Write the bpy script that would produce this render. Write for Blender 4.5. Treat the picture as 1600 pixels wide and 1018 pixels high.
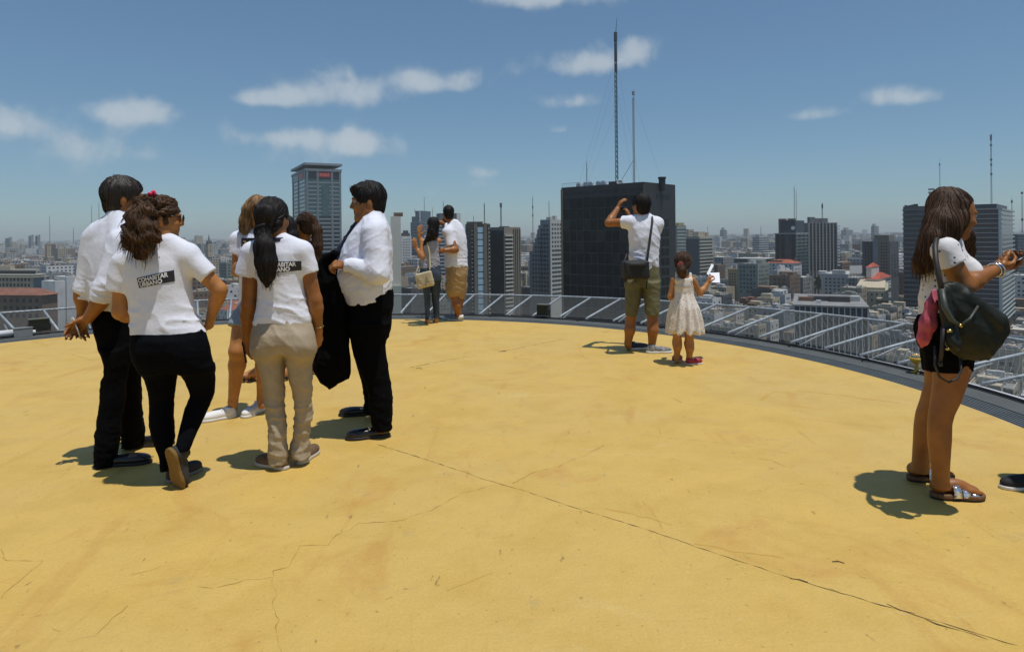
import bpy, bmesh, math, random
import numpy as np
from math import radians as R_, sin, cos, pi
from mathutils import Vector, Matrix
from mathutils.bvhtree import BVHTree

SC = bpy.context.scene
for o in list(bpy.data.objects):
    bpy.data.objects.remove(o)

# ------------------------------------------------------------------ camera
EYE, FOC, HOR, ROLL = 1.4, 1020.0, 366.0, 0.010     # eye height m; focal length and horizon in 1600 px units
cam_d = bpy.data.cameras.new('camera')
cam = bpy.data.objects.new('camera', cam_d)
SC.collection.objects.link(cam)
cam.location = (0, 0, EYE)
cam.rotation_euler = (Matrix.Rotation(R_(90), 3, 'X') @ Matrix.Rotation(-ROLL, 3, 'Z')).to_euler()
cam_d.sensor_width = 36.0
cam_d.lens = FOC / 1600 * 36
cam_d.shift_y = -(509 - HOR) / 1600
cam_d.clip_start = 0.05
cam_d.clip_end = 60000
SC.camera = cam

# ------------------------------------------------------------------ light
SUNV = Vector((.27, -.24, 1.55)).normalized()
SUN_EL = math.asin(SUNV.z)
SUN_AZ = math.atan2(SUNV.x, SUNV.y)
world = bpy.data.worlds.new('World')
SC.world = world
world.use_nodes = True
SKY_STRENGTH = 0.118
sun_d = bpy.data.lights.new('sun', 'SUN')
sun_d.energy = 3.5
sun_d.angle = R_(0.53)
sun_d.color = (1.0, 0.965, 0.91)
sun = bpy.data.objects.new('sun', sun_d)
SC.collection.objects.link(sun)
sun.rotation_euler = SUNV.to_track_quat('Z', 'Y').to_euler()
sun.location = (20, -20, 60)

SC.view_settings.view_transform = 'Standard'
SC.view_settings.look = 'None'
SC.view_settings.exposure = 0.0
SC.view_settings.gamma = 1.0
SC.view_settings.use_curve_mapping = False
SC.render.engine = 'CYCLES'
cy = SC.cycles
cy.use_denoising = True
cy.max_bounces = 5
cy.diffuse_bounces = 2
cy.glossy_bounces = 2
cy.transmission_bounces = 3
cy.transparent_max_bounces = 12
cy.volume_bounces = 0
cy.caustics_reflective = False
cy.caustics_refractive = False
cy.sample_clamp_indirect = 4

def build_world():
    nt = world.node_tree
    N, L = nt.nodes, nt.links
    N.clear()
    out = N.new('ShaderNodeOutputWorld')
    bg = N.new('ShaderNodeBackground')
    bg.inputs['Strength'].default_value = SKY_STRENGTH
    sky = N.new('ShaderNodeTexSky')
    sky.sky_type = 'NISHITA'
    sky.sun_disc = False
    sky.sun_elevation = SUN_EL
    sky.sun_rotation = SUN_AZ
    sky.altitude = 120
    sky.air_density = 1.0
    sky.dust_density = 0.25
    sky.ozone_density = 3.0
    tc = N.new('ShaderNodeTexCoord')
    sep = N.new('ShaderNodeSeparateXYZ')
    L.new(tc.outputs['Generated'], sep.inputs[0])

    def M(op, a, b=None, c=None, clamp=False):
        n = N.new('ShaderNodeMath'); n.operation = op; n.use_clamp = clamp
        for i, v in enumerate((a, b, c)):
            if v is None: continue
            if isinstance(v, (int, float)): n.inputs[i].default_value = v
            else: L.new(v, n.inputs[i])
        return n.outputs[0]
    az = M('ARCTAN2', sep.outputs[0], sep.outputs[1])
    el = M('ARCSINE', sep.outputs[2])
    # the same run of small fair-weather clouds goes on round the whole sky
    azw = M('SUBTRACT', M('PINGPONG', M('ADD', az, R_(45 + 360)), R_(90)), R_(45))
    nz = N.new('ShaderNodeTexNoise'); nz.noise_dimensions = '3D'
    nz.inputs['Scale'].default_value = 17.0; nz.inputs['Detail'].default_value = 8.0; nz.inputs['Roughness'].default_value = .52; nz.inputs['Distortion'].default_value = .1
    mp = N.new('ShaderNodeMapping'); mp.inputs['Scale'].default_value = (1, 1, .9)
    L.new(tc.outputs['Generated'], mp.inputs[0]); L.new(mp.outputs[0], nz.inputs['Vector'])
    nf = nz.outputs[0]
    tot = None
    for (px, py, wx, wy, amp) in CLOUDS:
        u, v = px - 800, py - HOR
        u, v = u - ROLL * v, v + ROLL * u
        a0 = math.atan2(u, FOC); r = math.hypot(u, FOC); e0 = math.atan2(-v, r)
        wa = wx / FOC * cos(a0) ** 2; we = wy / r * cos(e0) ** 2
        da = M('MULTIPLY', M('SUBTRACT', azw, a0), 1 / wa)
        dl = M('MULTIPLY', M('SUBTRACT', el, e0), 1 / we)
        dl = M('MAXIMUM', dl, M('MULTIPLY', dl, -1.5))       # flatter below
        q = M('ADD', M('MULTIPLY', da, da), M('MULTIPLY', dl, dl))
        g = M('MULTIPLY', M('POWER', 2.718, M('MULTIPLY', q, -1.0)), amp)
        tot = g if tot is None else M('ADD', tot, g)
    base = M('ADD', M('MULTIPLY', M('SUBTRACT', nf, .5), 2.0), M('SUBTRACT', tot, .42))
    mr = N.new('ShaderNodeMapRange'); mr.interpolation_type = 'SMOOTHSTEP'
    gate = M('MULTIPLY', tot, 2.2, clamp=True)
    L.new(base, mr.inputs[0]); mr.inputs[1].default_value = -.14; mr.inputs[2].default_value = .55
    fac = M('MULTIPLY', M('MULTIPLY', mr.outputs[0], gate), .62)
    shade = N.new('ShaderNodeMapRange'); L.new(base, shade.inputs[0])
    shade.inputs[1].default_value = 0; shade.inputs[2].default_value = .9
    cr = N.new('ShaderNodeMix'); cr.data_type = 'RGBA'
    L.new(shade.outputs[0], cr.inputs[0])
    cr.inputs[6].default_value = (*CLOUD_LO, 1); cr.inputs[7].default_value = (*CLOUD_HI, 1)
    gm = N.new('ShaderNodeGamma'); gm.inputs[1].default_value = .7; L.new(sky.outputs[0], gm.inputs[0])
    tint = N.new('ShaderNodeMix'); tint.data_type = 'RGBA'; tint.blend_type = 'MULTIPLY'; tint.inputs[0].default_value = 1
    L.new(gm.outputs[0], tint.inputs[6]); tint.inputs[7].default_value = (.76, 1.0, 1.17, 1)
    mix = N.new('ShaderNodeMix'); mix.data_type = 'RGBA'
    L.new(fac, mix.inputs[0]); L.new(tint.outputs[2], mix.inputs[6]); L.new(cr.outputs[2], mix.inputs[7])
    L.new(mix.outputs[2], bg.inputs['Color'])
    L.new(bg.outputs[0], out.inputs['Surface'])
# px, py, half width, half height, strength (directions on the sky, 1600 px units)
CLOUDS = [(855, -4, 105, 30, 1.1), (900, 100, 100, 34, 1.0), (985, 80, 26, 34, .8), (890, 158, 80, 20, .8), (868, 203, 34, 11, .6),
          (530, 146, 95, 40, 1.05), (690, 132, 70, 26, .95), (410, 156, 60, 18, .7), (440, 214, 90, 22, .75), (560, 226, 70, 26, .8),
          (190, 178, 75, 26, .75), (10, 196, 70, 36, .85), (160, 232, 150, 42, .36), (430, 246, 170, 40, .34), (1390, 152, 80, 22, .62), (1435, 156, 44, 16, .6),
          (1278, 180, 46, 14, .7), (765, 270, 60, 14, .5), (740, 288, 60, 12, .42), (40, 262, 150, 40, .32), (670, 302, 50, 11, .38), (270, 175, 90, 24, .4)]
CLOUD_LO, CLOUD_HI = (3.9, 4.5, 4.9), (5.3, 5.6, 5.8)
build_world()
# ------------------------------------------------------------------ helpers
def at(px, py, Y):
    """the point at depth Y seen in direction (px, py) of the 1600 x 1018 view"""
    u, v = px - 800, py - HOR
    u, v = u - ROLL * v, v + ROLL * u
    return np.array((u / FOC * Y, Y, EYE - v / FOC * Y))
def gnd(px, py, z=0.0):
    u, v = px - 800, py - HOR
    u, v = u - ROLL * v, v + ROLL * u
    Y = (EYE - z) * FOC / v
    return np.array((u / FOC * Y, Y, z))

def tag(o, label=None, cat=None, group=None, kind=None):
    if label: o['label'] = label
    if cat: o['category'] = cat
    if group: o['group'] = group
    if kind: o['kind'] = kind
    return o
def empty(name, loc, label=None, cat=None, group=None):
    o = bpy.data.objects.new(name, None)
    o.empty_display_size = .1
    SC.collection.objects.link(o)
    o.location = Vector([float(c) for c in loc])
    return tag(o, label, cat, group)
def link(name, me, parent=None, loc=None):
    o = bpy.data.objects.new(name, me)
    SC.collection.objects.link(o)
    if parent is not None: o.parent = parent
    if loc is not None: o.location = loc
    return o
def mesh(name, V, F, mats, smooth=False, mi=None, origin=None):
    me = bpy.data.meshes.new(name)
    V = np.asarray(V, dtype=np.float64)
    if origin is not None: V = V - np.asarray(origin, dtype=np.float64)
    me.from_pydata(V.tolist() if len(V) < 2000 else V, [], F if isinstance(F, np.ndarray) else [list(f) for f in F])
    for m in (mats if isinstance(mats, (list, tuple)) else [mats]): me.materials.append(m)
    if mi is not None: me.polygons.foreach_set('material_index', np.asarray(mi, dtype=np.int32))
    if smooth: me.polygons.foreach_set('use_smooth', np.ones(len(me.polygons), dtype=bool))
    me.update()
    return me
def obj(name, V, F, mats, parent=None, smooth=False, mi=None):
    """verts in world coordinates; the parent, if any, is an unrotated Empty or object"""
    org = None
    if parent is not None:
        org = np.array(wloc(parent))
    me = mesh(name, V, F, mats, smooth, mi, org)
    return link(name, me, parent)
def wloc(o):
    p = Vector((0, 0, 0))
    while o is not None:
        p = p + Vector(o.location); o = o.parent
    return p

class MB:
    """collects simple shapes into one mesh"""
    def __init__(s): s.V = []; s.F = []; s.I = []; s.m = 0
    def add(s, V, F):
        n = len(s.V)
        s.V.extend([tuple(map(float, v)) for v in V]); s.F.extend([tuple(i + n for i in f) for f in F]); s.I.extend([s.m] * len(F))
        return s
    def box(s, x0, x1, y0, y1, z0, z1, M=None):
        V = [(x, y, z) for z in (z0, z1) for y in (y0, y1) for x in (x0, x1)]
        if M is not None: V = [M @ Vector(v) for v in V]
        return s.add(V, [(0, 2, 3, 1), (4, 5, 7, 6), (0, 1, 5, 4), (2, 6, 7, 3), (0, 4, 6, 2), (1, 3, 7, 5)])
    def prism(s, P, z0, z1, cap=True):
        n = len(P)
        V = [(x, y, z0) for x, y in P] + [(x, y, z1) for x, y in P]
        F = [(i, (i + 1) % n, n + (i + 1) % n, n + i) for i in range(n)]
        if cap: F += [tuple(range(n, 2 * n)), tuple(reversed(range(n)))]
        return s.add(V, F)
    def tube(s, pts, r, n=6, cap=True):
        pts = [Vector([float(c) for c in p]) for p in pts]
        rs = r if isinstance(r, (list, tuple)) else [r] * len(pts)
        V = []; ref = None
        for i, p in enumerate(pts):
            d = (pts[min(i + 1, len(pts) - 1)] - pts[max(i - 1, 0)])
            d = d.normalized() if d.length > 1e-9 else Vector((0, 0, 1))
            if ref is None: ref = Vector((0, 0, 1)) if abs(d.z) < .9 else Vector((1, 0, 0))
            u = d.cross(ref)
            if u.length < 1e-5: u = d.cross(Vector((.3, .8, .5)))
            u.normalize(); w = d.cross(u); ref = u.cross(d)
            for k in range(n):
                a = 2 * pi * k / n
                V.append(p + (u * cos(a) + w * sin(a)) * rs[i])
        F = [(i * n + k, i * n + (k + 1) % n, (i + 1) * n + (k + 1) % n, (i + 1) * n + k) for i in range(len(pts) - 1) for k in range(n)]
        if cap: F += [tuple(reversed(range(n))), tuple(range((len(pts) - 1) * n, len(pts) * n))]
        return s.add(V, F)
    def ring(s, c, prof, a0, a1, n, close=False):
        """sweeps the profile [(r, z)...] about the vertical axis at c"""
        V = []; m = len(prof)
        for i in range(n + 1):
            a = a0 + (a1 - a0) * i / n
            V += [(c[0] + r * cos(a), c[1] + r * sin(a), z) for r, z in prof]
        F = []
        for i in range(n):
            for k in range(m if close else m - 1):
                F.append((i * m + k, (i + 1) * m + k, (i + 1) * m + (k + 1) % m, i * m + (k + 1) % m))
        return s.add(V, F)
    def build(s, name, mats, parent=None, smooth=False):
        return obj(name, s.V, s.F, mats, parent, smooth, s.I if isinstance(mats, (list, tuple)) else None)

# ------------------------------------------------------------------ materials
MATS = {}
def mat(name, col, rough=.6, metal=0.0, var=.0, vscale=8.0, bump=0.0, bscale=40.0, spec=.5, coord='Object', sss=0.0, stretch=None, col2=None, alpha=1.0, trans=0.0, emit=None, sheen=0.0):
    if name in MATS: return MATS[name]
    m = bpy.data.materials.new(name); m.use_nodes = True
    nt = m.node_tree; N, L = nt.nodes, nt.links
    b = N['Principled BSDF']
    b.inputs['Base Color'].default_value = (*col, 1)
    b.inputs['Roughness'].default_value = rough
    b.inputs['Metallic'].default_value = metal
    b.inputs['Specular IOR Level'].default_value = spec
    if sheen: b.inputs['Sheen Weight'].default_value = sheen
    if sss:
        b.inputs['Subsurface Weight'].default_value = sss
        b.inputs['Subsurface Radius'].default_value = (.012, .005, .003)
        b.inputs['Subsurface Scale'].default_value = .5
    if trans: b.inputs['Transmission Weight'].default_value = trans
    if emit:
        b.inputs['Emission Color'].default_value = (*emit[:3], 1); b.inputs['Emission Strength'].default_value = emit[3]
    b.inputs['Alpha'].default_value = alpha
    if var or bump or col2:
        tc = N.new('ShaderNodeTexCoord'); src = tc.outputs[coord]
        if stretch:
            mp = N.new('ShaderNodeMapping'); mp.inputs['Scale'].default_value = stretch
            L.new(src, mp.inputs[0]); src = mp.outputs[0]
        if var or col2:
            nz = N.new('ShaderNodeTexNoise'); nz.inputs['Scale'].default_value = vscale; nz.inputs['Detail'].default_value = 5; nz.inputs['Roughness'].default_value = .6
            L.new(src, nz.inputs['Vector'])
            mx = N.new('ShaderNodeMix'); mx.data_type = 'RGBA'
            mr = N.new('ShaderNodeMapRange'); mr.inputs[1].default_value = .3; mr.inputs[2].default_value = .7
            L.new(nz.outputs[0], mr.inputs[0]); L.new(mr.outputs[0], mx.inputs[0])
            c2 = col2 if col2 else tuple(c * (1 + var) for c in col)
            c1 = col if col2 else tuple(c * (1 - var) for c in col)
            mx.inputs[6].default_value = (*c1, 1); mx.inputs[7].default_value = (*c2, 1)
            L.new(mx.outputs[2], b.inputs['Base Color'])
        if bump:
            n2 = N.new('ShaderNodeTexNoise'); n2.inputs['Scale'].default_value = bscale; n2.inputs['Detail'].default_value = 4
            L.new(src, n2.inputs['Vector'])
            bp = N.new('ShaderNodeBump'); bp.inputs['Strength'].default_value = bump; bp.inputs['Distance'].default_value = .02
            L.new(n2.outputs[0], bp.inputs['Height']); L.new(bp.outputs[0], b.inputs['Normal'])
    MATS[name] = m
    return m

# ------------------------------------------------------------------ signed-distance modelling (numpy surface nets)
def hash3(ix, iy, iz, seed):
    n = (ix * 374761393 + iy * 668265263 + iz * 2147483647 + seed * 1274126177) & 0x7fffffff
    n = ((n ^ (n >> 13)) * 1274126177) & 0x7fffffff
    n = n ^ (n >> 16)
    return (n & 0xffff) / 65535.0
def vnoise(x, y, z, seed=0):
    ix, iy, iz = np.floor(x).astype(np.int64), np.floor(y).astype(np.int64), np.floor(z).astype(np.int64)
    fx, fy, fz = x - ix, y - iy, z - iz
    fx, fy, fz = fx * fx * (3 - 2 * fx), fy * fy * (3 - 2 * fy), fz * fz * (3 - 2 * fz)
    r = 0
    for dx in (0, 1):
        for dy in (0, 1):
            for dz in (0, 1):
                r = r + hash3(ix + dx, iy + dy, iz + dz, seed) * (fx if dx else 1 - fx) * (fy if dy else 1 - fy) * (fz if dz else 1 - fz)
    return r * 2 - 1
def V3(*a): return np.array(a if len(a) > 1 else a[0], dtype=np.float64)
def unit(v): v = np.asarray(v, float); return v / max(1e-9, np.linalg.norm(v))
def nets(F, lo, h):
    S = F < 0
    nx, ny, nz = F.shape
    c = S[:-1, :-1, :-1].astype(np.int8)
    cnt = np.zeros((nx - 1, ny - 1, nz - 1), np.int8)
    for a in (0, 1):
        for b in (0, 1):
            for d in (0, 1):
                cnt += S[a:nx - 1 + a, b:ny - 1 + b, d:nz - 1 + d]
    act = (cnt > 0) & (cnt < 8)
    I = np.argwhere(act)
    idx = -np.ones(act.shape, np.int64); idx[act] = np.arange(len(I))
    acc = np.zeros((len(I), 3)); num = np.zeros(len(I))
    cor = [(0, 0, 0), (1, 0, 0), (0, 1, 0), (1, 1, 0), (0, 0, 1), (1, 0, 1), (0, 1, 1), (1, 1, 1)]
    for a, b in ((0, 1), (2, 3), (4, 5), (6, 7), (0, 2), (1, 3), (4, 6), (5, 7), (0, 4), (1, 5), (2, 6), (3, 7)):
        ca, cb = np.array(cor[a]), np.array(cor[b])
        fa = F[tuple((I + ca).T)]; fb = F[tuple((I + cb).T)]
        m = (fa < 0) != (fb < 0)
        t = np.where(m, fa / np.where(m, fa - fb, 1), 0)
        acc += np.where(m[:, None], ca + (cb - ca) * t[:, None], 0); num += m
    V = lo + (I + acc / num[:, None]) * h
    Q = []
    for ax in range(3):
        sl0 = [slice(None)] * 3; sl1 = [slice(None)] * 3
        sl0[ax] = slice(0, -1); sl1[ax] = slice(1, None)
        s0, s1 = S[tuple(sl0)], S[tuple(sl1)]
        E = np.argwhere(s0 != s1)
        o1, o2 = [(1, 2), (2, 0), (0, 1)][ax]
        ok = (E[:, o1] > 0) & (E[:, o2] > 0) & (E[:, o1] < F.shape[o1] - 1) & (E[:, o2] < F.shape[o2] - 1)
        E = E[ok]
        def cell(d1, d2):
            q = E.copy(); q[:, o1] += d1; q[:, o2] += d2
            return idx[tuple(q.T)]
        q = np.stack([cell(-1, -1), cell(0, -1), cell(0, 0), cell(-1, 0)], 1)
        fl = ~s0[tuple(E.T)]
        q[fl] = q[fl][:, ::-1]
        Q.append(q)
    return V, np.concatenate(Q)

class SDF:
    def __init__(s): s.p = []; s.d = []
    def add(s, fn, lo, hi, k, op='u'): s.p.append((fn, np.asarray(lo, float), np.asarray(hi, float), k, op)); return s
    def cone(s, a, b, ra, rb=None, k=.02, op='u', flat=None, cap=False):
        a, b = V3(a), V3(b); rb = ra if rb is None else rb
        ab = b - a; L2 = max(1e-9, ab @ ab); m = max(ra, rb)
        def fn(X, Y, Z):
            px, py, pz = X - a[0], Y - a[1], Z - a[2]
            t0 = (px * ab[0] + py * ab[1] + pz * ab[2]) / L2
            t = np.clip(t0, 0, 1)
            dx, dy, dz = px - t * ab[0], py - t * ab[1], pz - t * ab[2]
            q = dx * dx + dy * dy + dz * dz
            if flat is not None:      # squash along a direction
                n, f = flat
                w = dx * n[0] + dy * n[1] + dz * n[2]
                q = q + w * w * (f * f - 1)
            d = np.sqrt(q) - (ra + t * (rb - ra))
            return np.maximum(d, (t0 - 1) * math.sqrt(L2)) if cap else d
        return s.add(fn, np.minimum(a, b) - m, np.maximum(a, b) + m, k, op)
    def chain(s, pts, rs, k=.02, op='u', flat=None):
        for i in range(len(pts) - 1): s.cone(pts[i], pts[i + 1], rs[i], rs[i + 1], k, op, flat)
        return s
    def ell(s, c, r, ax=None, k=.02, op='u'):
        c = V3(c); r = V3(r); A = np.eye(3) if ax is None else np.asarray(ax, float)
        m = max(r)
        def fn(X, Y, Z):
            x, y, z = X - c[0], Y - c[1], Z - c[2]
            u = [(x * A[i][0] + y * A[i][1] + z * A[i][2]) / r[i] for i in range(3)]
            k0 = np.sqrt(u[0] ** 2 + u[1] ** 2 + u[2] ** 2) + 1e-9
            k1 = np.sqrt((u[0] / r[0]) ** 2 + (u[1] / r[1]) ** 2 + (u[2] / r[2]) ** 2) + 1e-9
            return k0 * (k0 - 1) / k1
        return s.add(fn, c - m, c + m, k, op)
    def loft(s, st, k=.02, op='u', grow=0.0, pw=2.0, yaw=0.0, cap=None):
        """st: rows (z, cx, cy, half width, half depth) of a body running up the z axis"""
        st = sorted([tuple(map(float, r)) for r in st])
        A = np.array(st); z = A[:, 0]
        zz = np.linspace(z[0], z[-1], 160)
        B = np.stack([np.interp(zz, z, A[:, i]) for i in range(1, 5)])
        w = max(3, int(160 * .03 / max(.02, z[-1] - z[0])) | 1)
        if w > 3:
            kr = np.hanning(w + 2)[1:-1]; kr /= kr.sum()
            B = np.stack([np.convolve(np.pad(b, w // 2, mode='edge'), kr, 'valid') for b in B])
        cy_, sy_ = cos(yaw), sin(yaw)
        z0, z1 = z[0] - grow * (grow > 0), z[-1] + grow * (grow > 0)
        def fn(X, Y, Z):
            Zc = Z[0, 0, :] if Z.ndim == 3 else Z
            cx, cy2, ru, rv = [np.interp(Zc, zz, b) for b in B]
            ru = np.maximum(ru + grow, .004); rv = np.maximum(rv + grow, .004)
            x, y = X - cx, Y - cy2
            u, v = x * cy_ + y * sy_, -x * sy_ + y * cy_
            if pw == 2.0:
                k0 = np.sqrt((u / ru) ** 2 + (v / rv) ** 2) + 1e-6
            else:
                k0 = (np.abs(u / ru) ** pw + np.abs(v / rv) ** pw) ** (1 / pw) + 1e-6
            k1 = np.sqrt((u / ru ** 2) ** 2 + (v / rv ** 2) ** 2) + 1e-6
            d = np.where(k0 > .15, k0 * (k0 - 1) / k1, -np.minimum(ru, rv) * .85)
            if pw != 2.0: d = (k0 - 1) * np.minimum(ru, rv)
            return np.maximum(d, np.maximum(z0 - Z, Z - z1))
        m = A[:, 3:5].max() + abs(grow)
        lo = (A[:, 1].min() - m, A[:, 2].min() - m, z0); hi = (A[:, 1].max() + m, A[:, 2].max() + m, z1)
        return s.add(fn, lo, hi, k, op)
    def plane(s, p, n, k=.004):
        """cuts away what lies on the side n points to"""
        p, n = V3(p), unit(n)
        return s.add(lambda X, Y, Z: (X - p[0]) * n[0] + (Y - p[1]) * n[1] + (Z - p[2]) * n[2], (0, 0, 0), (0, 0, 0), k, 'i')
    def disp(s, fn): s.d.append(fn); return s
    def solve(s, h):
        us = [p for p in s.p if p[4] == 'u']
        lo = np.min([p[1] for p in us], 0) - 3 * h - .012; hi = np.max([p[2] for p in us], 0) + 3 * h + .012
        n = np.ceil((hi - lo) / h).astype(int) + 1
        ax = [lo[i] + np.arange(n[i]) * h for i in range(3)]
        F = np.full(n, 1.0, np.float32)
        for fn, a, b, k, op in s.p:
            if op == 'i':
                X, Y, Z = ax[0][:, None, None], ax[1][None, :, None], ax[2][None, None, :]
                d = fn(X, Y, Z)
                F = np.maximum(F, d).astype(np.float32); continue
            mg = k + 3 * h + .012
            i0 = np.clip(np.floor((a - mg - lo) / h).astype(int), 0, n - 1); i1 = np.clip(np.ceil((b + mg - lo) / h).astype(int) + 1, 1, n)
            sl = tuple(slice(i0[i], i1[i]) for i in range(3))
            X, Y, Z = ax[0][sl[0]][:, None, None], ax[1][sl[1]][None, :, None], ax[2][sl[2]][None, None, :]
            d = fn(X, Y, Z)
            G = F[sl]
            if op == 'u':
                q = np.clip(.5 + .5 * (G - d) / k, 0, 1)
                F[sl] = np.where(np.abs(G - d) < k, G + (d - G) * q - k * q * (1 - q), np.minimum(G, d))
            else:
                d = -d
                q = np.clip(.5 - .5 * (G - d) / k, 0, 1)
                F[sl] = np.where(np.abs(G - d) < k, G + (d - G) * q + k * q * (1 - q), np.maximum(G, d))
        if s.d:
            I = np.argwhere(np.abs(F) < .035)
            X, Y, Z = [ax[i][I[:, i]] for i in range(3)]
            t = tuple(I.T)
            for fn in s.d: F[t] += fn(X, Y, Z)
        return nets(F, lo, h)
    def build(s, name, m, parent, h, mi=None):
        V, Q = s.solve(h)
        idx = mi(V, Q) if mi else None
        return obj(name, V, Q, m, parent, True, idx)
# ------------------------------------------------------------------ the city below
GZ = -75.0
HTAN = R_(43)                                   # yaw of the street grid
LD = np.array((-cos(HTAN), sin(HTAN))); RD = np.array((sin(HTAN), cos(HTAN)))
WALLS = {'cream': (.46, .39, .28), 'grey': (.27, .27, .265), 'white': (.62, .61, .58), 'brown': (.20, .135, .09), 'beige': (.40, .335, .24), 'ochre': (.40, .29, .13),
         'pale grey': (.40, .405, .40), 'dark grey': (.10, .105, .11), 'brick red': (.22, .095, .06), 'bluish grey': (.19, .225, .25), 'greenish grey': (.24, .27, .235)}
ROOFS = {'grey': (.22, .22, .215), 'dark': (.065, .065, .065), 'red tile': (.30, .085, .045), 'pale': (.45, .44, .41), 'rusty': (.20, .115, .075), 'silver': (.55, .56, .57)}
def wallm(k): return mat('wall_' + k.replace(' ', '_'), WALLS[k], .85, var=.16, vscale=.12, bump=.1, bscale=1.5)
def roofm(k): return mat('roof_' + k.replace(' ', '_'), ROOFS[k], .85, var=.25, vscale=.15, bump=.1, bscale=1.5)
GLASS = lambda: mat('window_glass', (.022, .028, .033), .12, var=.5, vscale=.35, spec=.6)
GLASSB = lambda: mat('blue_glass', (.035, .075, .11), .1, var=.3, vscale=.2, spec=.7)
GLASST = lambda: mat('teal_glass', (.05, .095, .10), .12, var=.3, vscale=.2, spec=.7)
FRAME = lambda: mat('mullion_grey', (.13, .14, .14), .5, .3)

m = MB(); m.add([(-30000, -3000, GZ), (30000, -3000, GZ), (30000, 45000, GZ), (-30000, 45000, GZ)], [(0, 1, 2, 3)])
tag(m.build('ground', mat('city_ground', (.085, .088, .08), .95, col2=(.16, .15, .125), vscale=.004)), 'far flat ground of the city', kind='structure')

class Bld:
    """a rotated box building whose near corner is seen at (xc, yt) from the deck, faces running to x0 and x1"""
    def __init__(s, xc, yt, Y, x0, x1, yaw=None, dmin=6.0, base=GZ):
        a = HTAN if yaw is None else R_(yaw)
        s.ld = np.array((-cos(a), sin(a))); s.rd = np.array((sin(a), cos(a)))
        c = at(xc, yt, Y); s.c = c[:2]; s.zt = c[2]; s.zb = base; s.Y = Y
        def ln(px, d):
            v = px - 800 - ROLL * (yt - HOR); k = v / FOC
            den = d[0] - k * d[1]
            return abs((k * s.c[1] - s.c[0]) / den) if abs(den) > 1e-3 else dmin
        s.L = max(dmin, ln(x0, s.ld)); s.R = max(dmin, min(90, ln(x1, s.rd))) if x1 > xc + 1 else dmin * 2.5
    def px(s, n): return n * s.Y / FOC
    def w(s, u, v, z): q = s.c + s.ld * u + s.rd * v; return (q[0], q[1], z)
    def box(s, m, u0, u1, v0, v1, z0, z1):
        V = [s.w(u, v, z) for z in (z0, z1) for v in (v0, v1) for u in (u0, u1)]
        return m.add(V, [(0, 1, 3, 2), (4, 6, 7, 5), (0, 4, 5, 1), (2, 3, 7, 6), (0, 2, 6, 4), (1, 5, 7, 3)])
    def fbox(s, m, side, t0, t1, z0, z1, o0, o1):
        """a box on a face: side 'L' or 'R', t along it from the corner, standing o0..o1 proud"""
        return s.box(m, t0, t1, -o1, -o0, z0, z1) if side == 'L' else s.box(m, -o1, -o0, t0, t1, z0, z1)
    def root(s, name, label, cat='building', group=None):
        s.o = empty(name, (s.c[0], s.c[1], s.zb), label, cat, group); return s.o
    def body(s, mt, zt=None, u=(0, None), v=(0, None), z0=None, name='wall', rf=None):
        m = MB(); u1 = s.L if u[1] is None else u[1]; v1 = s.R if v[1] is None else v[1]; z1 = s.zt if zt is None else zt
        s.box(m, u[0], u1, v[0], v1, s.zb if z0 is None else z0, z1)
        return m.build(name, mt, s.o)
    def part(s, name, m, mt, stuff=False):
        o = m.build(name, mt, s.o)
        if stuff: o['kind'] = 'stuff'
        return o
    def windows(s, sides, nf, fh, top, sp, ww, wh, mt=None, z_from=None, inset=(1.0, 1.0), rng=None, skip=0.0, name='windows', proud=.06):
        m = MB()
        for sd in sides:
            Ln = s.L if sd == 'L' else s.R
            n = max(1, int((Ln - inset[0] - inset[1]) / sp)); off = (Ln - n * sp) / 2
            zt = (s.zt if z_from is None else z_from) - top
            for f in range(nf):
                z1 = zt - f * fh
                for i in range(n):
                    if rng is not None and rng.random() < skip: continue
                    t = off + (i + .5) * sp
                    a, b_, zz = t - ww / 2, t + ww / 2, z1 - wh
                    if sd == 'L': P = [s.w(a, -proud, zz), s.w(b_, -proud, zz), s.w(b_, -proud, z1), s.w(a, -proud, z1)]; m.add(P, [(0, 3, 2, 1), (0, 1, 2, 3)][:1])
                    else: P = [s.w(-proud, a, zz), s.w(-proud, b_, zz), s.w(-proud, b_, z1), s.w(-proud, a, z1)]; m.add(P, [(0, 1, 2, 3)])
        return s.part(name, m, GLASS() if mt is None else mt, True) if m.V else None
    def bands(s, sides, n, fh, top, bh, mt, out=.35, name='floor_slab', singly=True, e=.3):
        """spandrel slabs of the storeys, one object each"""
        for f in range(n):
            z1 = s.zt - top - f * fh
            m = MB()
            if len(sides) == 2: s.box(m, -out, s.L + out, -out, s.R + out, z1 - bh, z1)
            else: s.fbox(m, sides, -e, (s.L if sides == 'L' else s.R) + e, z1 - bh, z1, .02, out)
            s.part(name, m, mt)
    def ribs(s, sd, n, w, d, mt, z0, z1, name='pier', inset=0.0):
        Ln = s.L if sd == 'L' else s.R
        for i in range(n):
            t = inset + (Ln - 2 * inset - w) * i / max(1, n - 1); m = MB(); s.fbox(m, sd, t, t + w, z0, z1, .02, d); s.part(name, m, mt)
    def parapet(s, mt, h=1.0, t=.35, zt=None):
        z = s.zt if zt is None else zt; m = MB()
        s.box(m, 0, s.L, 0, t, z + .002, z + h); s.box(m, 0, s.L, s.R - t, s.R, z + .002, z + h); s.box(m, 0, t, t + .002, s.R - t - .002, z + .002, z + h); s.box(m, s.L - t, s.L, t + .002, s.R - t - .002, z + .002, z + h)
        return s.part('parapet', m, mt)
    def hut(s, u, v, w, d, h, mt, name='roof_hut', z=None):
        m = MB(); z = s.zt if z is None else z; s.box(m, u, u + w, v, v + d, z + .003, z + h); return s.part(name, m, mt)
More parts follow.
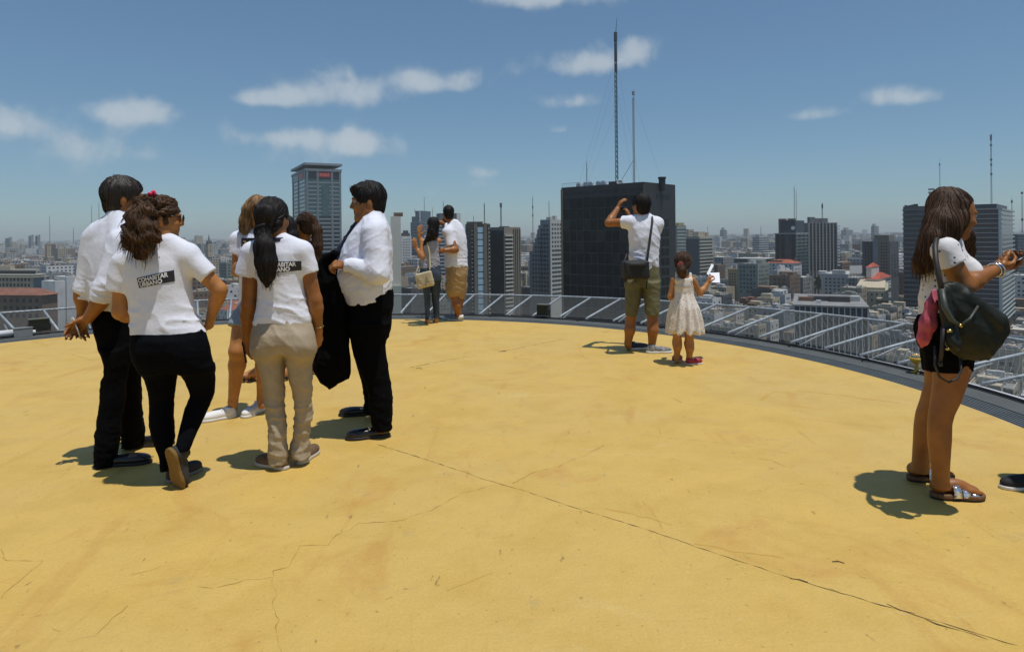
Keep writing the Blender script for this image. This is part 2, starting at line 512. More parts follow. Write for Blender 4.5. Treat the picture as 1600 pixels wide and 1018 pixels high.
    def tank(s, u, v, r, h, mt=None):
        q = s.w(u, v, s.zt); m = MB(); m.ring((q[0], q[1]), [(.01, q[2] + .01), (r, q[2] + .01), (r, q[2] + h), (r * .8, q[2] + h + r * .25), (.01, q[2] + h + r * .35)], 0, 2 * pi, 14)
        return s.part('water_tank', m, mt or mat('tank_white', (.62, .63, .64), .6))

def mast(px, y0, y1, Y, label, w=.5, col=(.12, .13, .14), lattice=True, group='antenna masts on the roofs', taper=.6, drums=()):
    """lattice antenna mast: legs, cross braces and a few drums"""
    b = at(px, y1, Y); t = at(px, y0, Y); h = t[2] - b[2]
    rt = empty('antenna_mast', b, label, 'antenna', group); mt = mat('mast_%d' % int(col[0] * 1000), col, .6, .2)
    m = MB()
    if lattice:
        n = max(6, int(h / (w * 2.2)))
        C = [(cos(a) * w * .58, sin(a) * w * .58) for a in (.5, 2.6, 4.7)]
        for x, y in C: m.tube([(b[0] + x, b[1] + y, b[2]), (b[0] + x * taper, b[1] + y * taper, b[2] + h * .9)], w * .13, 4)
        for i in range(n):
            z0, z1 = h * .9 * i / n, h * .9 * (i + 1) / n; k0, k1 = 1 - (1 - taper) * i / n, 1 - (1 - taper) * (i + 1) / n
            for j in range(3):
                p, q = C[j], C[(j + 1) % 3]
                m.tube([(b[0] + p[0] * k0, b[1] + p[1] * k0, b[2] + z0), (b[0] + q[0] * k1, b[1] + q[1] * k1, b[2] + z1)], w * .075, 3, False)
    else: m.tube([b, b + V3(0, 0, h * .9)], [w * .5, w * .35], 6)
    o = m.build('pole', mt, rt); o['kind'] = 'stuff' if lattice else 'thing'
    m = MB(); m.tube([b + V3(0, 0, h * .89), t], [w * .16, w * .07], 5); m.build('spike', mt, rt)
    for f, r, l in drums:
        m = MB(); m.tube([b + V3(0, 0, h * f), b + V3(0, 0, h * f + l)], r, 7); m.build('aerial', mt, rt)
    return rt

def heroes():
    # ---- dark glass tower
    b = Bld(1006, 287.7, 250, 877, 1055); b.root('dark_glass_tower', 'black glass office tower with white roof tanks behind the person taking a picture', 'office tower')
    gran = mat('dark_granite', (.03, .031, .03), .55, var=.25, vscale=.3, bump=.1, bscale=2)
    b.body(gran)
    ink = mat('black_pane', (.003, .005, .0065), .14, var=.5, vscale=.5, spec=.2)
    nc, nr = 11, 13; cw = (b.L - 1.4) / nc; ch = 4.55; z0 = b.zt - 3.6
    m = MB(); b.fbox(m, 'L', .5, b.L - .9, 0, ch - .28, .03, .12); 
    V = np.array(m.V); V[:, 2] += 0
    u0, z_ = .5, 0
    m = MB(); b.fbox(m, 'L', 0, cw - .22, 0, ch - .3, .03, .12); org = V3(*b.w(0, 0, 0)); pm = mesh('pane', np.array(m.V) - org, m.F, ink)
    pl = V3(b.c[0], b.c[1], b.zb); prng = np.random.default_rng(8)
    pms = [pm] * 6 + [mesh('pane', np.array(m.V) - org, m.F, mat('black_pane_%d' % i, c_, .1, spec=s_)) for i, (c_, s_) in enumerate((((.005, .009, .011), .25), ((.004, .008, .012), .35), ((.008, .010, .011), .2)))]
    for i in range(nc):
        for j in range(nr):
            q = V3(*b.w(.55 + i * cw, 0, z0 - (j + 1) * ch)); link('pane', pms[prng.integers(0, len(pms))], b.o, Vector(q - pl))
    for j in range(nr + 1):
        m = MB(); b.fbox(m, 'L', .4, b.L - .85, z0 - j * ch - .26, z0 - j * ch - .06, .02, .22); b.part('transom', m, mat('mullion_dark', (.045, .055, .06), .6))
    for i in range(nc + 1):
        m = MB(); b.fbox(m, 'L', .35 + i * cw, .5 + i * cw, z0 - nr * ch, z0, .02, .17); b.part('mullion', m, mat('mullion_dark', (.045, .055, .06), .6))
    m = MB(); b.fbox(m, 'L', b.L - .8, b.L, GZ, b.zt, .02, .5); b.part('edge_pier', m, mat('yellowish_stone', (.20, .16, .08), .8))
    m = MB(); b.fbox(m, 'L', -.3, .35, GZ, b.zt, .02, .4); b.part('edge_pier', m, mat('brown_stone', (.11, .09, .06), .8))
    for i in range(nc):
        m = MB(); b.fbox(m, 'L', .7 + i * cw, .7 + i * cw + cw * .7, b.zt - 2.6, b.zt - 1.2, .02, .1); b.part('louvre', m, mat('louvre_black', (.008, .009, .01), .5))
    for j in range(15):
        for t in (.52, .66):
            m = MB(); b.fbox(m, 'R', b.R * t, b.R * (t + .11), b.zt - 16 - j * 3.9, b.zt - 13.2 - j * 3.9, .02, .08); b.part('side_window', m, ink)
    for t in (.38, .56, .7):
        m = MB(); b.fbox(m, 'R', b.R * t, b.R * (t + .13), b.zt - 5.2, b.zt - 3.4, .02, .08); b.part('vent', m, mat('louvre_black', (.008, .009, .01), .5))
    b.parapet(gran, .9)
    tw = mat('tank_white', (.62, .63, .64), .6)
    for i, t in enumerate((.50, .56, .66, .72, .80)):
        m = MB(); u = b.L * t; zz = b.zt
        b.box(m, u, u + 1.9, 2.5 + .3 * (i % 2), 4.6, zz + .3, zz + 2.3); b.box(m, u + .3, u + 1.6, 2.8, 4.2, zz + 2.302, zz + 2.75)
        b.part('water_tank', m, tw)
    b.hut(b.L * .38, 2.5, 2.6, 2.5, 2.2, mat('rusty_hut', (.12, .07, .05), .8))
    q = V3(*b.w(b.L * .30, 1.8, b.zt + 1.4)); m = MB()
    S = SDF(); S.ell(q, (1.3, .35, 1.3)); S.ell(q + V3(-.1, -.45, .1), (1.25, .45, 1.25), None, .05, 's'); V, Q = S.solve(.13); obj('dish', V, Q, tw, b.o, True)
    m = MB()
    for i in range(9): m.tube([b.w(b.L * (.78 + .027 * i), .3, b.zt + .9), b.w(b.L * (.78 + .027 * i), .3, b.zt + 2.6)], .05, 4)
    m.tube([b.w(b.L * .78, .3, b.zt + 2.6), b.w(b.L, .3, b.zt + 2.6)], .06, 4); o = b.part('railing', m, mat('mast_120', (.12, .13, .14), .6, .2)); o['kind'] = 'stuff'
    q = at(1034.5, 290, 259); m = MB(); m.ring((q[0], q[1]), [(.01, q[2] - 2), (1.35, q[2] - 2), (1.35, q[2] + 2.6), (1.6, q[2] + 2.7), (1.6, q[2] + 3.4), (.01, q[2] + 3.4)], 0, 2 * pi, 16); b.part('chimney', m, mat('louvre_black', (.008, .009, .01), .5))
    mast(964, 28, 288, 262, 'tallest dark lattice mast on the black glass tower', 1.0, (.06, .085, .10), True, 'antenna masts on the roofs', .8, [(.86, .7, 3.5), (.80, .6, 3), (.74, .65, 4), (.68, .6, 3)])
    mast(991, 138, 288, 266, 'slim white lattice mast on the black glass tower', .7, (.30, .31, .32), True, 'antenna masts on the roofs', .95, [(.93, .6, 1.5)])
    mast(917, 250, 287, 262, 'short thin pole on the black glass tower roof beside the tanks', .35, (.10, .10, .10), False)
    rt = empty('guy_wires', at(964, 288, 262), 'thin guy wires staying the masts on the black glass tower', 'wires'); m = MB()
    for (xa, ya), (xb, yb) in (((962, 90), (905, 287)), ((962, 120), (912, 286)), ((963, 170), (918, 287)), ((966, 110), (1000, 288)), ((990, 150), (1035, 289)), ((966, 150), (990, 288)), ((990, 250), (967, 288))):
        m.tube([at(xa, ya, 262), at(xb, yb, 258)], .022 if yb != 288 or xa != 990 else .1, 3, False)
    tag(m.build('wire', mat('mast_60', (.06, .085, .10), .6), rt), kind='stuff')
    # ---- tall tower with a flat cap
    b = Bld(478, 278, 720, 457, 532, yaw=62); b.root('capped_tower', 'tall grey glass tower with flat overhanging cap and red signs', 'office tower')
    pier = mat('grey_cladding', (.17, .20, .215), .6, var=.1, vscale=.2); p1 = b.px(1)
    b.body(mat('wall_slate', (.12, .145, .16), .6))
    nf = 26; fh = b.px(6.4)
    z = b.zt
    for sd, Ln in (('L', b.L), ('R', b.R)):
        for f in range(nf):
            zz = z - fh * (f + .2)
            m = MB(); b.fbox(m, sd, .4, Ln - .4, zz - fh * .62, zz, .02, .2); b.part('window_band', m, GLASST() if f < 9 else GLASS())
            m = MB(); b.fbox(m, sd, .4, Ln - .4, zz - fh * .97, zz - fh * .66, .02, .45); b.part('floor_slab', m, mat('slab_bluegrey', (.24, .29, .31), .6))
    for sd, Ln, ts in (('R', b.R, (.0, .30, .72, .955)), ('L', b.L, (.0, .5, .93))):
        for t in ts:
            m = MB(); b.fbox(m, sd, Ln * t, Ln * t + b.px(3.2 if sd == 'R' else 4), GZ, z + b.px(15), .02, .9); b.part('pier', m, pier)
    m = MB(); b.box(m, -.6, b.L + .6, -.6, b.R + .6, z + .01, z + b.px(11)); b.part('dark_storey', m, mat('dark_storey', (.012, .016, .024), .3))
    m = MB(); b.box(m, -1.2, b.L + 1.2, -1.2, b.R + 1.2, z + b.px(11) + .01, z + b.px(15)); b.part('cornice', m, pier)
    m = MB(); b.box(m, b.L * .2, b.L * .8, b.R * .12, b.R * .8, z + b.px(15), z + b.px(20.5)); b.part('crown', m, mat('crown_dark', (.10, .115, .125), .7))
    m = MB(); b.box(m, -1.8, b.L + 1.8, -1.8, b.R + 1.8, z + b.px(20.5), z + b.px(24)); b.part('cap', m, mat('cap_grey', (.24, .28, .29), .6))
    m = MB(); b.fbox(m, 'R', b.R * .43, b.R * .67, z - fh * 9, z - fh * 1.4, .2, .7); b.part('glass_panel', m, GLASST())
    for sd, t0, t1 in (('R', .36, .70), ('L', .12, .44)):
        Ln = b.R if sd == 'R' else b.L
        m = MB(); b.fbox(m, sd, Ln * t0, Ln * t1, z + b.px(2), z + b.px(9.5), .62, .8); s = b.part('sign', m, mat('red_sign', (.40, .025, .02), .5))
        m = MB(); n = 7
        for i in range(n):
            w_ = (t1 - t0) * Ln; a = Ln * t0 + w_ * (.1 + .8 * i / n); b.fbox(m, sd, a, a + w_ * .07, z + b.px(3.6), z + b.px(7.6 if i % 3 else 8.2), .8, .9)
        o = m.build('letter_strokes', mat('sign_pale_red', (.62, .16, .13), .5), s); o['kind'] = 'stuff'
    # ---- white slab, pale block, blue glass towers behind the couple
    b = Bld(610, 338, 420, 605, 626, yaw=80); b.root('white_slab_block', 'tall blank cream slab block beside the big man with the jacket', 'building'); b.body(mat('wall_cream_blank', (.58, .55, .47), .85, var=.06, vscale=.1)); b.hut(1, 2, 4, 6, 2.5, wallm('brown')); b.hut(1, b.R * .5, 4, 4, 1.6, wallm('brown'))
    m = MB(); b.fbox(m, 'R', 0, b.R, GZ, b.zt - b.px(108), .02, 2.2); b.part('lower_wing', m, mat('wall_pale_green', (.34, .38, .34), .85))
    b = Bld(627, 369, 900, 624, 643, yaw=70); b.root('pale_grid_block', 'pale hotel-like block with a grid of small windows and a dark stepped roof', 'building'); b.body(wallm('white')); b.windows('R', 14, b.px(4.2), b.px(4), b.px(2.4), b.px(1.2), b.px(2.2), mat('window_dull', (.09, .10, .11), .4)); b.hut(.5, b.R * .15, b.L * .8, b.R * .7, b.px(5), roofm('dark')); b.hut(1, b.R * .3, b.L * .6, b.R * .4, b.px(9), roofm('dark'))
    b = Bld(655, 347, 1050, 641.5, 673, yaw=20); b.root('blue_glass_tower', 'blue glass tower with stepped top behind the woman in the tank top', 'office tower'); b.body(GLASSB()); b.bands('LR', 20, b.px(4.6), 0, b.px(1.1), mat('slab_blue', (.11, .16, .21), .5), .4)
    m = MB(); b.box(m, b.L * .25, b.L, 4, b.R, b.zt + .01, b.zt + b.px(9)); b.part('upper_storeys', m, GLASSB()); m = MB(); b.box(m, 0, b.L * .72, 8, b.R, b.zt + .02, b.zt + b.px(18)); b.part('crown', m, GLASSB()); m = MB(); b.box(m, b.L * .08, b.L * .22, 6, 8, b.zt + .02, b.zt + b.px(17.5)); b.part('crown_fin', m, mat('slab_pale', (.5, .52, .54), .6))
    b = Bld(684, 352, 700, 679, 721, yaw=75); b.root('navy_glass_block', 'navy glass block with white floor lines half hidden by the couple', 'building'); b.body(GLASSB()); b.bands('LR', 26, b.px(5.6), 0, b.px(1.3), mat('slab_pale', (.5, .52, .54), .6), .4); m = MB(); b.box(m, 1, b.L - 1, 2, b.R - 3, b.zt + .01, b.zt + b.px(19)); b.part('plant_storey', m, mat('crown_dark', (.10, .115, .125), .7)); m = MB(); b.box(m, 0, 3, b.R * .8, b.R * .97, b.zt + .01, b.zt + b.px(19)); b.part('white_core', m, wallm('white'))
    # ---- dark slab with the sky-blue glass strip
    b = Bld(727, 350, 330, 722, 766, yaw=86); b.root('glass_strip_block', 'dark block with brown piers and a sky-blue glass strip', 'office tower'); b.body(mat('wall_dark_brown', (.055, .05, .045), .7)); f = b.R / 39.0
    for t0, t1 in ((13.5, 18.5), (28.5, 33.8), (35.2, 36.2)):
        m = MB(); b.fbox(m, 'R', t0 * f, t1 * f, GZ, b.zt + .4, .02, .9); b.part('pier', m, mat('brown_grey_stone', (.175, .155, .125), .8, var=.1, vscale=.4))
    for j in range(15):
        zz = b.zt - 1.6 - j * b.px(10.1)
        m = MB(); b.fbox(m, 'R', 19 * f, 28 * f, zz - b.px(8.6), zz, .02, .25); b.part('pane', m, mat('sky_pane', (.40, .58, .68), .08, var=.12, vscale=.3, spec=.8))
    for j in range(30):
        zz = b.zt - 2 - j * b.px(6.3)
        for t0, t1 in ((1, 4.5), (5.5, 8.2), (9.4, 12.8)):
            m = MB(); b.fbox(m, 'R', t0 * f, t1 * f, zz - b.px(3.6), zz, .02, .1); b.part('window', m, GLASS())
        m = MB(); b.fbox(m, 'R', 9.4 * f, 11.4 * f, zz - b.px(4.6), zz - b.px(3.7), .02, .3); b.part('sill', m, mat('slab_pale', (.5, .52, .54), .6))
        m = MB(); b.fbox(m, 'R', 36.4 * f, 38.2 * f, zz - b.px(2), zz, .02, .3); b.part('sill', m, mat('slab_pale', (.5, .52, .54), .6))
    m = MB(); b.box(m, .5, b.L - .5, b.R * .05, b.R * .7, b.zt + .01, b.zt + 1.2); b.part('plant_room', m, roofm('dark'))
    mast(757, 315, 350, 345, 'dark lattice mast above the block with the sky-blue glass strip', .55, (.10, .11, .12)); mast(783, 318, 358, 440, 'grey mast with a drum top above the block with white balconies', .9, (.15, .16, .17), True, drums=[(.85, .8, 3)])
    # ---- dark / beige block with white balcony bands
    b = Bld(787.5, 357.5, 440, 766, 813, yaw=46); b.root('banded_beige_block', 'beige block with white balcony bands and a blank dark side', 'building'); b.body(mat('wall_beige_worn', (.27, .235, .185), .85, var=.15, vscale=.15))
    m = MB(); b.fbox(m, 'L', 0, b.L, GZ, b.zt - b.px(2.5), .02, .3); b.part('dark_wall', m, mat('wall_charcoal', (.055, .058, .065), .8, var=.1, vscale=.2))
    for j in range(22):
        zz = b.zt - b.px(9) - j * b.px(6.15)
        m = MB(); b.fbox(m, 'R', .3, b.R * .5, zz - b.px(2.9), zz, .02, .9); b.part('balcony', m, mat('slab_cream', (.48, .45, .38), .7))
        m = MB(); b.fbox(m, 'R', .5, b.R * .48, zz - b.px(5.9), zz - b.px(3.0), .02, .12); b.part('window_band', m, GLASS())
    for t in (.54, .66, .78, .92):
        m = MB(); b.fbox(m, 'R', b.R * t, b.R * t + b.px(1.4), GZ, b.zt, .02, 1.0); b.part('pier', m, mat('brown_grey_stone2', (.24, .21, .165), .8))
    b.parapet(mat('wall_beige_worn', (.27, .235, .185), .85), 1.2)
    b.hut(2, 3, 6, 4, 1.8, roofm('dark'))
    # ---- stepped grey building
    b = Bld(859, 343, 500, 844, 878, yaw=40); b.root('stepped_tower', 'stepped grey apartment tower with white sunlit flank beside the black glass tower', 'building')
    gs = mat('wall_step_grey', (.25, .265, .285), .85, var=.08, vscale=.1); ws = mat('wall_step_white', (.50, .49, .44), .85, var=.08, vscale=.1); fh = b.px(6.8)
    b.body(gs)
    m = MB(); b.fbox(m, 'R', 0, b.R, GZ, b.zt - .2, .02, .4); b.part('sun_tinted_wall', m, ws)  # sunlight on this flank is put into a whiter wall colour
    lp = b.px(1) / abs(b.ld[0]) ; L0 = b.L
    dm = mat('window_dull_dark', (.025, .028, .03), .4)
    for k, ex in enumerate((0, 2.5, 4.2, 5.4, 7.6, 9.4, 11, 15.5)):
        zt = b.zt - fh * (k + (0 if k == 0 else .25)); m = MB(); e = ex * lp * 1.05
        if k: b.box(m, L0 - .1, L0 + e, -.05 * k - .3, b.R * .9 - k, GZ, zt); b.part('terrace_step', m, gs)
    m = MB(); cw = b.px(4.3) / abs(b.ld[0]) 
    for f in range(16):
        e = (0, 2.5, 4.2, 5.4, 7.6, 9.4, 11, 15.5)[min(7, f)] * lp; n = int((L0 + e - 1.2) / cw)
        for i in range(n):
            t = 1.5 + i * cw; z1 = b.zt - fh * (f + 1.15); b.fbox(m, 'L', t, t + cw * .48, z1 - fh * .45, z1, .0, .75)
    b.part('windows', m, dm, True)
    m = MB()
    for f in range(17):
        n = 4
        for i in range(n):
            z1 = b.zt - fh * (f + .9); t = b.R * (.12 + .22 * i); b.fbox(m, 'R', t, t + b.R * (.12 if f < 6 else .19), z1 - fh * .45, z1, .1, .5)
    b.part('windows', m, dm, True)
    b.hut(L0 * .1, 2, 4, 3, 2.0, ws); b.hut(1, b.R * .5, 3, 3, 3.0, ws)
    mast(858, 312, 342, 503, 'thin mast on the stepped grey tower', .45, (.10, .11, .12)); mast(833, 300, 385, 505, 'tall thin mast at the shoulder of the stepped grey tower', .5, (.12, .13, .14), drums=[(.7, .5, 2), (.55, .5, 2)])
    # ---- right of the black tower
    b = Bld(1058, 352, 760, 1050, 1072, yaw=70); b.root('ribbed_green_block', 'greenish grey ribbed tower showing beside the black glass tower', 'building'); b.body(wallm('greenish grey')); b.bands('LR', 18, b.px(5.2), b.px(4), b.px(1.4), wallm('pale grey'), .4); b.hut(2, 3, 5, 8, 3, wallm('ochre'))
    b = Bld(1076, 358, 900, 1073, 1084, yaw=70); b.root('yellow_flank_block', 'narrow block with pale yellow flank behind the child in the dress', 'building'); b.body(wallm('cream')); b.windows('R', 16, b.px(4.5), b.px(3), b.px(3.4), b.px(1.8), b.px(2.2))
    b = Bld(1092, 369, 640, 1072, 1113, yaw=44); b.root('terraced_block', 'dark and cream block with deep balcony bands above the child', 'building'); b.body(mat('wall_cream_dim', (.33, .32, .26), .85, var=.1, vscale=.12))
    m = MB(); b.fbox(m, 'L', 0, b.L, GZ, b.zt - b.px(4), .02, .3); b.part('dark_wall', m, mat('wall_charcoal2', (.075, .085, .095), .8))
    for j in range(11):
        zz = b.zt - b.px(1.5) - j * b.px(5.3)
        m = MB(); b.fbox(m, 'R', -.3, b.R + .6, zz - b.px(2.7), zz, .02, 1.1); b.part('balcony', m, mat('slab_cream2', (.42, .41, .34), .75))
        m = MB(); b.fbox(m, 'R', .3, b.R - .3, zz - b.px(5.1), zz - b.px(2.8), .02, .15); b.part('window_band', m, GLASS())
    b.hut(2, b.R * .1, 6, b.R * .5, 4.5, wallm('cream')); b.hut(2, b.R * .7, 5, 5, 3.5, wallm('beige'))
    # ---- twin dark towers
    b = Bld(1243, 364, 600, 1211, 1262, yaw=42); b.root('dark_clock_tower', 'dark glass and brown tower with round white dial near its top', 'office tower'); b.body(mat('wall_maroon_dark', (.055, .045, .045), .7))
    for i in range(4):
        m = MB(); b.fbox(m, 'L', b.L * (.03 + .25 * i), b.L * (.03 + .25 * i) + b.px(5.2), GZ, b.zt - .5, .02, .25); b.part('window_strip', m, (GLASS() if i != 1 else GLASSB()))
    for j in range(14):
        zz = b.zt - j * b.px(5.4); m = MB(); b.fbox(m, 'R', .4, b.R - .4, zz - b.px(3.8), zz - b.px(.6), .02, .3); b.part('window_band', m, GLASST())
    b.ribs('R', 4, b.px(1), .7, mat('teal_mullion', (.14, .18, .19), .5), GZ, b.zt)
    m = MB(); b.box(m, b.L * .05, b.L * .8, 3, b.R * .8, b.zt + .01, b.zt + b.px(20)); b.part('upper_tower', m, mat('navy_cladding', (.018, .028, .045), .4))
    m = MB(); b.box(m, -.6, b.L + .6, -.6, b.R + .6, b.zt - .8, b.zt + .008); b.part('cornice', m, wallm('pale grey'))
    q = V3(*b.w(b.L * .16, 2.4, b.zt + b.px(8))); nrm = V3(*(b.ld[::-1] * (1, -1)), 0); nrm = V3(-b.rd[0], -b.rd[1], 0)
    m = MB(); m.tube([q, q + nrm * .5], b.px(3), 18); b.part('dial', m, mat('dial_white', (.7, .7, .7), .5)); b.hut(b.L * .15, 5, 6, 5, b.px(23), wallm('brown')); b.hut(b.L * .6, 5, 6, 5, b.px(23), wallm('brown'))
    mast(1241.5, 288, 343, 606, 'twin-pole pale mast on the dark tower with the dial', .8, (.30, .31, .32)); mast(1244.5, 294, 343, 607, 'second pale pole beside the mast on the dark tower with the dial', .6, (.30, .31, .32))
    b = Bld(1262, 348, 660, 1257, 1307, yaw=78); b.root('ribbed_grey_tower', 'grey tower with tall vertical ribs beside the dark tower with the dial', 'building'); b.body(mat('wall_grey_dim', (.13, .135, .14), .8, var=.1, vscale=.1))
    b.ribs('R', 9, b.px(1.9), 1.2, mat('wall_grey_rib', (.25, .245, .24), .8), GZ, b.zt)
    m = MB()
    for j in range(16): b.fbox(m, 'R', .4, b.R - .4, b.zt - (j + .9) * b.px(4.6), b.zt - (j + .3) * b.px(4.6), .02, .2)
    b.part('windows', m, GLASS(), True)
    for j in range(14):
        m = MB(); zz = b.zt - (j + 1) * b.px(4.7); b.fbox(m, 'R', b.R - 1.2, b.R + 2, zz - b.px(2.2), zz, 1.3, 2.4); b.part('balcony', m, mat('slab_pale', (.5, .52, .54), .6))
    m = MB(); b.box(m, 1, b.L - 1, b.R * .1, b.R * .72, b.zt + .01, b.zt + b.px(7)); b.part('plant_storey', m, mat('wall_grey_dim', (.13, .135, .14), .8)); b.hut(2, b.R * .12, 4, 6, b.px(9), wallm('dark grey'))
    mast(1285, 315, 341, 663, 'stubby dark mast on the ribbed grey tower', 1.1, (.05, .05, .055), True, drums=[(.6, .8, 4)])
    b = Bld(1390, 377, 560, 1347, 1404, yaw=40); b.root('stepped_dark_block', 'dark block with lighter raised centre beside the striped navy tower', 'building'); b.body(mat('wall_dark_slate', (.07, .075, .085), .8, var=.1, vscale=.1)); m = MB(); b.box(m, b.L * .02, b.L * .55, -.5, b.R * .6, GZ, b.zt + b.px(10)); b.part('raised_centre', m, mat('wall_olive_grey', (.17, .165, .13), .85))
    m = MB(); b.fbox(m, 'L', b.L * .42, b.L * .60, GZ, b.zt + b.px(4), .52, .9); b.part('light_strip', m, wallm('bluish grey'))
    m = MB()
    for j in range(12):
        for t in (.08, .17, .26, .64, .74, .85): b.fbox(m, 'L', b.L * t, b.L * (t + .05), b.zt - (j + .9) * b.px(4.8), b.zt - (j + .4) * b.px(4.8), .4, .75)
        for t in (.2, .5, .8): b.fbox(m, 'R', b.R * t, b.R * (t + .14), b.zt - (j + .9) * b.px(4.8), b.zt - (j + .4) * b.px(4.8), .02, .2)
    b.part('windows', m, GLASS(), True)
    # ---- striped towers by the woman with the bag
    for (xc, yt, Y, x0, x1, yaw, nm, lab, wallc, bandc, nf, sp) in (
            (1462, 326, 430, 1411, 1476, 38, 'striped_navy_tower', 'navy tower with pale grey storey bands behind the long brown hair', (.016, .019, .028), (.12, .125, .145), 26, 7.45),
            (1562, 326, 400, 1478, 1582, 42, 'striped_maroon_tower', 'maroon tower with white storey lines behind the hands of the person with the bag', (.060, .026, .028), (.40, .37, .37), 25, 7.4)):
        b = Bld(xc, yt, Y, x0, x1, yaw); b.root(nm, lab, 'office tower'); b.body(mat(nm + '_wall', wallc, .5, var=.3, vscale=.25))
        slab = mat(nm + '_slab', bandc, .6)
        for j in range(nf):
            zz = b.zt - j * b.px(sp)
            m = MB(); b.fbox(m, 'L', -.5, b.L + .5, zz - b.px(1.2 if 'maroon' in nm else 2.2), zz, .02, .4); b.part('floor_slab', m, slab)
            m = MB(); b.fbox(m, 'R', .02, b.R + .5, zz - b.px(2.3), zz, .02, 1.2); b.part('floor_slab', m, mat('slab_pale_green', (.36, .40, .38), .6) if 'maroon' in nm else slab)
            m = MB(); b.fbox(m, 'R', .4, b.R - .2, zz - b.px(sp), zz - b.px(2.4), .02, .12); b.part('window_band', m, GLASS())
            m = MB(); b.fbox(m, 'L', .4, b.L - .4, zz - b.px(sp - .4), zz - b.px(sp * .55), .02, .12); b.part('window_band', m, GLASS())
        if 'maroon' in nm:
            m = MB(); b.fbox(m, 'L', -.8, .6, GZ, b.zt + .3, .02, 1.0); b.part('corner_pier', m, mat('slab_pale', (.5, .52, .54), .6))
            m = MB(); b.box(m, b.L * .06, b.L * .75, 2, b.R * .8, b.zt + .35, b.zt + b.px(8)); b.part('plant_room', m, mat('navy_cladding', (.018, .028, .045), .4))
            m = MB(); b.box(m, -1, b.L + .6, -1, b.R + .6, b.zt + .002, b.zt + .34); b.part('roof', m, wallm('pale grey'))
        else:
            b.parapet(wallm('dark grey'), 2.0)
            rng = np.random.default_rng(5)
            for i in range(6): b.hut(b.L * (.55 + .07 * i), 2, 1.2, 1.2, 2 + rng.uniform(.6, 1.8), roofm('dark'), 'roof_vent')
            b.hut(b.L * .05, 3, b.L * .3, 5, b.px(6), mat('rusty_hut', (.12, .07, .05), .8))
            m = MB()
            for u in (.08, .2):
                for v in (4, 7): m.tube([b.w(b.L * u, v, b.zt + b.px(6)), b.w(b.L * u, v, b.zt + b.px(26))], .25, 4)
            for zz in (12, 19): m.tube([b.w(b.L * .08, 4, b.zt + b.px(zz)), b.w(b.L * .2, 7, b.zt + b.px(zz + 6))], .15, 4)
            o = b.part('rooftop_frame', m, mat('mast_120', (.12, .13, .14), .6, .2)); o['kind'] = 'stuff'
            for zz in (14, 25, 30):
                m = MB(); b.box(m, b.L * .06, b.L * .24, 3.5, 7.5, b.zt + b.px(zz), b.zt + b.px(zz + 2.4)); b.part('platform', m, wallm('pale grey'))
    mast(1549.5, 208, 321, 408, 'tall banded mast on the maroon striped tower', .75, (.20, .20, .22), True, drums=[(.9, .55, 3.5), (.82, .6, 1.2), (.62, .6, 1.2), (.55, .55, 1.2), (.42, .6, 1.2)]); mast(1469, 247, 325, 436, 'thin pale mast behind the head of the person with the bag', .5, (.22, .23, .25), drums=[(.85, .4, 1.2)])
    mast(1581.5, 305, 364, 590, 'short mast between the maroon tower and the picture edge', .7, (.12, .13, .15), drums=[(.8, .8, 2)]); mast(1597.5, 300, 364, 595, 'dark mast at the very edge over the bluish block', .8, (.10, .11, .13), drums=[(.95, .9, 2), (.3, .9, 2)])
    b = Bld(1590, 366, 600, 1580, 1640, yaw=60); b.root('bluish_edge_block', 'bluish dark block cut by the picture edge under two masts', 'building'); b.body(mat('wall_blue_dark', (.05, .065, .085), .6)); b.bands('LR', 22, b.px(5), 0, b.px(1.4), mat('slab_blue2', (.10, .13, .16), .6), .4)
    # ---- middle distance
    b = Bld(1194.5, 411.5, 640, 1160, 1208, yaw=40); b.root('flat_roof_slab_block', 'pale grey block under a heavy dark roof slab, nearly blank front', 'building'); b.body(mat('wall_warm_grey', (.30, .295, .27), .85, var=.06, vscale=.1)); m = MB(); b.box(m, -1, b.L + 8, -1, b.R + 1, b.zt + .01, b.zt + b.px(6.5)); b.part('roof_slab', m, mat('slab_dark_grey', (.10, .105, .105), .8)); m = MB(); b.box(m, -1.5, b.L + 8.5, -1.5, b.R + 1.5, b.zt + b.px(6.5) + .01, b.zt + b.px(7.6)); b.part('roof_edge', m, wallm('pale grey'))
    for j in range(11):
        zz = b.zt - b.px(4) - j * b.px(4.8)
        for t in (.3, .36): m = MB(); b.fbox(m, 'L', b.L * t, b.L * (t + .045), zz - b.px(2), zz, .02, .1); b.part('window', m, GLASS())
        m = MB(); b.fbox(m, 'R', .6, b.R * .86, zz - b.px(2.6), zz, .02, .2); b.part('window_band', m, GLASS())
        m = MB(); b.fbox(m, 'R', 0, b.R, zz - b.px(3.5), zz - b.px(2.7), .02, .8); b.part('balcony', m, wallm('cream'))
    b = Bld(1152, 420, 600, 1137, 1161, yaw=42); b.root('ochre_block', 'narrow ochre yellow block in front of the pale block with the heavy roof slab', 'building'); b.body(wallm('ochre')); b.windows('L', 12, b.px(4.3), b.px(7), b.px(4), b.px(2), b.px(2.2)); m = MB(); b.fbox(m, 'R', 0, b.R, GZ, b.zt + b.px(2), .02, .3); b.part('side_wall', m, wallm('beige')); b.hut(2, 2, 4, 3, 4.0, wallm('pale grey')); b.tank(6, 3, 1.3, 2.2)
    b = Bld(1215, 424, 560, 1206, 1238, yaw=70); b.root('white_gabled_block', 'white low block with upright roof hut beside the heavy roof slab', 'building'); b.body(wallm('white')); b.windows('LR', 9, b.px(4.4), b.px(4), b.px(4), b.px(2), b.px(2)); b.hut(2, b.R * .3, 4, 5, b.px(9), wallm('white')); b.hut(2, b.R * .7, 4, 4, b.px(4), wallm('white')); b.parapet(wallm('white'))
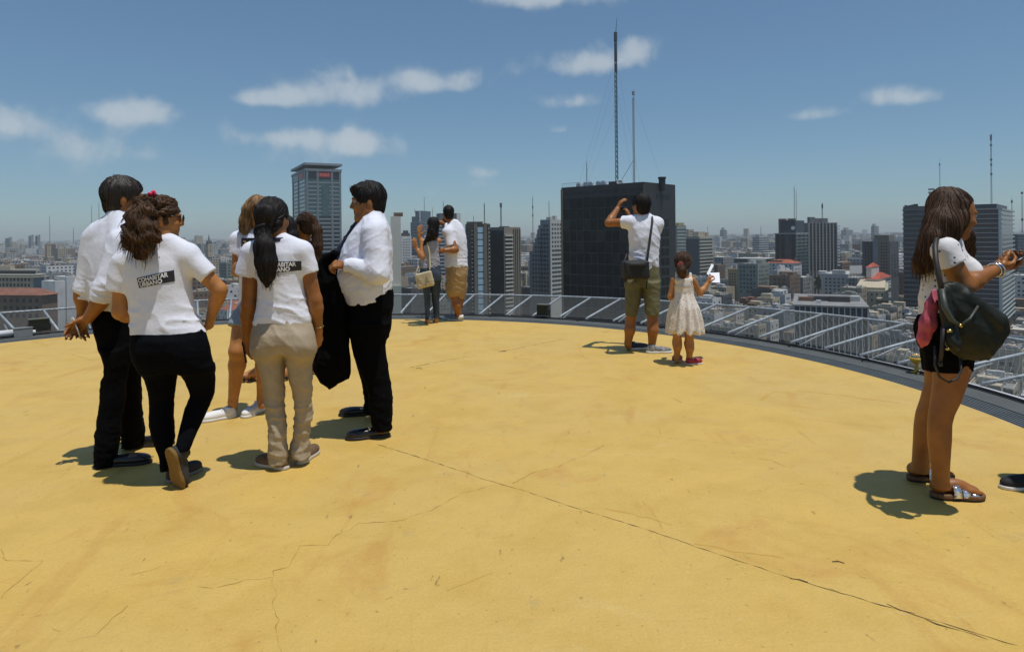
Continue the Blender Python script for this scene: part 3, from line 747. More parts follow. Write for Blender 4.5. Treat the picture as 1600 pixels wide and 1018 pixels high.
    b = Bld(1283, 410, 700, 1262, 1291, yaw=42); b.root('blue_roof_block', 'navy glass low block at the foot of the ribbed grey tower', 'building'); b.body(GLASSB()); b.bands('LR', 9, b.px(4.4), b.px(2), b.px(1.2), mat('slab_blue2', (.10, .13, .16), .6), .4); m = MB(); b.box(m, 0, b.L, 0, b.R, b.zt + .01, b.zt + .8); b.part('roof', m, mat('roof_blue', (.03, .07, .16), .5))
    b = Bld(1316, 410, 720, 1292, 1330, yaw=42); b.root('brown_wide_block', 'dull brown wide block between the ribbed grey tower and the white rooftop billboard', 'building'); b.body(wallm('brown')); b.windows('LR', 7, b.px(4.4), b.px(3), b.px(4), b.px(2.4), b.px(2.2))
    b = Bld(1325, 430, 560, 1283, 1345, yaw=36); b.root('pale_hip_block', 'pale grey block with a row of dark windows above the colonnaded roof', 'building'); b.body(wallm('pale grey')); b.windows('LR', 5, b.px(5.5), b.px(5), b.px(6), b.px(3), b.px(2.6)); b.hut(3, 3, 10, 6, 4.0, wallm('pale grey')); b.hut(18, 3, 6, 6, 3.0, wallm('white')); b.parapet(wallm('pale grey'))
    rt = empty('billboard', at(1338, 428, 540), 'blank white rooftop billboard facing the deck', 'billboard'); m = MB(); p0, p1 = at(1328, 427, 540), at(1347, 427, 540); hh = 12 * 540 / FOC; m.box(p0[0], p1[0], 540, 540.5, p0[2], p0[2] + hh); m.build('panel', mat('billboard_white', (.78, .78, .77), .6), rt); m = MB()
    for i in range(4): x = p0[0] + (p1[0] - p0[0]) * (i + .5) / 4; m.tube([(x, 541, p0[2] - 6), (x, 540.7, p0[2] + hh)], .15, 4)
    o = m.build('frame', mat('mast_120', (.12, .13, .14), .6, .2), rt); o['kind'] = 'stuff'
    b = Bld(1340, 434, 545, 1322, 1352, yaw=42); b.root('billboard_block', 'grey block carrying the blank white billboard', 'building'); b.body(wallm('grey')); b.windows('LR', 7, b.px(5), b.px(3), b.px(4.6), b.px(2.2), b.px(2.4))
    red = mat('red_roof_tile', (.36, .07, .035), .8, var=.2, vscale=.4)
    b = Bld(1372, 436, 520, 1352, 1392, yaw=42); b.root('red_roofed_villa', 'white house with turret and bright red hipped roofs among the low blocks', 'house'); b.body(wallm('white')); b.windows('LR', 7, b.px(5), b.px(3), b.px(4.2), b.px(2), b.px(2.8))
    m = MB(); z = b.zt; ap = b.w(b.L * .25, b.R * .5, z + b.px(9)); ap2 = b.w(b.L * .8, b.R * .5, z + b.px(7)); c4 = [b.w(-.8, -.8, z), b.w(b.L + .8, -.8, z), b.w(b.L + .8, b.R + .8, z), b.w(-.8, b.R + .8, z)]; m.add(c4 + [ap, ap2], [(0, 4, 5, 1), (1, 5, 2), (2, 5, 4, 3), (3, 4, 0), (0, 1, 2, 3)]); b.part('roof', m, red)
    m = MB(); b.box(m, b.L * .55, b.L * .95, 1, b.R * .6, z + .5, z + b.px(18)); b.part('turret', m, wallm('white')); m = MB(); z2 = z + b.px(18); c4 = [b.w(b.L * .52, .3, z2 + .01), b.w(b.L * .98, .3, z2 + .01), b.w(b.L * .98, b.R * .65, z2 + .01), b.w(b.L * .52, b.R * .65, z2 + .01)]; m.add(c4 + [b.w(b.L * .75, b.R * .33, z2 + b.px(7))], [(0, 4, 1), (1, 4, 2), (2, 4, 3), (3, 4, 0), (0, 1, 2, 3)]); b.part('turret_roof', m, red)
    b = Bld(1388, 455, 460, 1337, 1409, yaw=30); b.root('cream_row_block', 'long cream block with small upright windows behind the colonnaded building', 'building'); b.body(mat('wall_cream_dim', (.33, .32, .26), .85)); b.windows('L', 5, b.px(9), b.px(3.5), b.px(7), b.px(2.2), b.px(4)); m = MB(); b.box(m, b.L * .1, b.L, 2, b.R, b.zt + .01, b.zt + b.px(5)); b.part('attic', m, wallm('cream')); m = MB(); b.fbox(m, 'L', -4, b.L * .35, b.zt - b.px(13), b.zt - b.px(10), .02, 7); b.part('canopy', m, wallm('beige')); b.hut(-3, -4, 3, 4, -b.px(16) + .0 if False else 2.5, wallm('cream'))
    # ---- colonnaded building beneath the net
    b = Bld(1356, 482.5, 300, 1241, 1377.5, yaw=24); b.root('colonnade_block', 'long dark office block with white vertical fins seen through and above the net', 'building'); b.body(mat('wall_dark_slate', (.07, .075, .085), .8)); nfin = 13; st = b.L / nfin
    for i in range(nfin + 1):
        m = MB(); b.fbox(m, 'L', i * st - .22, i * st + .22, GZ, b.zt + .3, .02, .9); b.part('fin', m, mat('fin_white', (.48, .50, .50), .7))
    for i in range(nfin):
        for j in range(7):
            m = MB(); zz = b.zt - 1.6 - j * 3.9; b.fbox(m, 'L', i * st + .35, (i + 1) * st - .35, zz - 2.6, zz, .02, .15); b.part('window', m, GLASS())
    m = MB(); b.box(m, -.6, b.L + .6, -1.2, b.R + .4, b.zt + .31, b.zt + 1.1); b.part('roof', m, roofm('grey'))
    for i in range(11):
        t = b.R * i / 11; m = MB(); b.fbox(m, 'R', t + .3, t + b.R / 11 - .5, GZ, b.zt - .6, .02, .6); b.part('rib', m, mat('rib_grey', (.26, .265, .255), .75))
    for u, v, w, d, h, k in ((.2, .3, 9, 5, 2.6, 'dark'), (.42, .35, 12, 6, 2.2, 'dark'), (.05, .4, 4, 4, 2.4, 'pale'), (.72, .3, 7, 5, 2, 'rusty'), (.62, .15, 2, 2, 1.4, 'silver')): b.hut(b.L * u, b.R * v, w, d, h, roofm(k), z=b.zt + 1.1)
    # ---- left side
    b = Bld(52, 430, 430, -40, 68, yaw=12); b.root('cream_classical_block', 'cream classical block with terraced cornices behind the net on the group side', 'building'); b.body(wallm('cream')); b.windows('L', 3, b.px(8.5), b.px(4.5), b.px(7), b.px(3.6), b.px(4.6)); 
    for zz, o_ in ((0, 1.2), (b.px(-1), 2)): m = MB(); b.box(m, -o_, b.L + o_, -o_, b.R + o_, b.zt + zz * .5 + .01 + (0 if zz == 0 else -1.2), b.zt + zz * .5 + (.6 if zz == 0 else -.7)); b.part('cornice', m, mat('slab_cream', (.48, .45, .38), .7))
    m = MB(); b.box(m, 3, b.L, 4, b.R - 3, b.zt + .65, b.zt + b.px(7)); b.part('attic', m, mat('wall_dark_slate', (.07, .075, .085), .8)); m = MB(); b.box(m, 1.5, b.L, 2.5, b.R - 1.5, b.zt + b.px(7) + .01, b.zt + b.px(9)); b.part('attic_cornice', m, mat('slab_cream', (.48, .45, .38), .7)); m = MB(); b.box(m, b.L * .45, b.L, 6, b.R - 5, b.zt + b.px(9), b.zt + b.px(15)); b.part('upper_attic', m, wallm('cream'))
    m = MB(); b.fbox(m, 'R', 0, b.R, GZ, b.zt - 1.3, .02, .3); b.part('shade_tinted_wall', m, wallm('bluish grey'))  # shade put into the colour: bluish grey sheet over the cream side
    b = Bld(66, 461, 350, -30, 90, yaw=10); b.root('brown_roof_hall', 'long hall with red-brown roof just outside the net behind the floodlight', 'building'); b.body(wallm('brown')); m = MB(); c4 = [b.w(-1, -1, b.zt), b.w(b.L, -1, b.zt), b.w(b.L, b.R + 1, b.zt), b.w(-1, b.R + 1, b.zt)]; m.add(c4 + [b.w(6, b.R / 2, b.zt + 3.5), b.w(b.L, b.R / 2, b.zt + 3.5)], [(0, 4, 5, 1), (2, 5, 4, 3), (3, 4, 0), (1, 5, 2), (0, 1, 2, 3)]); b.part('roof', m, mat('roof_rust_brown', (.20, .085, .055), .85, var=.3, vscale=.3)); b.windows('L', 3, 4, 2, 4, 2, 2)
    for xc, yt, x0, x1, lab in ((86, 439, 65, 90, 'lower blank white block of the white pair behind the net'), (104, 432, 84, 108, 'taller blank white block of the white pair behind the net')):
        b = Bld(xc, yt, 400 if xc < 90 else 415, x0, x1, yaw=25); b.root('white_blank_block', lab, 'building'); b.body(wallm('white')); b.hut(2, 2, 3, 3, 1.2, roofm('grey'))
    b = Bld(70, 382, 1300, 62.5, 81, yaw=60); b.root('brick_tower', 'brown brick tower with pale stripes standing above the far low roofs', 'building'); b.body(mat('wall_brick_far', (.21, .12, .075), .85)); m = MB()
    for t in (.3, .62): b.fbox(m, 'R', b.R * t, b.R * t + b.px(2.6), GZ, b.zt - 2, .02, .4)
    b.part('pale_stripes', m, wallm('beige'), True)
    b = Bld(8, 372, 2400, 4, 15.5, yaw=60); b.root('far_teal_tower', 'far small teal tower on the hazy skyline', 'building'); b.body(GLASST()); b.hut(2, 10, 10, 10, 4, wallm('grey'))
    for x in (47.5, 58): b = Bld(x + .5, 368, 2400, x - 3, x + 5, yaw=50); b.root('far_twin_tower', 'far hazy twin of the two tall towers above the brick tower, %s one' % ('outer' if x < 50 else 'inner'), 'building'); b.body(wallm('bluish grey')); b.hut(2, 3, 6, 6, 4, wallm('grey'))
    b = Bld(325, 381, 1150, 320, 333, yaw=45); b.root('domed_church', 'cream church tower with dark dome and spire on the skyline', 'church'); b.body(wallm('cream')); q = b.w(b.L / 2, b.R / 2, b.zt); r = b.px(4.2); m = MB(); m.ring((q[0], q[1]), [(r, q[2] + .02), (r * 1.05, q[2] + b.px(2)), (r * .7, q[2] + b.px(5)), (.3 * r, q[2] + b.px(6.2)), (.25 * r, q[2] + b.px(8.5)), (.01, q[2] + b.px(16))], 0, 2 * pi, 14); b.part('dome', m, mat('dome_slate', (.04, .045, .05), .7))
    m = MB(); b.windows('LR', 3, b.px(4), b.px(2), b.px(3), b.px(1.2), b.px(2))
    for xc, yt, Y, x0, x1, col, lab in ((1130, 359, 2600, 1125, 1135.5, 'bluish grey', 'square hazy tower rising alone above the far skyline beyond the child'), (1186, 370, 1350, 1176, 1201, 'pale grey', 'pale blue-grey office block with even floors on the far middle skyline'), (1322, 359, 2900, 1314, 1333, 'bluish grey', 'hazy flat-topped pair on the skyline beyond the ribbed grey tower'),
                                        (1366, 353, 2300, 1361, 1373, 'bluish grey', 'hazy tower with a narrow head beyond the stepped dark block'), (48, 412, 900, 20, 60, 'beige', 'beige low block beneath the brick tower')):
        b = Bld(xc, yt, Y, x0, x1, yaw=45); b.root('far_block', lab, 'building'); b.body(wallm(col)); b.bands('LR', 8, b.px(3.6), b.px(1.5), b.px(1.2), GLASS(), .2); b.hut(2, 3, b.L * .5, b.R * .4, b.px(3.5), wallm('grey'))
    for x, y0, y1, Y in ((143.5, 318, 372, 1400), (155, 312, 372, 1500), (78, 334, 380, 1600), (115, 354, 380, 1600), (663, 306, 330, 1060), (693, 311, 352, 720), (1106, 352, 374, 1800), (1189, 352, 372, 1400), (648, 326, 332, 1060), (740, 336, 352, 600), (676, 322, 352, 1000)):
        mast(x, y0, y1, Y, {143.5: 'thin hazy mast rising beside the head of the man in the dress shirt', 155: 'taller hazy mast beside the head of the man in the dress shirt', 78: 'faint mast above the brick tower', 115: 'short faint mast over the far low roofs', 663: 'needle mast on the blue glass tower', 693: 'faint needle above the navy glass block', 1106: 'faint mast above the deep-balcony block', 1189: 'faint mast over the pale blue-grey office block', 648: 'short spike at the edge of the blue glass tower', 740: 'short mast on the block with the glass strip', 676: 'slim spike between the heads of the couple'}[x], .0009 * Y, (.16, .18, .2), Y < 800)
heroes()
# ------------------------------------------------------------------ the low city between the landmarks
def fill_city():
    rng = np.random.default_rng(77)
    # painter's map of what the landmarks already cover, nearest first, so unseen blocks are not built
    W, H = 1600, 1018
    cover = np.zeros((H, W), bool)
    deckline = np.interp(np.arange(W), [0, 141, 330, 612, 700, 900, 990, 1130, 1330, 1440, 1600], [520, 512, 497, 490, 490, 495, 505, 522, 560, 590, 632])
    for x in range(W): cover[int(deckline[x]):, x] = True
    def pxy(p):
        u, v = p[0] / p[1] * FOC, -(p[2] - EYE) / p[1] * FOC
        return 800 + u + ROLL * v, HOR + v - ROLL * u
    def rect(P):
        q = np.array([pxy(p) for p in P]); return int(q[:, 0].min()), int(q[:, 0].max()) + 1, int(q[:, 1].min()), int(q[:, 1].max()) + 1
    items = []
    for o in SC.objects:
        if o.get('category') in ('building', 'office tower', 'house', 'church'):
            P = []
            for c in o.children:
                if c.type == 'MESH' and c.name.split('.')[0] in ('wall', 'raised_centre', 'upper_tower'):
                    P += [tuple(Vector(v.co) + Vector(o.location) + Vector(c.location)) for v in c.data.vertices]
            if P: items.append((min(p[1] for p in P), 'hero', P, o.name))
    foot = []
    for it in items:
        A = np.array(it[2]); foot.append((A[:, :2].mean(0), np.ptp(A[:, :2], axis=0).max() * .5))
    # lots on the turned street grid
    lots = []
    for nb, sp, wl, wh, y0, y1 in ((6, 17.2, 10, 16.8, 215, 500), (4, 25.5, 16, 25.2, 500, 860)):
        for i in range(-20 * nb, 20 * nb):
            for j in range(-20 * nb, 20 * nb):
                bi, bj = i // nb, j // nb
                c = -LD * (bi * 118 + (i % nb) * sp + 12) + RD * (bj * 118 + (j % nb) * sp + 12)
                if c[1] < y0 or c[1] > y1 or abs(c[0] / c[1]) > .86: continue
                w, d = rng.uniform(wl, wh), rng.uniform(wl, wh)
                if any(np.linalg.norm(c - f[0]) < f[1] + 9 for f in foot): continue
                u = 800 + c[0] / c[1] * FOC
                if 1215 < u < 1400 and c[1] < 318: continue
                lots.append((c, w, d))
    lots.sort(key=lambda l: l[0][1])
    hs = []
    for c, w, d in lots:
        Y = c[1]
        h = rng.choice([12, 16, 20, 24, 28, 33, 40, 48], p=[.05, .10, .14, .17, .18, .16, .12, .08]) + rng.uniform(-2, 2)
        hmax = 75 - ((18 + .034 * Y) if rng.random() < .6 else (10 + .024 * Y))         # keeps low roofs under the landmark tops
        if Y < 500: hmax = min(hmax, 10 + (Y - 215) * .085 + rng.uniform(-3, 6))
        hs.append(min(h, max(8, hmax)))
    things = [(c[1], 'lot', c, w, d, h) for (c, w, d), h in zip(lots, hs)] + items
    things.sort(key=lambda t: t[0])
    keep = []
    for t in things:
        if t[1] == 'hero': P = t[2]; P = [p for p in P if p[1] > 1]
        else:
            _, _, c, w, d, h = t
            P = [(*(c + LD * u + RD * v), z) for u in (-w / 2, w / 2) for v in (-d / 2, d / 2) for z in (GZ, GZ + h)]
        x0, x1, y0, y1 = rect(P); x0, x1, y0, y1 = max(0, x0), min(W, x1), max(0, y0), min(H, y1)
        if x1 <= x0 or y1 <= y0: continue
        sub = cover[y0:y1, x0:x1]
        vis = (~sub).sum()
        if t[1] == 'lot' and vis < 40: continue
        if t[1] == 'lot': keep.append((vis, t, ((x0 + x1) / 2, y0)))
        ins = max(0, int((x1 - x0) * .06)); cover[y0:y1, x0 + ins:x1 - ins] = True
    keep.sort(key=lambda k: -k[0])
    rest = keep[285:]; keep = keep[:285]
    # landmarks for the labels
    LM = [(1032, 'the black glass tower'), (1110, 'the terraced cream block'), (1185, 'the heavy-roofed block'), (1236, 'the dark tower with the dial'), (1284, 'the ribbed grey tower'), (1338, 'the white billboard'),
          (1374, 'the red-roofed villa'), (1432, 'the navy striped tower'), (1530, 'the maroon striped tower'), (1596, 'the bluish edge block'), (846, 'the stepped grey tower'), (790, 'the beige balcony block'), (745, 'the block with a glass strip'),
          (700, 'the navy glass block'), (655, 'the blue glass tower'), (616, 'the white slab block'), (495, 'the capped tower'), (326, 'the domed church'), (95, 'the blank white pair'), (30, 'the cream classical block'), (205, 'the curly ponytail'), (420, 'the sleek black ponytail')]
    used = set()
    wk = list(WALLS); rk = ['grey', 'dark', 'red tile', 'pale', 'rusty', 'silver']
    wp = np.array([.17, .16, .13, .08, .12, .04, .13, .05, .03, .05, .04]); wp /= wp.sum()
    rp = np.array([.34, .22, .05, .24, .11, .04])
    extras = ['one stair hut', 'two roof huts', 'a water tank', 'balconied front', 'a blank side wall', 'a raised attic', 'roof clutter', 'a plain parapet', 'rows of wide windows', 'a roof shed', 'an air duct', 'a tall hut']
    for vis, t, (cx, y0) in keep:
        _, _, c, w, d, h = t
        lm = min(LM, key=lambda l: abs(l[0] - cx))[1]; near = 'low' if h < 22 else ('mid-rise' if h < 36 else 'tall')
        for _ in range(300):
            wa, ro, ex = rng.choice(wk, p=wp), rng.choice(rk, p=rp), rng.choice(extras)
            if (wa, ro, ex, lm) not in used and ro != wa: break
        used.add((wa, ro, ex, lm))
        lab = '%s %s block, %s roof, %s, near %s' % (near, wa, ro, ex.removeprefix('a ').removeprefix('an '), lm)
        rt = empty('city_block', (c[0], c[1], GZ), lab, 'building', 'blocks of the low city')
        q = c - LD * w / 2 - RD * d / 2
        b = Bld.__new__(Bld); b.c = q; b.ld, b.rd = LD, RD; b.zt = GZ + h; b.zb = GZ; b.L, b.R = w, d; b.Y = c[1]; b.o = rt
        wm = wallm(wa); b.body(wm)
        m = MB()
        if ro == 'red tile':
            z = b.zt + .02; e = .5; k = [b.w(-e, -e, z), b.w(w + e, -e, z), b.w(w + e, d + e, z), b.w(-e, d + e, z)]; rh = rng.uniform(2, 3.6)
            m.add(k + [b.w(w * .3, d / 2, z + rh), b.w(w * .7, d / 2, z + rh)], [(0, 4, 5, 1), (2, 5, 4, 3), (3, 4, 0), (1, 5, 2), (0, 1, 2, 3)])
        else:
            b.box(m, .3, w - .3, .3, d - .3, b.zt + .003, b.zt + .25)
        b.part('roof', m, roofm(ro))
        zt = b.zt
        fl = max(2, int((h - 4) / 3.3)); sides = 'L' if ex == 'a blank side wall' else 'LR'
        fl = min(fl, 7)
        b.windows(sides, fl, 3.3, 1.3, rng.uniform(2.8, 3.8), 2.4 if ex == 'rows of wide windows' else rng.uniform(1.2, 1.8), rng.uniform(1.3, 1.7), mat('window_far', (.035, .04, .045), .3, var=.5, vscale=.3), rng=rng, skip=.12)
        if ro != 'red tile':
            b.parapet(wm, rng.uniform(.6, 1.2), .3)
            if ex not in ('a plain parapet',):
                b.hut(rng.uniform(2, w * .4), rng.uniform(2, d * .4), rng.uniform(3, 7), rng.uniform(3, 6), rng.uniform(2.2, 3.4) * (1.8 if ex == 'a tall hut' else 1), wallm(rng.choice(['cream', 'pale grey', 'beige', wa])), z=b.zt + .25)
        else: b.hut(2, d * .5, 1.2, 1.2, 4.2, wallm('brick red'), 'chimney')
        if ex == 'two roof huts': b.hut(w * .62, d * .6, 4, 4, 2.6, wallm('beige'), z=b.zt + .25)
        if ex == 'a water tank': b.tank(w * .7, d * .3, 1.2, 2.2)
        if ex == 'a raised attic': b.hut(w * .12, d * .55, w * .7, d * .36, 3.2, wm, 'attic', z=b.zt + .25)
        if ex == 'a roof shed': b.hut(w * .45, d * .1, w * .45, d * .5, 2.2, roofm('rusty'), 'shed', z=b.zt + .25)
        if ex == 'an air duct': b.hut(w * .1, d * .75, w * .75, 1.2, 1.2, roofm('silver'), 'duct', z=b.zt + .25)
        if ro != 'red tile':
            m = MB()
            for _ in range(14 if ex == 'roof clutter' else 8): u, v, s_ = rng.uniform(1, w - 3), rng.uniform(1, d - 3), rng.uniform(.8, 2.2); b.box(m, u, u + s_, v, v + s_ * rng.uniform(.6, 1.4), b.zt + .26, b.zt + .26 + rng.uniform(.7, 2.2))
            b.part('roof_clutter', m, roofm('pale'), True)
        if ex == 'balconied front':
            for f in range(min(fl, 5)):
                m = MB(); b.fbox(m, 'L', w * .15, w * .85, zt - 3.0 - f * 3.3, zt - 2.1 - f * 3.3, .02, 1.3); b.part('balcony', m, wallm('pale grey'))
    # ---- everything further off is one mass of roofs and walls
    def far_wall(name, col, wc):
        m_ = mat(name, col, .9)
        nt = m_.node_tree; N, L = nt.nodes, nt.links; b_ = N['Principled BSDF']
        tc = N.new('ShaderNodeTexCoord'); sp = N.new('ShaderNodeSeparateXYZ'); L.new(tc.outputs['Object'], sp.inputs[0])
        def M(op, a, b2=None):
            n = N.new('ShaderNodeMath'); n.operation = op
            for k, v in enumerate((a, b2)):
                if v is None: continue
                if isinstance(v, (int, float)): n.inputs[k].default_value = v
                else: L.new(v, n.inputs[k])
            return n.outputs[0]
        def cell(s_, per, a): return M('LESS_THAN', M('FRACT', M('DIVIDE', s_, per)), a)
        u = M('ADD', sp.outputs[0], sp.outputs[1])
        f = M('MULTIPLY', cell(sp.outputs[2], 3.3, .48), cell(u, 3.6, .5))
        ge = N.new('ShaderNodeNewGeometry'); s2 = N.new('ShaderNodeSeparateXYZ'); L.new(ge.outputs['Normal'], s2.inputs[0])
        f = M('MULTIPLY', f, M('LESS_THAN', s2.outputs[2], .5))
        nz = N.new('ShaderNodeTexNoise'); nz.inputs['Scale'].default_value = .02; L.new(tc.outputs['Object'], nz.inputs['Vector'])
        mr = N.new('ShaderNodeMapRange'); mr.inputs[3].default_value = .7; mr.inputs[4].default_value = 1.3; L.new(nz.outputs[0], mr.inputs[0])
        vm = N.new('ShaderNodeVectorMath'); vm.operation = 'SCALE'; vm.inputs[0].default_value = col; L.new(mr.outputs[0], vm.inputs['Scale'])
        mx = N.new('ShaderNodeMix'); mx.data_type = 'RGBA'; L.new(f, mx.inputs[0]); L.new(vm.outputs[0], mx.inputs[6]); mx.inputs[7].default_value = (*wc, 1); L.new(mx.outputs[2], b_.inputs['Base Color'])
        return m_
    fm = [far_wall('far_wall_%d' % i, c, (.05, .055, .06)) for i, c in enumerate([(.46, .39, .28), (.30, .30, .29), (.66, .65, .62), (.26, .19, .13), (.42, .35, .25), (.42, .42, .41), (.14, .145, .15), (.26, .12, .08), (.22, .26, .29)])]
    fr = [mat('far_roof_%d' % i, c, .9, var=.3, vscale=.05) for i, c in enumerate([(.26, .26, .25), (.08, .08, .08), (.30, .11, .06), (.46, .45, .42), (.20, .13, .09)])]
    BV = np.array([(x, y, z) for z in (0, 1) for y in (-.5, .5) for x in (-.5, .5)]); BF = np.array([(0, 1, 5, 4), (2, 6, 7, 3), (0, 4, 6, 2), (1, 3, 7, 5), (4, 5, 7, 6)])
    Vs, Fs, Is = [], [], []
    n0 = 0
    Rm = np.stack([-LD, RD])       # grid axes
    def addbox(c, w, d, z0, z1, wi, ri):
        nonlocal n0
        v = BV * (w, d, z1 - z0) + (c[0], c[1], z0); Vs.append(v); Fs.append(BF + n0); Is.append([wi] * 4 + [ri]); n0 += 8
    def torow(p): return np.array((p @ Rm[0], p @ Rm[1]))
    N_ = 11000
    Yf = 560 * np.exp(rng.uniform(0, 1, N_) ** .9 * math.log(9500 / 560)); Xf = Yf * rng.uniform(-.98, .98, N_)
    for k in range(N_):
        Y = Yf[k]; p = np.array((Xf[k], Y))
        g = torow(p); g = np.round(g / 36) * 36 + rng.uniform(-3, 3, 2)
        if (int(round(g[0] / 36)) % 4 == 0 or int(round(g[1] / 36)) % 4 == 0) and Y < 2500: continue
        p2 = -LD * g[0] + RD * g[1]
        if p2[1] < 545 or any(np.linalg.norm(p2 - f[0]) < f[1] + 14 for f in foot): continue
        if p2[1] < 870 and any(np.linalg.norm(p2 - kk[1][2]) < 30 for kk in keep): continue
        h = rng.gamma(4.0, 6.5) + 7
        hmax = 75 - (14 + .016 * p2[1]) if p2[1] < 2200 else 46
        if rng.random() < .08 and p2[1] > 1100: h = rng.uniform(45, 62); hmax = 70
        if rng.random() < .006 and p2[1] > 2500: h = rng.uniform(70, 95); hmax = 100
        h = max(8, min(h, hmax)); s_ = 1 + min(2.2, p2[1] / 4200)
        w, d = rng.uniform(14, 32) * s_, rng.uniform(14, 32) * s_
        if h > 50: w, d = w * .6, d * .6
        wi = int(rng.choice(9, p=[.15, .15, .22, .08, .13, .14, .05, .03, .05])); ri = 9 + int(rng.choice(5, p=[.38, .2, .05, .27, .10]))
        addbox(g, w, d, GZ, GZ + h, wi, ri)
        if p2[1] < 2600:
            for _ in range(rng.integers(1, 4)):
                a, b_ = rng.uniform(-.35, .35, 2); sw, sd = rng.uniform(2, 8), rng.uniform(2, 8)
                addbox(g + np.array((a * w, b_ * d)), sw, sd, GZ + h, GZ + h + rng.uniform(1.5, 4.5), int(rng.integers(0, 6)), 9 + int(rng.integers(0, 5)))
    for vis, t, _ in rest:
        _, _, c, w, d, h = t; g = torow(c); addbox(g, w, d, GZ, GZ + h, int(rng.integers(0, 7)), 9 + int(rng.integers(0, 5)))
    me = mesh('distant_city', np.concatenate(Vs), np.concatenate(Fs), fm + fr, False, np.concatenate(Is))
    o = link('distant_city', me); o.rotation_euler.z = math.atan2(-LD[1], -LD[0])
    tag(o, 'far sprawl of small pale roofs and walls fading to the horizon', kind='stuff')
    # ---- tree clumps between the far roofs
    tv, tf = [], []; n = 0
    for _ in range(260):
        Y = 520 * math.exp(rng.uniform(0, 1) * math.log(7)); X = Y * (rng.uniform(-.95, -.05) if rng.random() < .65 else rng.uniform(-.1, .9))
        R0 = rng.uniform(6, 14) * (1 + Y / 3000); zc = GZ + rng.uniform(16, 30)
        for _ in range(60):
            v = unit(rng.normal(0, 1, 3)) * R0 * rng.uniform(.4, 1) * (1, 1, .55); s_ = R0 * rng.uniform(.14, .30)
            c = np.array((X, Y, zc)) + v; A = rng.normal(0, 1, (2, 3)); A /= np.linalg.norm(A, axis=1)[:, None]
            tv += [c + A[0] * s_, c + A[1] * s_, c - A[0] * s_, c - A[1] * s_]; tf.append((n, n + 1, n + 2, n + 3)); n += 4
    o = link('foliage', mesh('foliage', np.array(tv), np.array(tf), mat('city_leaves', (.045, .075, .03), .8, var=.4, vscale=.08)))
    tag(o, 'dark green tree crowns scattered between the far roofs', kind='stuff')
fill_city()
# ------------------------------------------------------------------ the round yellow deck
DC = (-2.35, 5.0); DR = 5.95
def deck_material():
    m = mat('yellow_deck_paint', (.57, .36, .09), .62, spec=.35)
    nt = m.node_tree; N, L = nt.nodes, nt.links; b = N['Principled BSDF']
    tc = N.new('ShaderNodeTexCoord'); src = tc.outputs['Object']
    def noise(sc, det, ro, stretch=None, rot=0.0, dist=0.0):
        v = src
        if stretch:
            mp = N.new('ShaderNodeMapping'); mp.inputs['Scale'].default_value = stretch; mp.inputs['Rotation'].default_value = (0, 0, rot); L.new(src, mp.inputs[0]); v = mp.outputs[0]
        n = N.new('ShaderNodeTexNoise'); n.inputs['Scale'].default_value = sc; n.inputs['Detail'].default_value = det; n.inputs['Roughness'].default_value = ro; n.inputs['Distortion'].default_value = dist
        L.new(v, n.inputs['Vector']); return n.outputs[0]
    def rng_(s, a, b_, lo=0.0, hi=1.0):
        r = N.new('ShaderNodeMapRange'); r.inputs[1].default_value = a; r.inputs[2].default_value = b_; r.inputs[3].default_value = lo; r.inputs[4].default_value = hi; L.new(s, r.inputs[0]); return r.outputs[0]
    def mul(a, b_):
        n = N.new('ShaderNodeMath'); n.operation = 'MULTIPLY'; L.new(a, n.inputs[0])
        if isinstance(b_, float): n.inputs[1].default_value = b_
        else: L.new(b_, n.inputs[1])
        return n.outputs[0]
    def over(a, f, col):
        x = N.new('ShaderNodeMix'); x.data_type = 'RGBA'; L.new(f, x.inputs[0])
        if isinstance(a, tuple): x.inputs[6].default_value = (*a, 1)
        else: L.new(a, x.inputs[6])
        x.inputs[7].default_value = (*col, 1); return x.outputs[2]
    c = over((.62, .408, .098), rng_(noise(.55, 6, .6, dist=.6), .35, .68), (.575, .395, .122))
    c = over(c, rng_(noise(2.6, 6, .62), .46, .74, 0, .7), (.52, .33, .064))
    c = over(c, mul(rng_(noise(1.1, 8, .68, dist=1.2), .56, .69), .45), (.47, .22, .05))            # rusty blooms
    c = over(c, mul(rng_(noise(2.2, 7, .7, (1, .22, 1), .9, 1.0), .60, .69), .36), (.44, .21, .05))    # rusty streaks
    c = over(c, mul(rng_(noise(1.7, 7, .7, (.3, 1, 1), .5, .8), .61, .73), .45), (.66, .53, .25))     # worn pale smears
    c = over(c, mul(rng_(noise(3.2, 7, .7, dist=.4), .62, .72), .45), (.33, .27, .15))                # grey grime
    c = over(c, mul(rng_(noise(4.2, 8, .75, (1, .16, 1), .55, .6), .63, .69), .5), (.36, .20, .05))      # long thin scrapes
    c = over(c, mul(rng_(noise(3.6, 8, .75, (.14, 1, 1), -.3, .6), .645, .70), .5), (.70, .58, .33))
    c = over(c, mul(rng_(noise(26, 3, .7), .655, .70), .6), (.24, .155, .05))                         # specks
    c = over(c, mul(rng_(noise(11, 5, .75, (1, .3, 1), .7), .655, .70), .75), (.17, .115, .05))          # nicks
    c = over(c, rng_(noise(85, 4, .7), .38, .72, 0, .26), (.32, .19, .035))
    L.new(c, b.inputs['Base Color'])
    r = rng_(noise(5, 5, .6), .3, .7, .5, .75); L.new(r, b.inputs['Roughness'])
    ad = N.new('ShaderNodeMath'); ad.operation = 'ADD'; L.new(mul(noise(70, 5, .7), .5), ad.inputs[0]); L.new(mul(noise(7, 4, .6), 2.2), ad.inputs[1])
    bp = N.new('ShaderNodeBump'); bp.inputs['Strength'].default_value = .5; bp.inputs['Distance'].default_value = .012
    L.new(ad.outputs[0], bp.inputs['Height']); L.new(bp.outputs[0], b.inputs['Normal'])
    return m
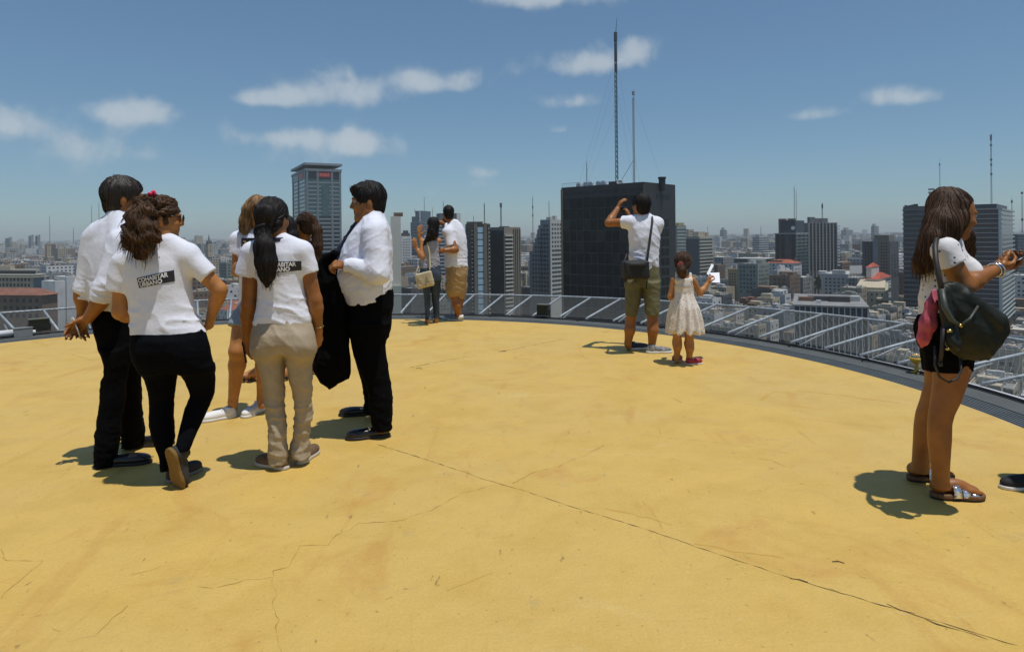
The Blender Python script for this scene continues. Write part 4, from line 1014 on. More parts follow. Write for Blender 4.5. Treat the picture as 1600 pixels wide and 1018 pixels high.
m = MB(); n_ = 180
m.prism([(DC[0] + DR * cos(2 * pi * i / n_), DC[1] + DR * sin(2 * pi * i / n_)) for i in range(n_)], -.25, 0)
deck = tag(m.build('deck', deck_material()), 'round yellow painted rooftop deck with cracks and worn seams', kind='structure')

def strip(mb, pts, w, jit, seed, z=.0012, gaps=0.0, step=.035):
    """thin ragged dark line lying on the deck"""
    rng = np.random.default_rng(seed)
    P = [gnd(*p)[:2] for p in pts]; Q = []
    for a, b_ in zip(P[:-1], P[1:]):
        n = max(2, int(np.linalg.norm(b_ - a) / step))
        Q += [a + (b_ - a) * i / n for i in range(n)]
    Q.append(P[-1]); Q = np.array(Q)
    off = np.cumsum(rng.normal(0, jit, len(Q))); off -= np.linspace(off[0], off[-1], len(off)); 
    T = np.gradient(Q, axis=0); T /= np.linalg.norm(T, axis=1)[:, None] + 1e-9; Nn = np.stack([-T[:, 1], T[:, 0]], 1)
    Q = Q + Nn * (off * 2.2 + rng.normal(0, jit * 1.2, len(Q)))[:, None]
    W = w * np.clip(.62 + .55 * rng.normal(0, 1, len(Q)), .16, 1.5); n0 = len(mb.V)
    on = True
    for i in range(len(Q) - 1):
        if rng.random() < .12: on = rng.random() > gaps
        if not on: continue
        a, b_ = Q[i], Q[i + 1]
        mb.add([(*(a - Nn[i] * W[i]), z), (*(a + Nn[i] * W[i]), z), (*(b_ + Nn[i + 1] * W[i + 1]), z), (*(b_ - Nn[i + 1] * W[i + 1]), z)], [(0, 3, 2, 1)])
crk = MB()
strip(crk, [(590, 694), (770, 752), (1020, 830), (1245, 905), (1395, 948), (1590, 1008)], .0023, .0012, 1, gaps=.04)
strip(crk, [(1235, 902), (1262, 910)], .004, .003, 2); strip(crk, [(1296, 918), (1335, 931)], .004, .003, 3); strip(crk, [(1385, 943), (1430, 958)], .005, .003, 4); strip(crk, [(1445, 966), (1545, 998)], .0032, .003, 5, gaps=.1)
strip(crk, [(1300, 877), (1320, 880)], .004, .002, 6)
strip(crk, [(640, 574), (700, 562), (785, 547), (860, 533), (955, 517)], .0042, .002, 7, gaps=.45)
strip(crk, [(778, 549), (790, 548)], .02, .004, 8); strip(crk, [(650, 575), (660, 576)], .014, .004, 9)
crf = MB()
for i, (pts, w) in enumerate([
        ([(770, 757), (720, 768), (672, 795), (630, 811), (560, 817), (525, 835), (512, 851), (470, 853), (465, 870), (450, 885), (425, 891), (430, 930), (437, 985), (440, 1018)], .0022),
        ([(425, 901), (385, 905), (335, 918), (222, 921), (200, 945), (165, 975), (148, 992), (105, 1003)], .0016),
        ([(800, 755), (830, 737), (870, 729), (915, 713), (925, 706), (945, 695)], .0022),
        ([(1031, 678), (1028, 662), (1026, 655), (1048, 643), (1062, 628), (1050, 622)], .0026),
        ([(1000, 679), (1090, 688), (1160, 696), (1235, 708)], .0014), ([(0, 857), (18, 872), (70, 874), (45, 897), (20, 916), (0, 935)], .0015),
        ([(52, 533), (90, 545), (150, 566)], .004), 
        ([(0, 832), (45, 818)], .001)]):
    strip(crf, pts, w * .62, .0022, 20 + i, gaps=.25)
rst = MB()
for i, (pts, w) in enumerate([([(720, 538), (760, 542), (800, 552), (830, 556)], .012), ([(900, 923), (760, 905), (705, 920)], .0), ([(945, 794), (975, 800), (1000, 806), (1050, 820)], .006), ([(1085, 848), (1160, 858), (1225, 870)], .006),
                              ([(1240, 610), (1330, 620), (1430, 632)], .010), ([(1215, 612), (1190, 625)], .012), ([(700, 922), (740, 905), (770, 893)], .006), ([(205, 897), (250, 885)], .005), ([(55, 962), (75, 958), (95, 985)], .006), ([(1185, 715), (1225, 728)], .006)]):
    if w: strip(rst, pts, w, .004, 50 + i, z=.0008, gaps=.3)
dk = mat('crack_dark', (.075, .042, .015), .9); tag(crk.build('seam', dk, deck), kind='stuff')
tag(crf.build('crack', mat('crack_brown', (.31, .175, .04), .9), deck), kind='stuff')
tag(rst.build('rust_streak', mat('rust_streak', (.52, .31, .065), .8), deck), kind='stuff')

# ---- gutter ring with its grating, flat kerb
A0, A1 = R_(-70), R_(185)
grey = mat('grey_concrete', (.075, .082, .078), .8, var=.2, vscale=5, bump=.2, bscale=30)
steel = mat('galvanised_steel', (.33, .365, .385), .6, .25, var=.28, vscale=14)
m = MB(); m.ring(DC, [(DR - .01, -.10), (6.22, -.10)], A0, A1, 160)
tag(m.build('gutter', mat('gutter_dark', (.03, .032, .033), .9)), 'dark drain gutter running round the yellow deck', kind='structure')
gr = empty('drain_grating', (DC[0], DC[1], 0), 'grey metal drain grating of long curved bars around the yellow deck edge', 'grating')
for i in range(7):
    r0 = DR + .012 + i * .036; m = MB(); m.ring(DC, [(r0, -.035), (r0, -.006), (r0 + .017, -.006), (r0 + .017, -.035)], A0, A1, 150)
    m.build('slat', mat('grating_bar', (.15, .165, .165), .6, .4, var=.15, vscale=6), gr)
for i in range(14):
    a = R_(-20 + i * 13.3); m = MB(); M_ = Matrix.Translation((DC[0], DC[1], 0)) @ Matrix.Rotation(a, 4, 'Z'); m.box(DR + .005, 6.21, -.006, .006, -.045, -.0085, M_); m.build('cross_bar', mat('grating_bar', (.15, .165, .165), .6, .4), gr)
m = MB(); m.ring(DC, [(6.212, -.10), (6.212, -.004), (6.46, .004), (6.50, .004), (6.50, -.22)], A0, A1, 160)
tag(m.build('kerb', grey), 'flat grey ring kerb outside the drain grating', kind='structure')
# ---- the safety net frame
net = empty('safety_net', (DC[0], DC[1], 0), 'sloping steel safety net frame fanning out around the deck', 'safety net')
RI, RO, ZI, ZO = 6.56, 7.96, .03, .225
m = MB(); m.ring(DC, [(6.515, -.03), (6.515, .012), (6.56, .012), (6.56, -.03)], A0, A1, 160); m.build('inner_rail', mat('pale_painted_steel', (.55, .56, .57), .5), net)
def arc(r, z, a0, a1, n): return [(DC[0] + r * cos(a0 + (a1 - a0) * i / n), DC[1] + r * sin(a0 + (a1 - a0) * i / n), z) for i in range(n + 1)]
m = MB(); m.tube(arc(RO, ZO, A0, A1, 160), .018, 8); m.build('outer_rail', steel, net, True)
m = MB(); m.tube([(RI, 0, ZI), (RO, 0, ZO)], .0185, 8); sme = mesh('strut', m.V, m.F, steel, True)
m = MB(); m.tube([(RI, 0, ZI - .13), (RI + .72, 0, ZI + .072)], .015, 6); bme = mesh('brace', m.V, m.F, steel, True)
a = R_(-14); k = 0
while a < R_(176):
    o = link('strut', sme, net); o.rotation_euler.z = a
    if k % 2 == 0:
        o = link('brace', bme, net); o.rotation_euler.z = a + R_(.35)
    a += R_(4.2); k += 1
m = MB(); da = .165
for s_ in (-1, 1):
    t = R_(-16)
    while t < R_(178):
        m.tube([(DC[0] + (RI + (RO - RI) * q) * cos(t + s_ * da * q), DC[1] + (RI + (RO - RI) * q) * sin(t + s_ * da * q), ZI + .012 + (ZO - ZI) * q - .018 * sin(pi * q)) for q in (0, .25, .5, .75, 1)], .0019, 3, False)
        t += .0098
tag(m.build('netting', mat('net_wire', (.15, .16, .155), .7, .1), net), kind='stuff')
# ---- cable conduit on the kerb
m = MB(); m.tube(arc(6.45, .022, R_(-40), R_(170), 150), .013, 6)
cab = empty('cable', (DC[0], DC[1], 0), 'black cable running along the kerb with small loose loops', 'cable'); m.build('conduit', mat('cable_black', (.012, .012, .013), .6), cab, True)
rng = np.random.default_rng(4)
for a in (12, 18, 27, 39, 45, 58, 72, 83, 97, 118):
    m = MB(); a = R_(a); w = rng.uniform(.012, .022)
    m.tube([(DC[0] + (6.45 - .05 * sin(pi * q)) * cos(a + w * (q - .5)), DC[1] + (6.45 - .05 * sin(pi * q)) * sin(a + w * (q - .5)), .022 + .02 * sin(2 * pi * q)) for q in np.linspace(0, 1, 9)], .007, 5); m.build('loop', mat('cable_black', (.012, .012, .013), .6), cab, True)

# ---- lamps on the rim
def floodlight(a, w, h, lab):
    p = V3(DC[0] + 6.50 * cos(R_(a)), DC[1] + 6.50 * sin(R_(a)), .004)
    rt = empty('floodlight', p, lab, 'floodlight', 'floodlights on the deck rim'); M_ = Matrix.Translation(p) @ Matrix.Rotation(R_(a - 90), 4, 'Z')
    dk = mat('floodlight_olive', (.035, .036, .025), .55, var=.2, vscale=20)
    def bev(name, sz, c, mt, bv=.008):
        bm = bmesh.new(); bmesh.ops.create_cube(bm, size=1, matrix=M_ @ Matrix.Translation(c) @ Matrix.Diagonal((*sz, 1))); bmesh.ops.bevel(bm, geom=bm.edges[:], offset=bv, segments=2, affect='EDGES')
        o = obj(name, [v.co[:] for v in bm.verts], [[v.index for v in f.verts] for f in bm.faces], mt, rt); bm.free(); return o
    bev('housing', (w, .11, h), (0, 0, .05 + h / 2), dk)
    bev('visor', (w * 1.04, .15, .012), (0, -.0, .058 + h), mat('floodlight_top', (.12, .12, .09), .5), .003)
    for i in range(4): bev('fin', (w * .9, .012, .008), (0, -.061, .05 + h * (.2 + .2 * i)), dk, .002)
    bev('lens', (w * .86, .01, h * .8), (0, .061, .05 + h / 2), mat('floodlight_glass', (.25, .27, .27), .08), .002)
    m = MB(); m.tube([M_ @ Vector((-w * .56, 0, .05 + h * .55)), M_ @ Vector((-w * .56, 0, .02)), M_ @ Vector((w * .56, 0, .02)), M_ @ Vector((w * .56, 0, .05 + h * .55))], .010, 6); m.build('bracket', RUBBER_(), rt)
    m = MB(); m.tube([M_ @ Vector((0, 0, 0)), M_ @ Vector((0, 0, .03))], .03, 10); m.build('foot', RUBBER_(), rt)
def RUBBER_(): return mat('black_rubber', (.012, .012, .012), .6)
def ang(px, py):
    p = gnd(px, py); return math.degrees(math.atan2(p[1] - DC[1], p[0] - DC[0]))
floodlight(ang(850, 497), .20, .17, 'dark box floodlight on the kerb below the stepped grey building')
floodlight(ang(62, 523), .25, .17, 'dark ribbed floodlight on the kerb beside a grey junction box')
p = gnd(38, 527); a = R_(ang(38, 527)); M_ = Matrix.Translation((DC[0] + 6.42 * cos(a), DC[1] + 6.42 * sin(a), .004)) @ Matrix.Rotation(a - pi / 2, 4, 'Z')
rt = empty('junction_box', M_.translation, 'grey metal junction box with white pipe at the kerb beside the ribbed floodlight', 'junction box')
m = MB(); m.box(-.11, .11, -.05, .05, 0, .12, M_); m.build('casing', mat('grey_paint', (.24, .25, .25), .5, var=.1, vscale=12), rt)
m = MB(); m.box(-.115, .115, -.055, .055, .121, .13, M_); m.build('lid', mat('grey_paint', (.24, .25, .25), .5), rt)
m = MB(); m.tube([M_ @ Vector((-.112, 0, .07)), M_ @ Vector((-.5, -.02, .07)), M_ @ Vector((-1.0, -.07, .07))], .045, 10); m.build('pipe', mat('white_plastic', (.7, .7, .72), .4), rt, True)
m = MB(); m.tube([M_ @ Vector((.112, 0, .05)), M_ @ Vector((.15, 0, .05))], .03, 10); m.build('gland', mat('white_plastic', (.7, .7, .72), .4), rt, True)
def beacon(px, py, sc, lab):
    a = R_(ang(px, py)); p = V3(DC[0] + 6.45 * cos(a), DC[1] + 6.45 * sin(a), .004)
    rt = empty('beacon_lamp', p, lab, 'beacon lamp', 'yellow rim beacons'); yl = mat('yellow_enamel', (.52, .33, .03), .4, var=.1, vscale=20)
    def lathe(name, prof, mt):
        m = MB(); m.ring((p[0], p[1]), [(r * sc, p[2] + z * sc) for r, z in prof], 0, 2 * pi, 20); m.build(name, mt, rt, True)
    lathe('base', [(.001, .004), (.05, .004), (.05, .012), (.022, .016), (.018, .09)], yl)
    lathe('bowl', [(.018, .088), (.03, .095), (.056, .125), (.060, .15), (.054, .152), (.001, .152)], yl)
    lathe('dome', [(.046, .1525), (.044, .172), (.030, .192), (.001, .20)], mat('clear_glass', (.8, .8, .8), .05, trans=.9))
beacon(1432, 583, 1.0, 'yellow bowl beacon lamp on the kerb beside the person with the shoulder bag')
beacon(1031, 522, .9, 'small yellow beacon lamp behind the legs of the person in olive shorts')
# ---- the tower the deck crowns
m = MB(); m.prism([(DC[0] + 4.6 * cos(2 * pi * i / 48), DC[1] + 4.6 * sin(2 * pi * i / 48)) for i in range(48)], -75, -.26)
tag(m.build('tower_shaft', grey), 'grey shaft of the tower carrying the deck', kind='structure')
# ------------------------------------------------------------------ people: shared anatomy
SKIN = lambda: mat('skin', (.40, .165, .045), .5, var=.2, vscale=11, sss=.08, bump=.05, bscale=120)
SKIN_D = lambda: mat('skin_tan', (.285, .105, .022), .48, var=.22, vscale=11, sss=.08, bump=.05, bscale=120)
WHITE = lambda: mat('white_cotton', (.74, .75, .83), .85, var=.03, vscale=30, bump=.12, bscale=60, spec=.2, sheen=.1)
SHIRT = lambda: mat('white_shirt_cloth', (.73, .74, .82), .75, var=.03, vscale=25, bump=.10, bscale=45, spec=.25)
BLACK = lambda: mat('black_cloth', (.003, .003, .0038), .9, var=.25, vscale=30, bump=.15, bscale=70, spec=.06)
NAVY = lambda: mat('black_leggings', (.003, .0033, .005), .9, var=.25, vscale=30, bump=.12, bscale=60, spec=.06)
KHAKI = lambda: mat('khaki_cotton', (.36, .29, .20), .7, var=.08, vscale=18, bump=.15, bscale=50, spec=.3)
TAN = lambda: mat('tan_shorts_cloth', (.36, .235, .105), .5, var=.1, vscale=18, bump=.15, bscale=50, spec=.5)
OLIVE = lambda: mat('olive_shorts_cloth', (.135, .125, .06), .75, var=.12, vscale=16, bump=.15, bscale=50, spec=.3)
DENIM = lambda: mat('blue_denim', (.016, .028, .05), .8, col2=(.06, .085, .12), vscale=7, bump=.15, bscale=60, spec=.25)
HAIR_B = lambda: mat('black_hair', (.006, .005, .005), .58, col2=(.016, .012, .011), vscale=30, stretch=(2.2, 2.2, .15), bump=.45, bscale=60, spec=.28)
HAIR_N = lambda: mat('dark_brown_hair', (.026, .013, .008), .58, col2=(.085, .042, .019), vscale=28, stretch=(2.2, 2.2, .15), bump=.45, bscale=60, spec=.28)
HAIR_C = lambda: mat('curly_brown_hair', (.02, .010, .006), .58, col2=(.10, .048, .018), vscale=16, stretch=(2, 2, .6), bump=.4, bscale=60, spec=.28)
HAIR_L = lambda: mat('light_brown_hair', (.16, .085, .035), .58, col2=(.32, .19, .085), vscale=28, stretch=(2.2, 2.2, .15), bump=.45, bscale=60, spec=.28)
RUBBER = lambda: mat('black_rubber', (.012, .012, .012), .6)

class Fig:
    def __init__(s, label, Yb, feet):
        s.Yb = Yb; s.s = Yb / FOC
        b = at(feet[0], feet[1], Yb); s.base = (b[0], b[1], 0)
        s.root = empty('person', s.base, label, 'person', 'people standing on the yellow deck')
    def P(s, px, py, dy=0.0): return at(px, py, s.Yb + dy)
    def rows(s, rs):
        out = []
        for r in rs:
            py, xl, xr, rv = r[:4]; dy = r[4] if len(r) > 4 else 0.0
            Y = s.Yb + dy
            a, b = at(xl, py, Y), at(xr, py, Y)
            w = (b[0] - a[0]) / 2; k = 1 / math.sqrt(1 + ((a[0] + b[0]) / 2 / Y * rv / w) ** 2)     # seen at an angle a body looks wider
            out.append(((a[2] + b[2]) / 2, (a[0] + b[0]) / 2, Y, w * k, rv * k))
        return out

def frame(yaw, pitch=0.0, roll=0.0):
    """face direction for a yaw (0 = away from the viewer, 90 = to the right, -90 = left, 180 = towards) as rows right, forward, up"""
    f0 = np.array((sin(R_(yaw)), cos(R_(yaw)), 0)); r = np.array((cos(R_(yaw)), -sin(R_(yaw)), 0)); u0 = np.array((0, 0, 1.))
    p = R_(pitch)
    f = f0 * cos(p) + u0 * sin(p); u = u0 * cos(p) - f0 * sin(p)
    q = R_(roll)
    r2 = r * cos(q) + u * sin(q); u2 = u * cos(q) - r * sin(q)
    return r2, f, u2

def head(S, c, fr, sc=1.0, neck=None, nr=.054, fat=0.0):
    r, f, u = fr; A = np.stack([r, f, u])
    def at_(a, b, d): return V3(c) + (r * a + f * b + u * d) * sc
    S.ell(at_(0, -.012, .03), np.array((.073, .094, .088)) * sc, A, .02)
    S.ell(at_(0, .022, -.028), np.array((.060 + fat * .5, .068, .086)) * sc, A, .025)
    S.ell(at_(0, .052, -.098), np.array((.026 + fat, .026, .02)) * sc, A, .03)
    for q in (-1, 1):
        S.cone(at_(q * (.05 + fat * .4), -.005, -.062), at_(q * .016, .058, -.1), .02 * sc + fat * .5, .016 * sc + fat * .3, .03)
        S.ell(at_(q * .036, .062, -.028), np.array((.022, .02, .02)) * sc, A, .02)
        S.ell(at_(q * .03, .092, .008), np.array((.018, .015, .011)) * sc, A, .012, 's')
        S.ell(at_(q * .077, -.012, -.012), np.array((.010, .019, .031)) * sc, A, .006)
        S.cone(at_(q * .014, .091, .026), at_(q * .042, .078, .026), .008 * sc, .006 * sc, .012)
    S.cone(at_(0, .087, .012), at_(0, .104, -.026), .0075 * sc, .0105 * sc, .012)
    S.cone(at_(-.010, .094, -.030), at_(.010, .094, -.030), .008 * sc, None, .008)
    S.cone(at_(-.018, .083, -.056), at_(.018, .083, -.056), .0065 * sc, None, .008)
    S.cone(at_(-.015, .081, -.068), at_(.015, .081, -.068), .0068 * sc, None, .008)
    S.cone(at_(-.017, .096, -.062), at_(.017, .096, -.062), .0022 * sc, None, .004, 's')
    if neck is not None:
        S.cone(at_(0, -.02, -.05), neck, nr, nr * 1.06, .03)
        if fat: S.ell(at_(0, .025, -.105), np.array((.06, .05, .03)), A, .04)

def face_bits(fig, c, fr, sc=1.0, brow=(.02, .012, .009)):
    r, f, u = fr
    def at_(a, b, d): return V3(c) + (r * a + f * b + u * d) * sc
    dark = mat('eyebrow_hair', brow, .6)
    for q in (-1, 1):
        m = MB(); m.tube([at_(q * .012, .0955, .0275), at_(q * .028, .092, .033), at_(q * .046, .079, .028)], [.002, .0026, .001], 6)
        m.build('eyebrow', dark, fig.root, True)
        S = SDF(); S.ell(at_(q * .030, .0755, .008), np.array((.0125, .0125, .0095)) * sc, np.stack([r, f, u]))
        V, Q = S.solve(.0022)
        cen = V[Q].mean(1); d = np.linalg.norm(cen - at_(q * .0305, .093, .008), axis=1)
        obj('eye', V, Q, [mat('eye_white', (.42, .38, .35), .4), mat('eye_iris', (.02, .012, .008), .2)], fig.root, True, (d < .0078).astype(int))
    S = SDF()
    S.cone(at_(-.016, .0845, -.0565), at_(.016, .0845, -.0565), .0052, None, .004).cone(at_(-.014, .0835, -.0675), at_(.014, .0835, -.0675), .0056, None, .004)
    S.build('lips', mat('lips', (.30, .095, .07), .45), fig.root, .003)

def arm(S, sh, el, wr, r=(.046, .038, .040, .027), k=.02):
    sh, el, wr = V3(sh), V3(el), V3(wr)
    S.cone(sh, el, r[0], r[1], k); S.cone(el, el + (wr - el) * .3, r[1] * .98, r[2], k); S.cone(el + (wr - el) * .3, wr, r[2], r[3], k)

def hand(S, w, d, n, side=1, sc=1.0, curl=.5, thumb=.5, spread=.12):
    """d from wrist to knuckles, n the way the palm faces, side +1 / -1 which side the thumb is on"""
    w = V3(w); d = unit(d); n = V3(n); n = unit(n - d * (n @ d)); s = np.cross(d, n) * side
    cu = curl if isinstance(curl, (list, tuple)) else [curl] * 4
    k = .006
    for i, off in enumerate((.029, .010, -.009, -.027)):
        kn = w + (d * (.088 - .006 * abs(i - 1)) + s * off) * sc
        S.cone(w + (s * off * .55 + d * .008) * sc, kn, .0135 * sc, .0115 * sc, .012)
        a = 0.0; p = kn; ln = (.92, 1.05, .98, .76)[i]
        sd = unit(d + s * spread * (off / .028))
        for j, (l, bend) in enumerate(((.043, .9), (.027, 1.15), (.022, .75))):
            a += cu[i] * bend
            q = p + (sd * cos(a) + n * sin(a)) * l * ln * sc
            S.cone(p, q, (.0098, .0089, .0081)[j] * sc, (.0089, .0081, .0068)[j] * sc, k); p = q
    S.cone(w - d * .02 * sc, w + d * .05 * sc, .023 * sc, .019 * sc, .015, flat=(n, 1.35))
    p = w + (s * .018 + d * .018) * sc
    t = unit(d * .62 + s * (.75 - .5 * thumb) + n * (.15 + .55 * thumb))
    S.ell(p + t * .015, np.array((.018, .022, .016)) * sc, None, .012)
    for l, r0, r1, tn in ((.042, .0135, .0112, 0), (.032, .0110, .0100, .3), (.026, .0100, .0078, .3)):
        t = unit(t + d * tn * .7 + n * tn * .3 * thumb)
        q = p + t * l * sc
        S.cone(p, q, r0 * sc, r1 * sc, .009); p = q

def leg(S, hip, kn, an, r=(.082, .056, .054, .034), back=(0, 0, 0), k=.03):
    hip, kn, an, back = V3(hip), V3(kn), V3(an), V3(back)
    S.cone(hip, kn, r[0], r[1], k)
    c = kn + (an - kn) * .28 + back * .022
    S.cone(kn, c, r[1] * .94, r[2], k); S.cone(c, an, r[2], r[3], k)
    S.ell(kn - back * .018 + V3(0, 0, .0), (.042, .042, .05), None, k)

def foot(S, heel, d, L=.24, ank=None, w=1.0):
    heel = V3(heel); d = unit(d); z = V3(0, 0, 1); s = np.cross(d, z); A = np.stack([s, d, z]); q = L / .25
    S.ell(heel + d * .035 * q + z * .036, (.032 * w, .042 * q, .036), A, .02)
    S.ell(heel + d * .11 * q + z * .04, (.034 * w, .075 * q, .034), A, .03)
    S.ell(heel + d * .185 * q + z * .022, (.043 * w, .05 * q, .021), A, .03)
    if ank is not None: S.cone(heel + d * .055 * q + z * .06, ank, .037, .036, .03)
    for i, o in enumerate((.030, .014, -.001, -.015, -.028)):
        p = heel + d * (.205 - .012 * abs(i - .4)) * q + s * o * w + z * .014
        S.cone(p, p + d * (.035 - .004 * i) * q, .0115 - .001 * i, .0095 - .001 * i, .006)

def shoe(fig, heel, d, L, m, sole_m, h=.075, w=1.0, sole=.018, name='shoe', hv=.005, tilt=None, lace=None, lab=None):
    heel = V3(heel); d = unit(d); z = V3(0, 0, 1)
    if tilt is not None: z = unit(tilt)
    d = unit(d - z * (d @ z)); s = np.cross(d, z); A = np.stack([s, d, z]); q = L / .29
    S = SDF()
    S.ell(heel + d * .047 * q + z * (h * .52), (.036 * w, .046 * q, h * .56), A, .02)
    S.ell(heel + d * .13 * q + z * (h * .46), (.037 * w, .09 * q, h * .50), A, .035)
    S.ell(heel + d * .215 * q + z * (.032), (.046 * w, .075 * q, .034), A, .03)
    S.cone(heel + d * .06 * q + z * (h * .6), heel + d * .055 * q + z * (h * 1.12), .036 * w, .039 * w, .02, cap=True)
    S.plane(heel + z * sole * .8, -z)
    o = S.build(name, m, fig.root, hv)
    if lab: o['label'] = lab
    S = SDF()
    S.ell(heel + d * .048 * q, (.040 * w, .052 * q, .2), A, .01)
    S.ell(heel + d * .13 * q, (.040 * w, .105 * q, .2), A, .03)
    S.ell(heel + d * .215 * q, (.050 * w, .081 * q, .2), A, .02)
    S.plane(heel + z * sole, z); S.plane(heel + z * .0005, -z)
    V, Q = S.solve(hv)
    obj('sole', V, Q, sole_m, o, True)
    if lace is not None:
        mb = MB()
        for i in range(5):
            c = heel + d * (.10 + .022 * i) * q + z * (h * (1.0 - .075 * i) + .004)
            mb.tube([c - s * .024 * w - z * .008, c + z * .003, c + s * .024 * w - z * .008], .0036, 5)
        mb.build('laces', lace, o, True)
    return o

def folds(seed, amp=.006, f=14.0, sq=1.6, tilt=0.0, lo=None, hi=None):
    """cloth wrinkles: stretched noise, ridged, optionally only between two heights"""
    def fn(X, Y, Z):
        zz = Z * sq + X * tilt
        lo_ = vnoise(X * f * .6, Y * f * .6, zz * f * .6, seed + 9)
        v = vnoise(X * f + .6 * lo_, Y * f + .6 * lo_, zz * f, seed)
        ridge = (1 - np.abs(v)) ** 5
        v2 = vnoise(X * f * 1.9 + lo_, Y * f * 1.9, zz * f * 1.9 + lo_, seed + 5)
        ridge2 = (1 - np.abs(v2)) ** 6
        n = .45 * lo_ + 1.0 * (ridge - .3) + .45 * (ridge2 - .3)
        a = amp
        if lo is not None: a = a * np.clip((Z - lo[0]) / (lo[1] - lo[0]), 0, 1)
        if hi is not None: a = a * np.clip((hi[0] - Z) / (hi[0] - hi[1]), 0, 1)
        return -n * a * .68
    return fn
def strands(mb, roots, rng, L, d, sway=.012, r=.0013, n=5, grav=.3):
    """loose hairs leaving the given root points along d"""
    for p in roots:
        q = V3(p); dd = unit(V3(d) + rng.normal(0, .15, 3)); pts = [q]
        l = L * rng.uniform(.3, .8) / n
        for i in range(n):
            dd = unit(dd + rng.normal(0, sway * 6, 3) + V3(0, 0, -grav * .4))
            q = q + dd * l; pts.append(q)
        mb.tube(pts, [r] * n + [r * .3], 3, False)
def hair_build(fig, S, m, h, seed, spots=(), name='hair', tie=None, n=650, L=.10, curl=0.0, r=.0021):
    """a body of hair covered with fine locks that run with the flow; spots: (centre, spread, count, length, direction) of loose ends"""
    S.disp(lambda X, Y, Z: .0045 * vnoise(X * 55, Y * 55, Z * 7, seed) + .004 * vnoise(X * 22, Y * 22, Z * 6, seed + 1))
    V, Q = S.solve(h)
    o = obj(name, V, Q, m, fig.root, True)
    rng = np.random.default_rng(seed); mb = MB()
    bv = BVHTree.FromPolygons(V.tolist(), Q.tolist())
    zt = V[:, 2].max(); top = V[V[:, 2] > zt - .02].mean(0)
    T = None if tie is None else V3(tie)
    for k in rng.integers(0, len(V), n):
        p = V3(V[k]); pts = []; ph = rng.uniform(0, 6.3); lift = rng.uniform(-.0005, .0035)
        l = L * rng.uniform(.5, 1.2); st = l / 6
        for q in range(7):
            loc, nrm, fi, dd = bv.find_nearest(Vector(p))
            if loc is None: break
            nv = V3(nrm); sp = V3(loc) + nv * lift
            d = V3(0, 0, -1.0)
            if T is not None and p[2] > T[2] - .12 and np.linalg.norm(p - T) > .06 and p[2] > zt - .26: d = unit(T - p)
            elif p[2] > zt - .07: d = unit((p - top) * (1, 1, .2) + V3(0, 0, -.02))
            d = d - nv * (d @ nv)
            if np.linalg.norm(d) < .15: d = np.cross(nv, (1, 0, 0))
            d = unit(d)
            if curl: sp = sp + np.cross(nv, d) * curl * sin(ph + q * 1.7) + nv * curl * .6 * cos(ph + q * 1.7)
            pts.append(sp); p = V3(loc) + d * st
        if len(pts) > 3:
            mb.m = int(rng.random() < .35)
            mb.tube(pts, [r * .4] + [r] * (len(pts) - 2) + [r * .3], 3, False)
    mb.m = 0
    for c, sp, cnt, ll, d in spots:
        sp = V3(sp) if not isinstance(sp, (int, float)) else V3(sp, sp, sp)
        near = V[np.all(np.abs(V - V3(c)) < sp, axis=1)]
        if len(near): strands(mb, near[rng.integers(0, len(near), cnt)], rng, ll, d)
    c0 = m.node_tree.nodes['Principled BSDF']
    mx = [x for x in m.node_tree.nodes if x.bl_idname == 'ShaderNodeMix'][0]
    hi = tuple(mx.inputs[7].default_value)[:3]
    tag(mb.build('strands', [m, mat(m.name + '_lock', tuple(min(1, c * 1.25) for c in hi), .5, spec=.4)], o, True), kind='stuff')
    return o
def cap(S, c, fr, sc=1.0, thick=.0, front=.035, side=True, top=.0):
    """close cap of hair that leaves face and ears free"""
    r, f, u = fr; A = np.stack([r, f, u])
    C = lambda a, b, d: V3(c) + (r * a + f * b + u * d) * sc
    S.ell(C(0, -.017, .034 + top), np.array((.080 + thick, .102 + thick, .093 + thick)) * sc, A, .02)
    S.ell(C(0, -.045, -.035), np.array((.070, .066, .065)) * sc, A, .03)
    S.ell(C(0, front + .088, -.042), np.array((.22, .088, .104)) * sc, A, .012, 's')
    if side:
        for q in (-1, 1):
            S.ell(C(q * .10, .022, -.055), np.array((.05, .052, .062)) * sc, A, .012, 's')
            S.ell(C(q * .095, -.012, -.014), np.array((.025, .021, .034)) * sc, A, .008, 's')
    return C

def on_cloth(fig, cloth, quad, nu, nv, dist, Ys, src=None):
    """points of a flat print laid on the back of a garment; quad = px corners TL, TR, BR, BL"""
    deps = bpy.context.evaluated_depsgraph_get()
    me = cloth.data; off = V3(*wloc(cloth))
    bv = BVHTree.FromPolygons([tuple(v.co) for v in me.vertices], [tuple(p.vertices) for p in me.polygons])
    q = [at(x, y, Ys) for x, y in quad]
    uv = src if src is not None else [(i / nu, j / nv) for j in range(nv + 1) for i in range(nu + 1)]
    out = []
    for u, v in uv:
        p = (q[0] * (1 - u) + q[1] * u) * (1 - v) + (q[3] * (1 - u) + q[2] * u) * v
        o = Vector((p[0] - off[0], fig.Yb - .8 - off[1], p[2] - off[2]))
        loc, nrm, i, dd = bv.ray_cast(o, Vector((0, 1, 0)))
        y = (loc.y + off[1]) if loc is not None else Ys
        out.append((p[0], y - dist, p[2]))
    return out
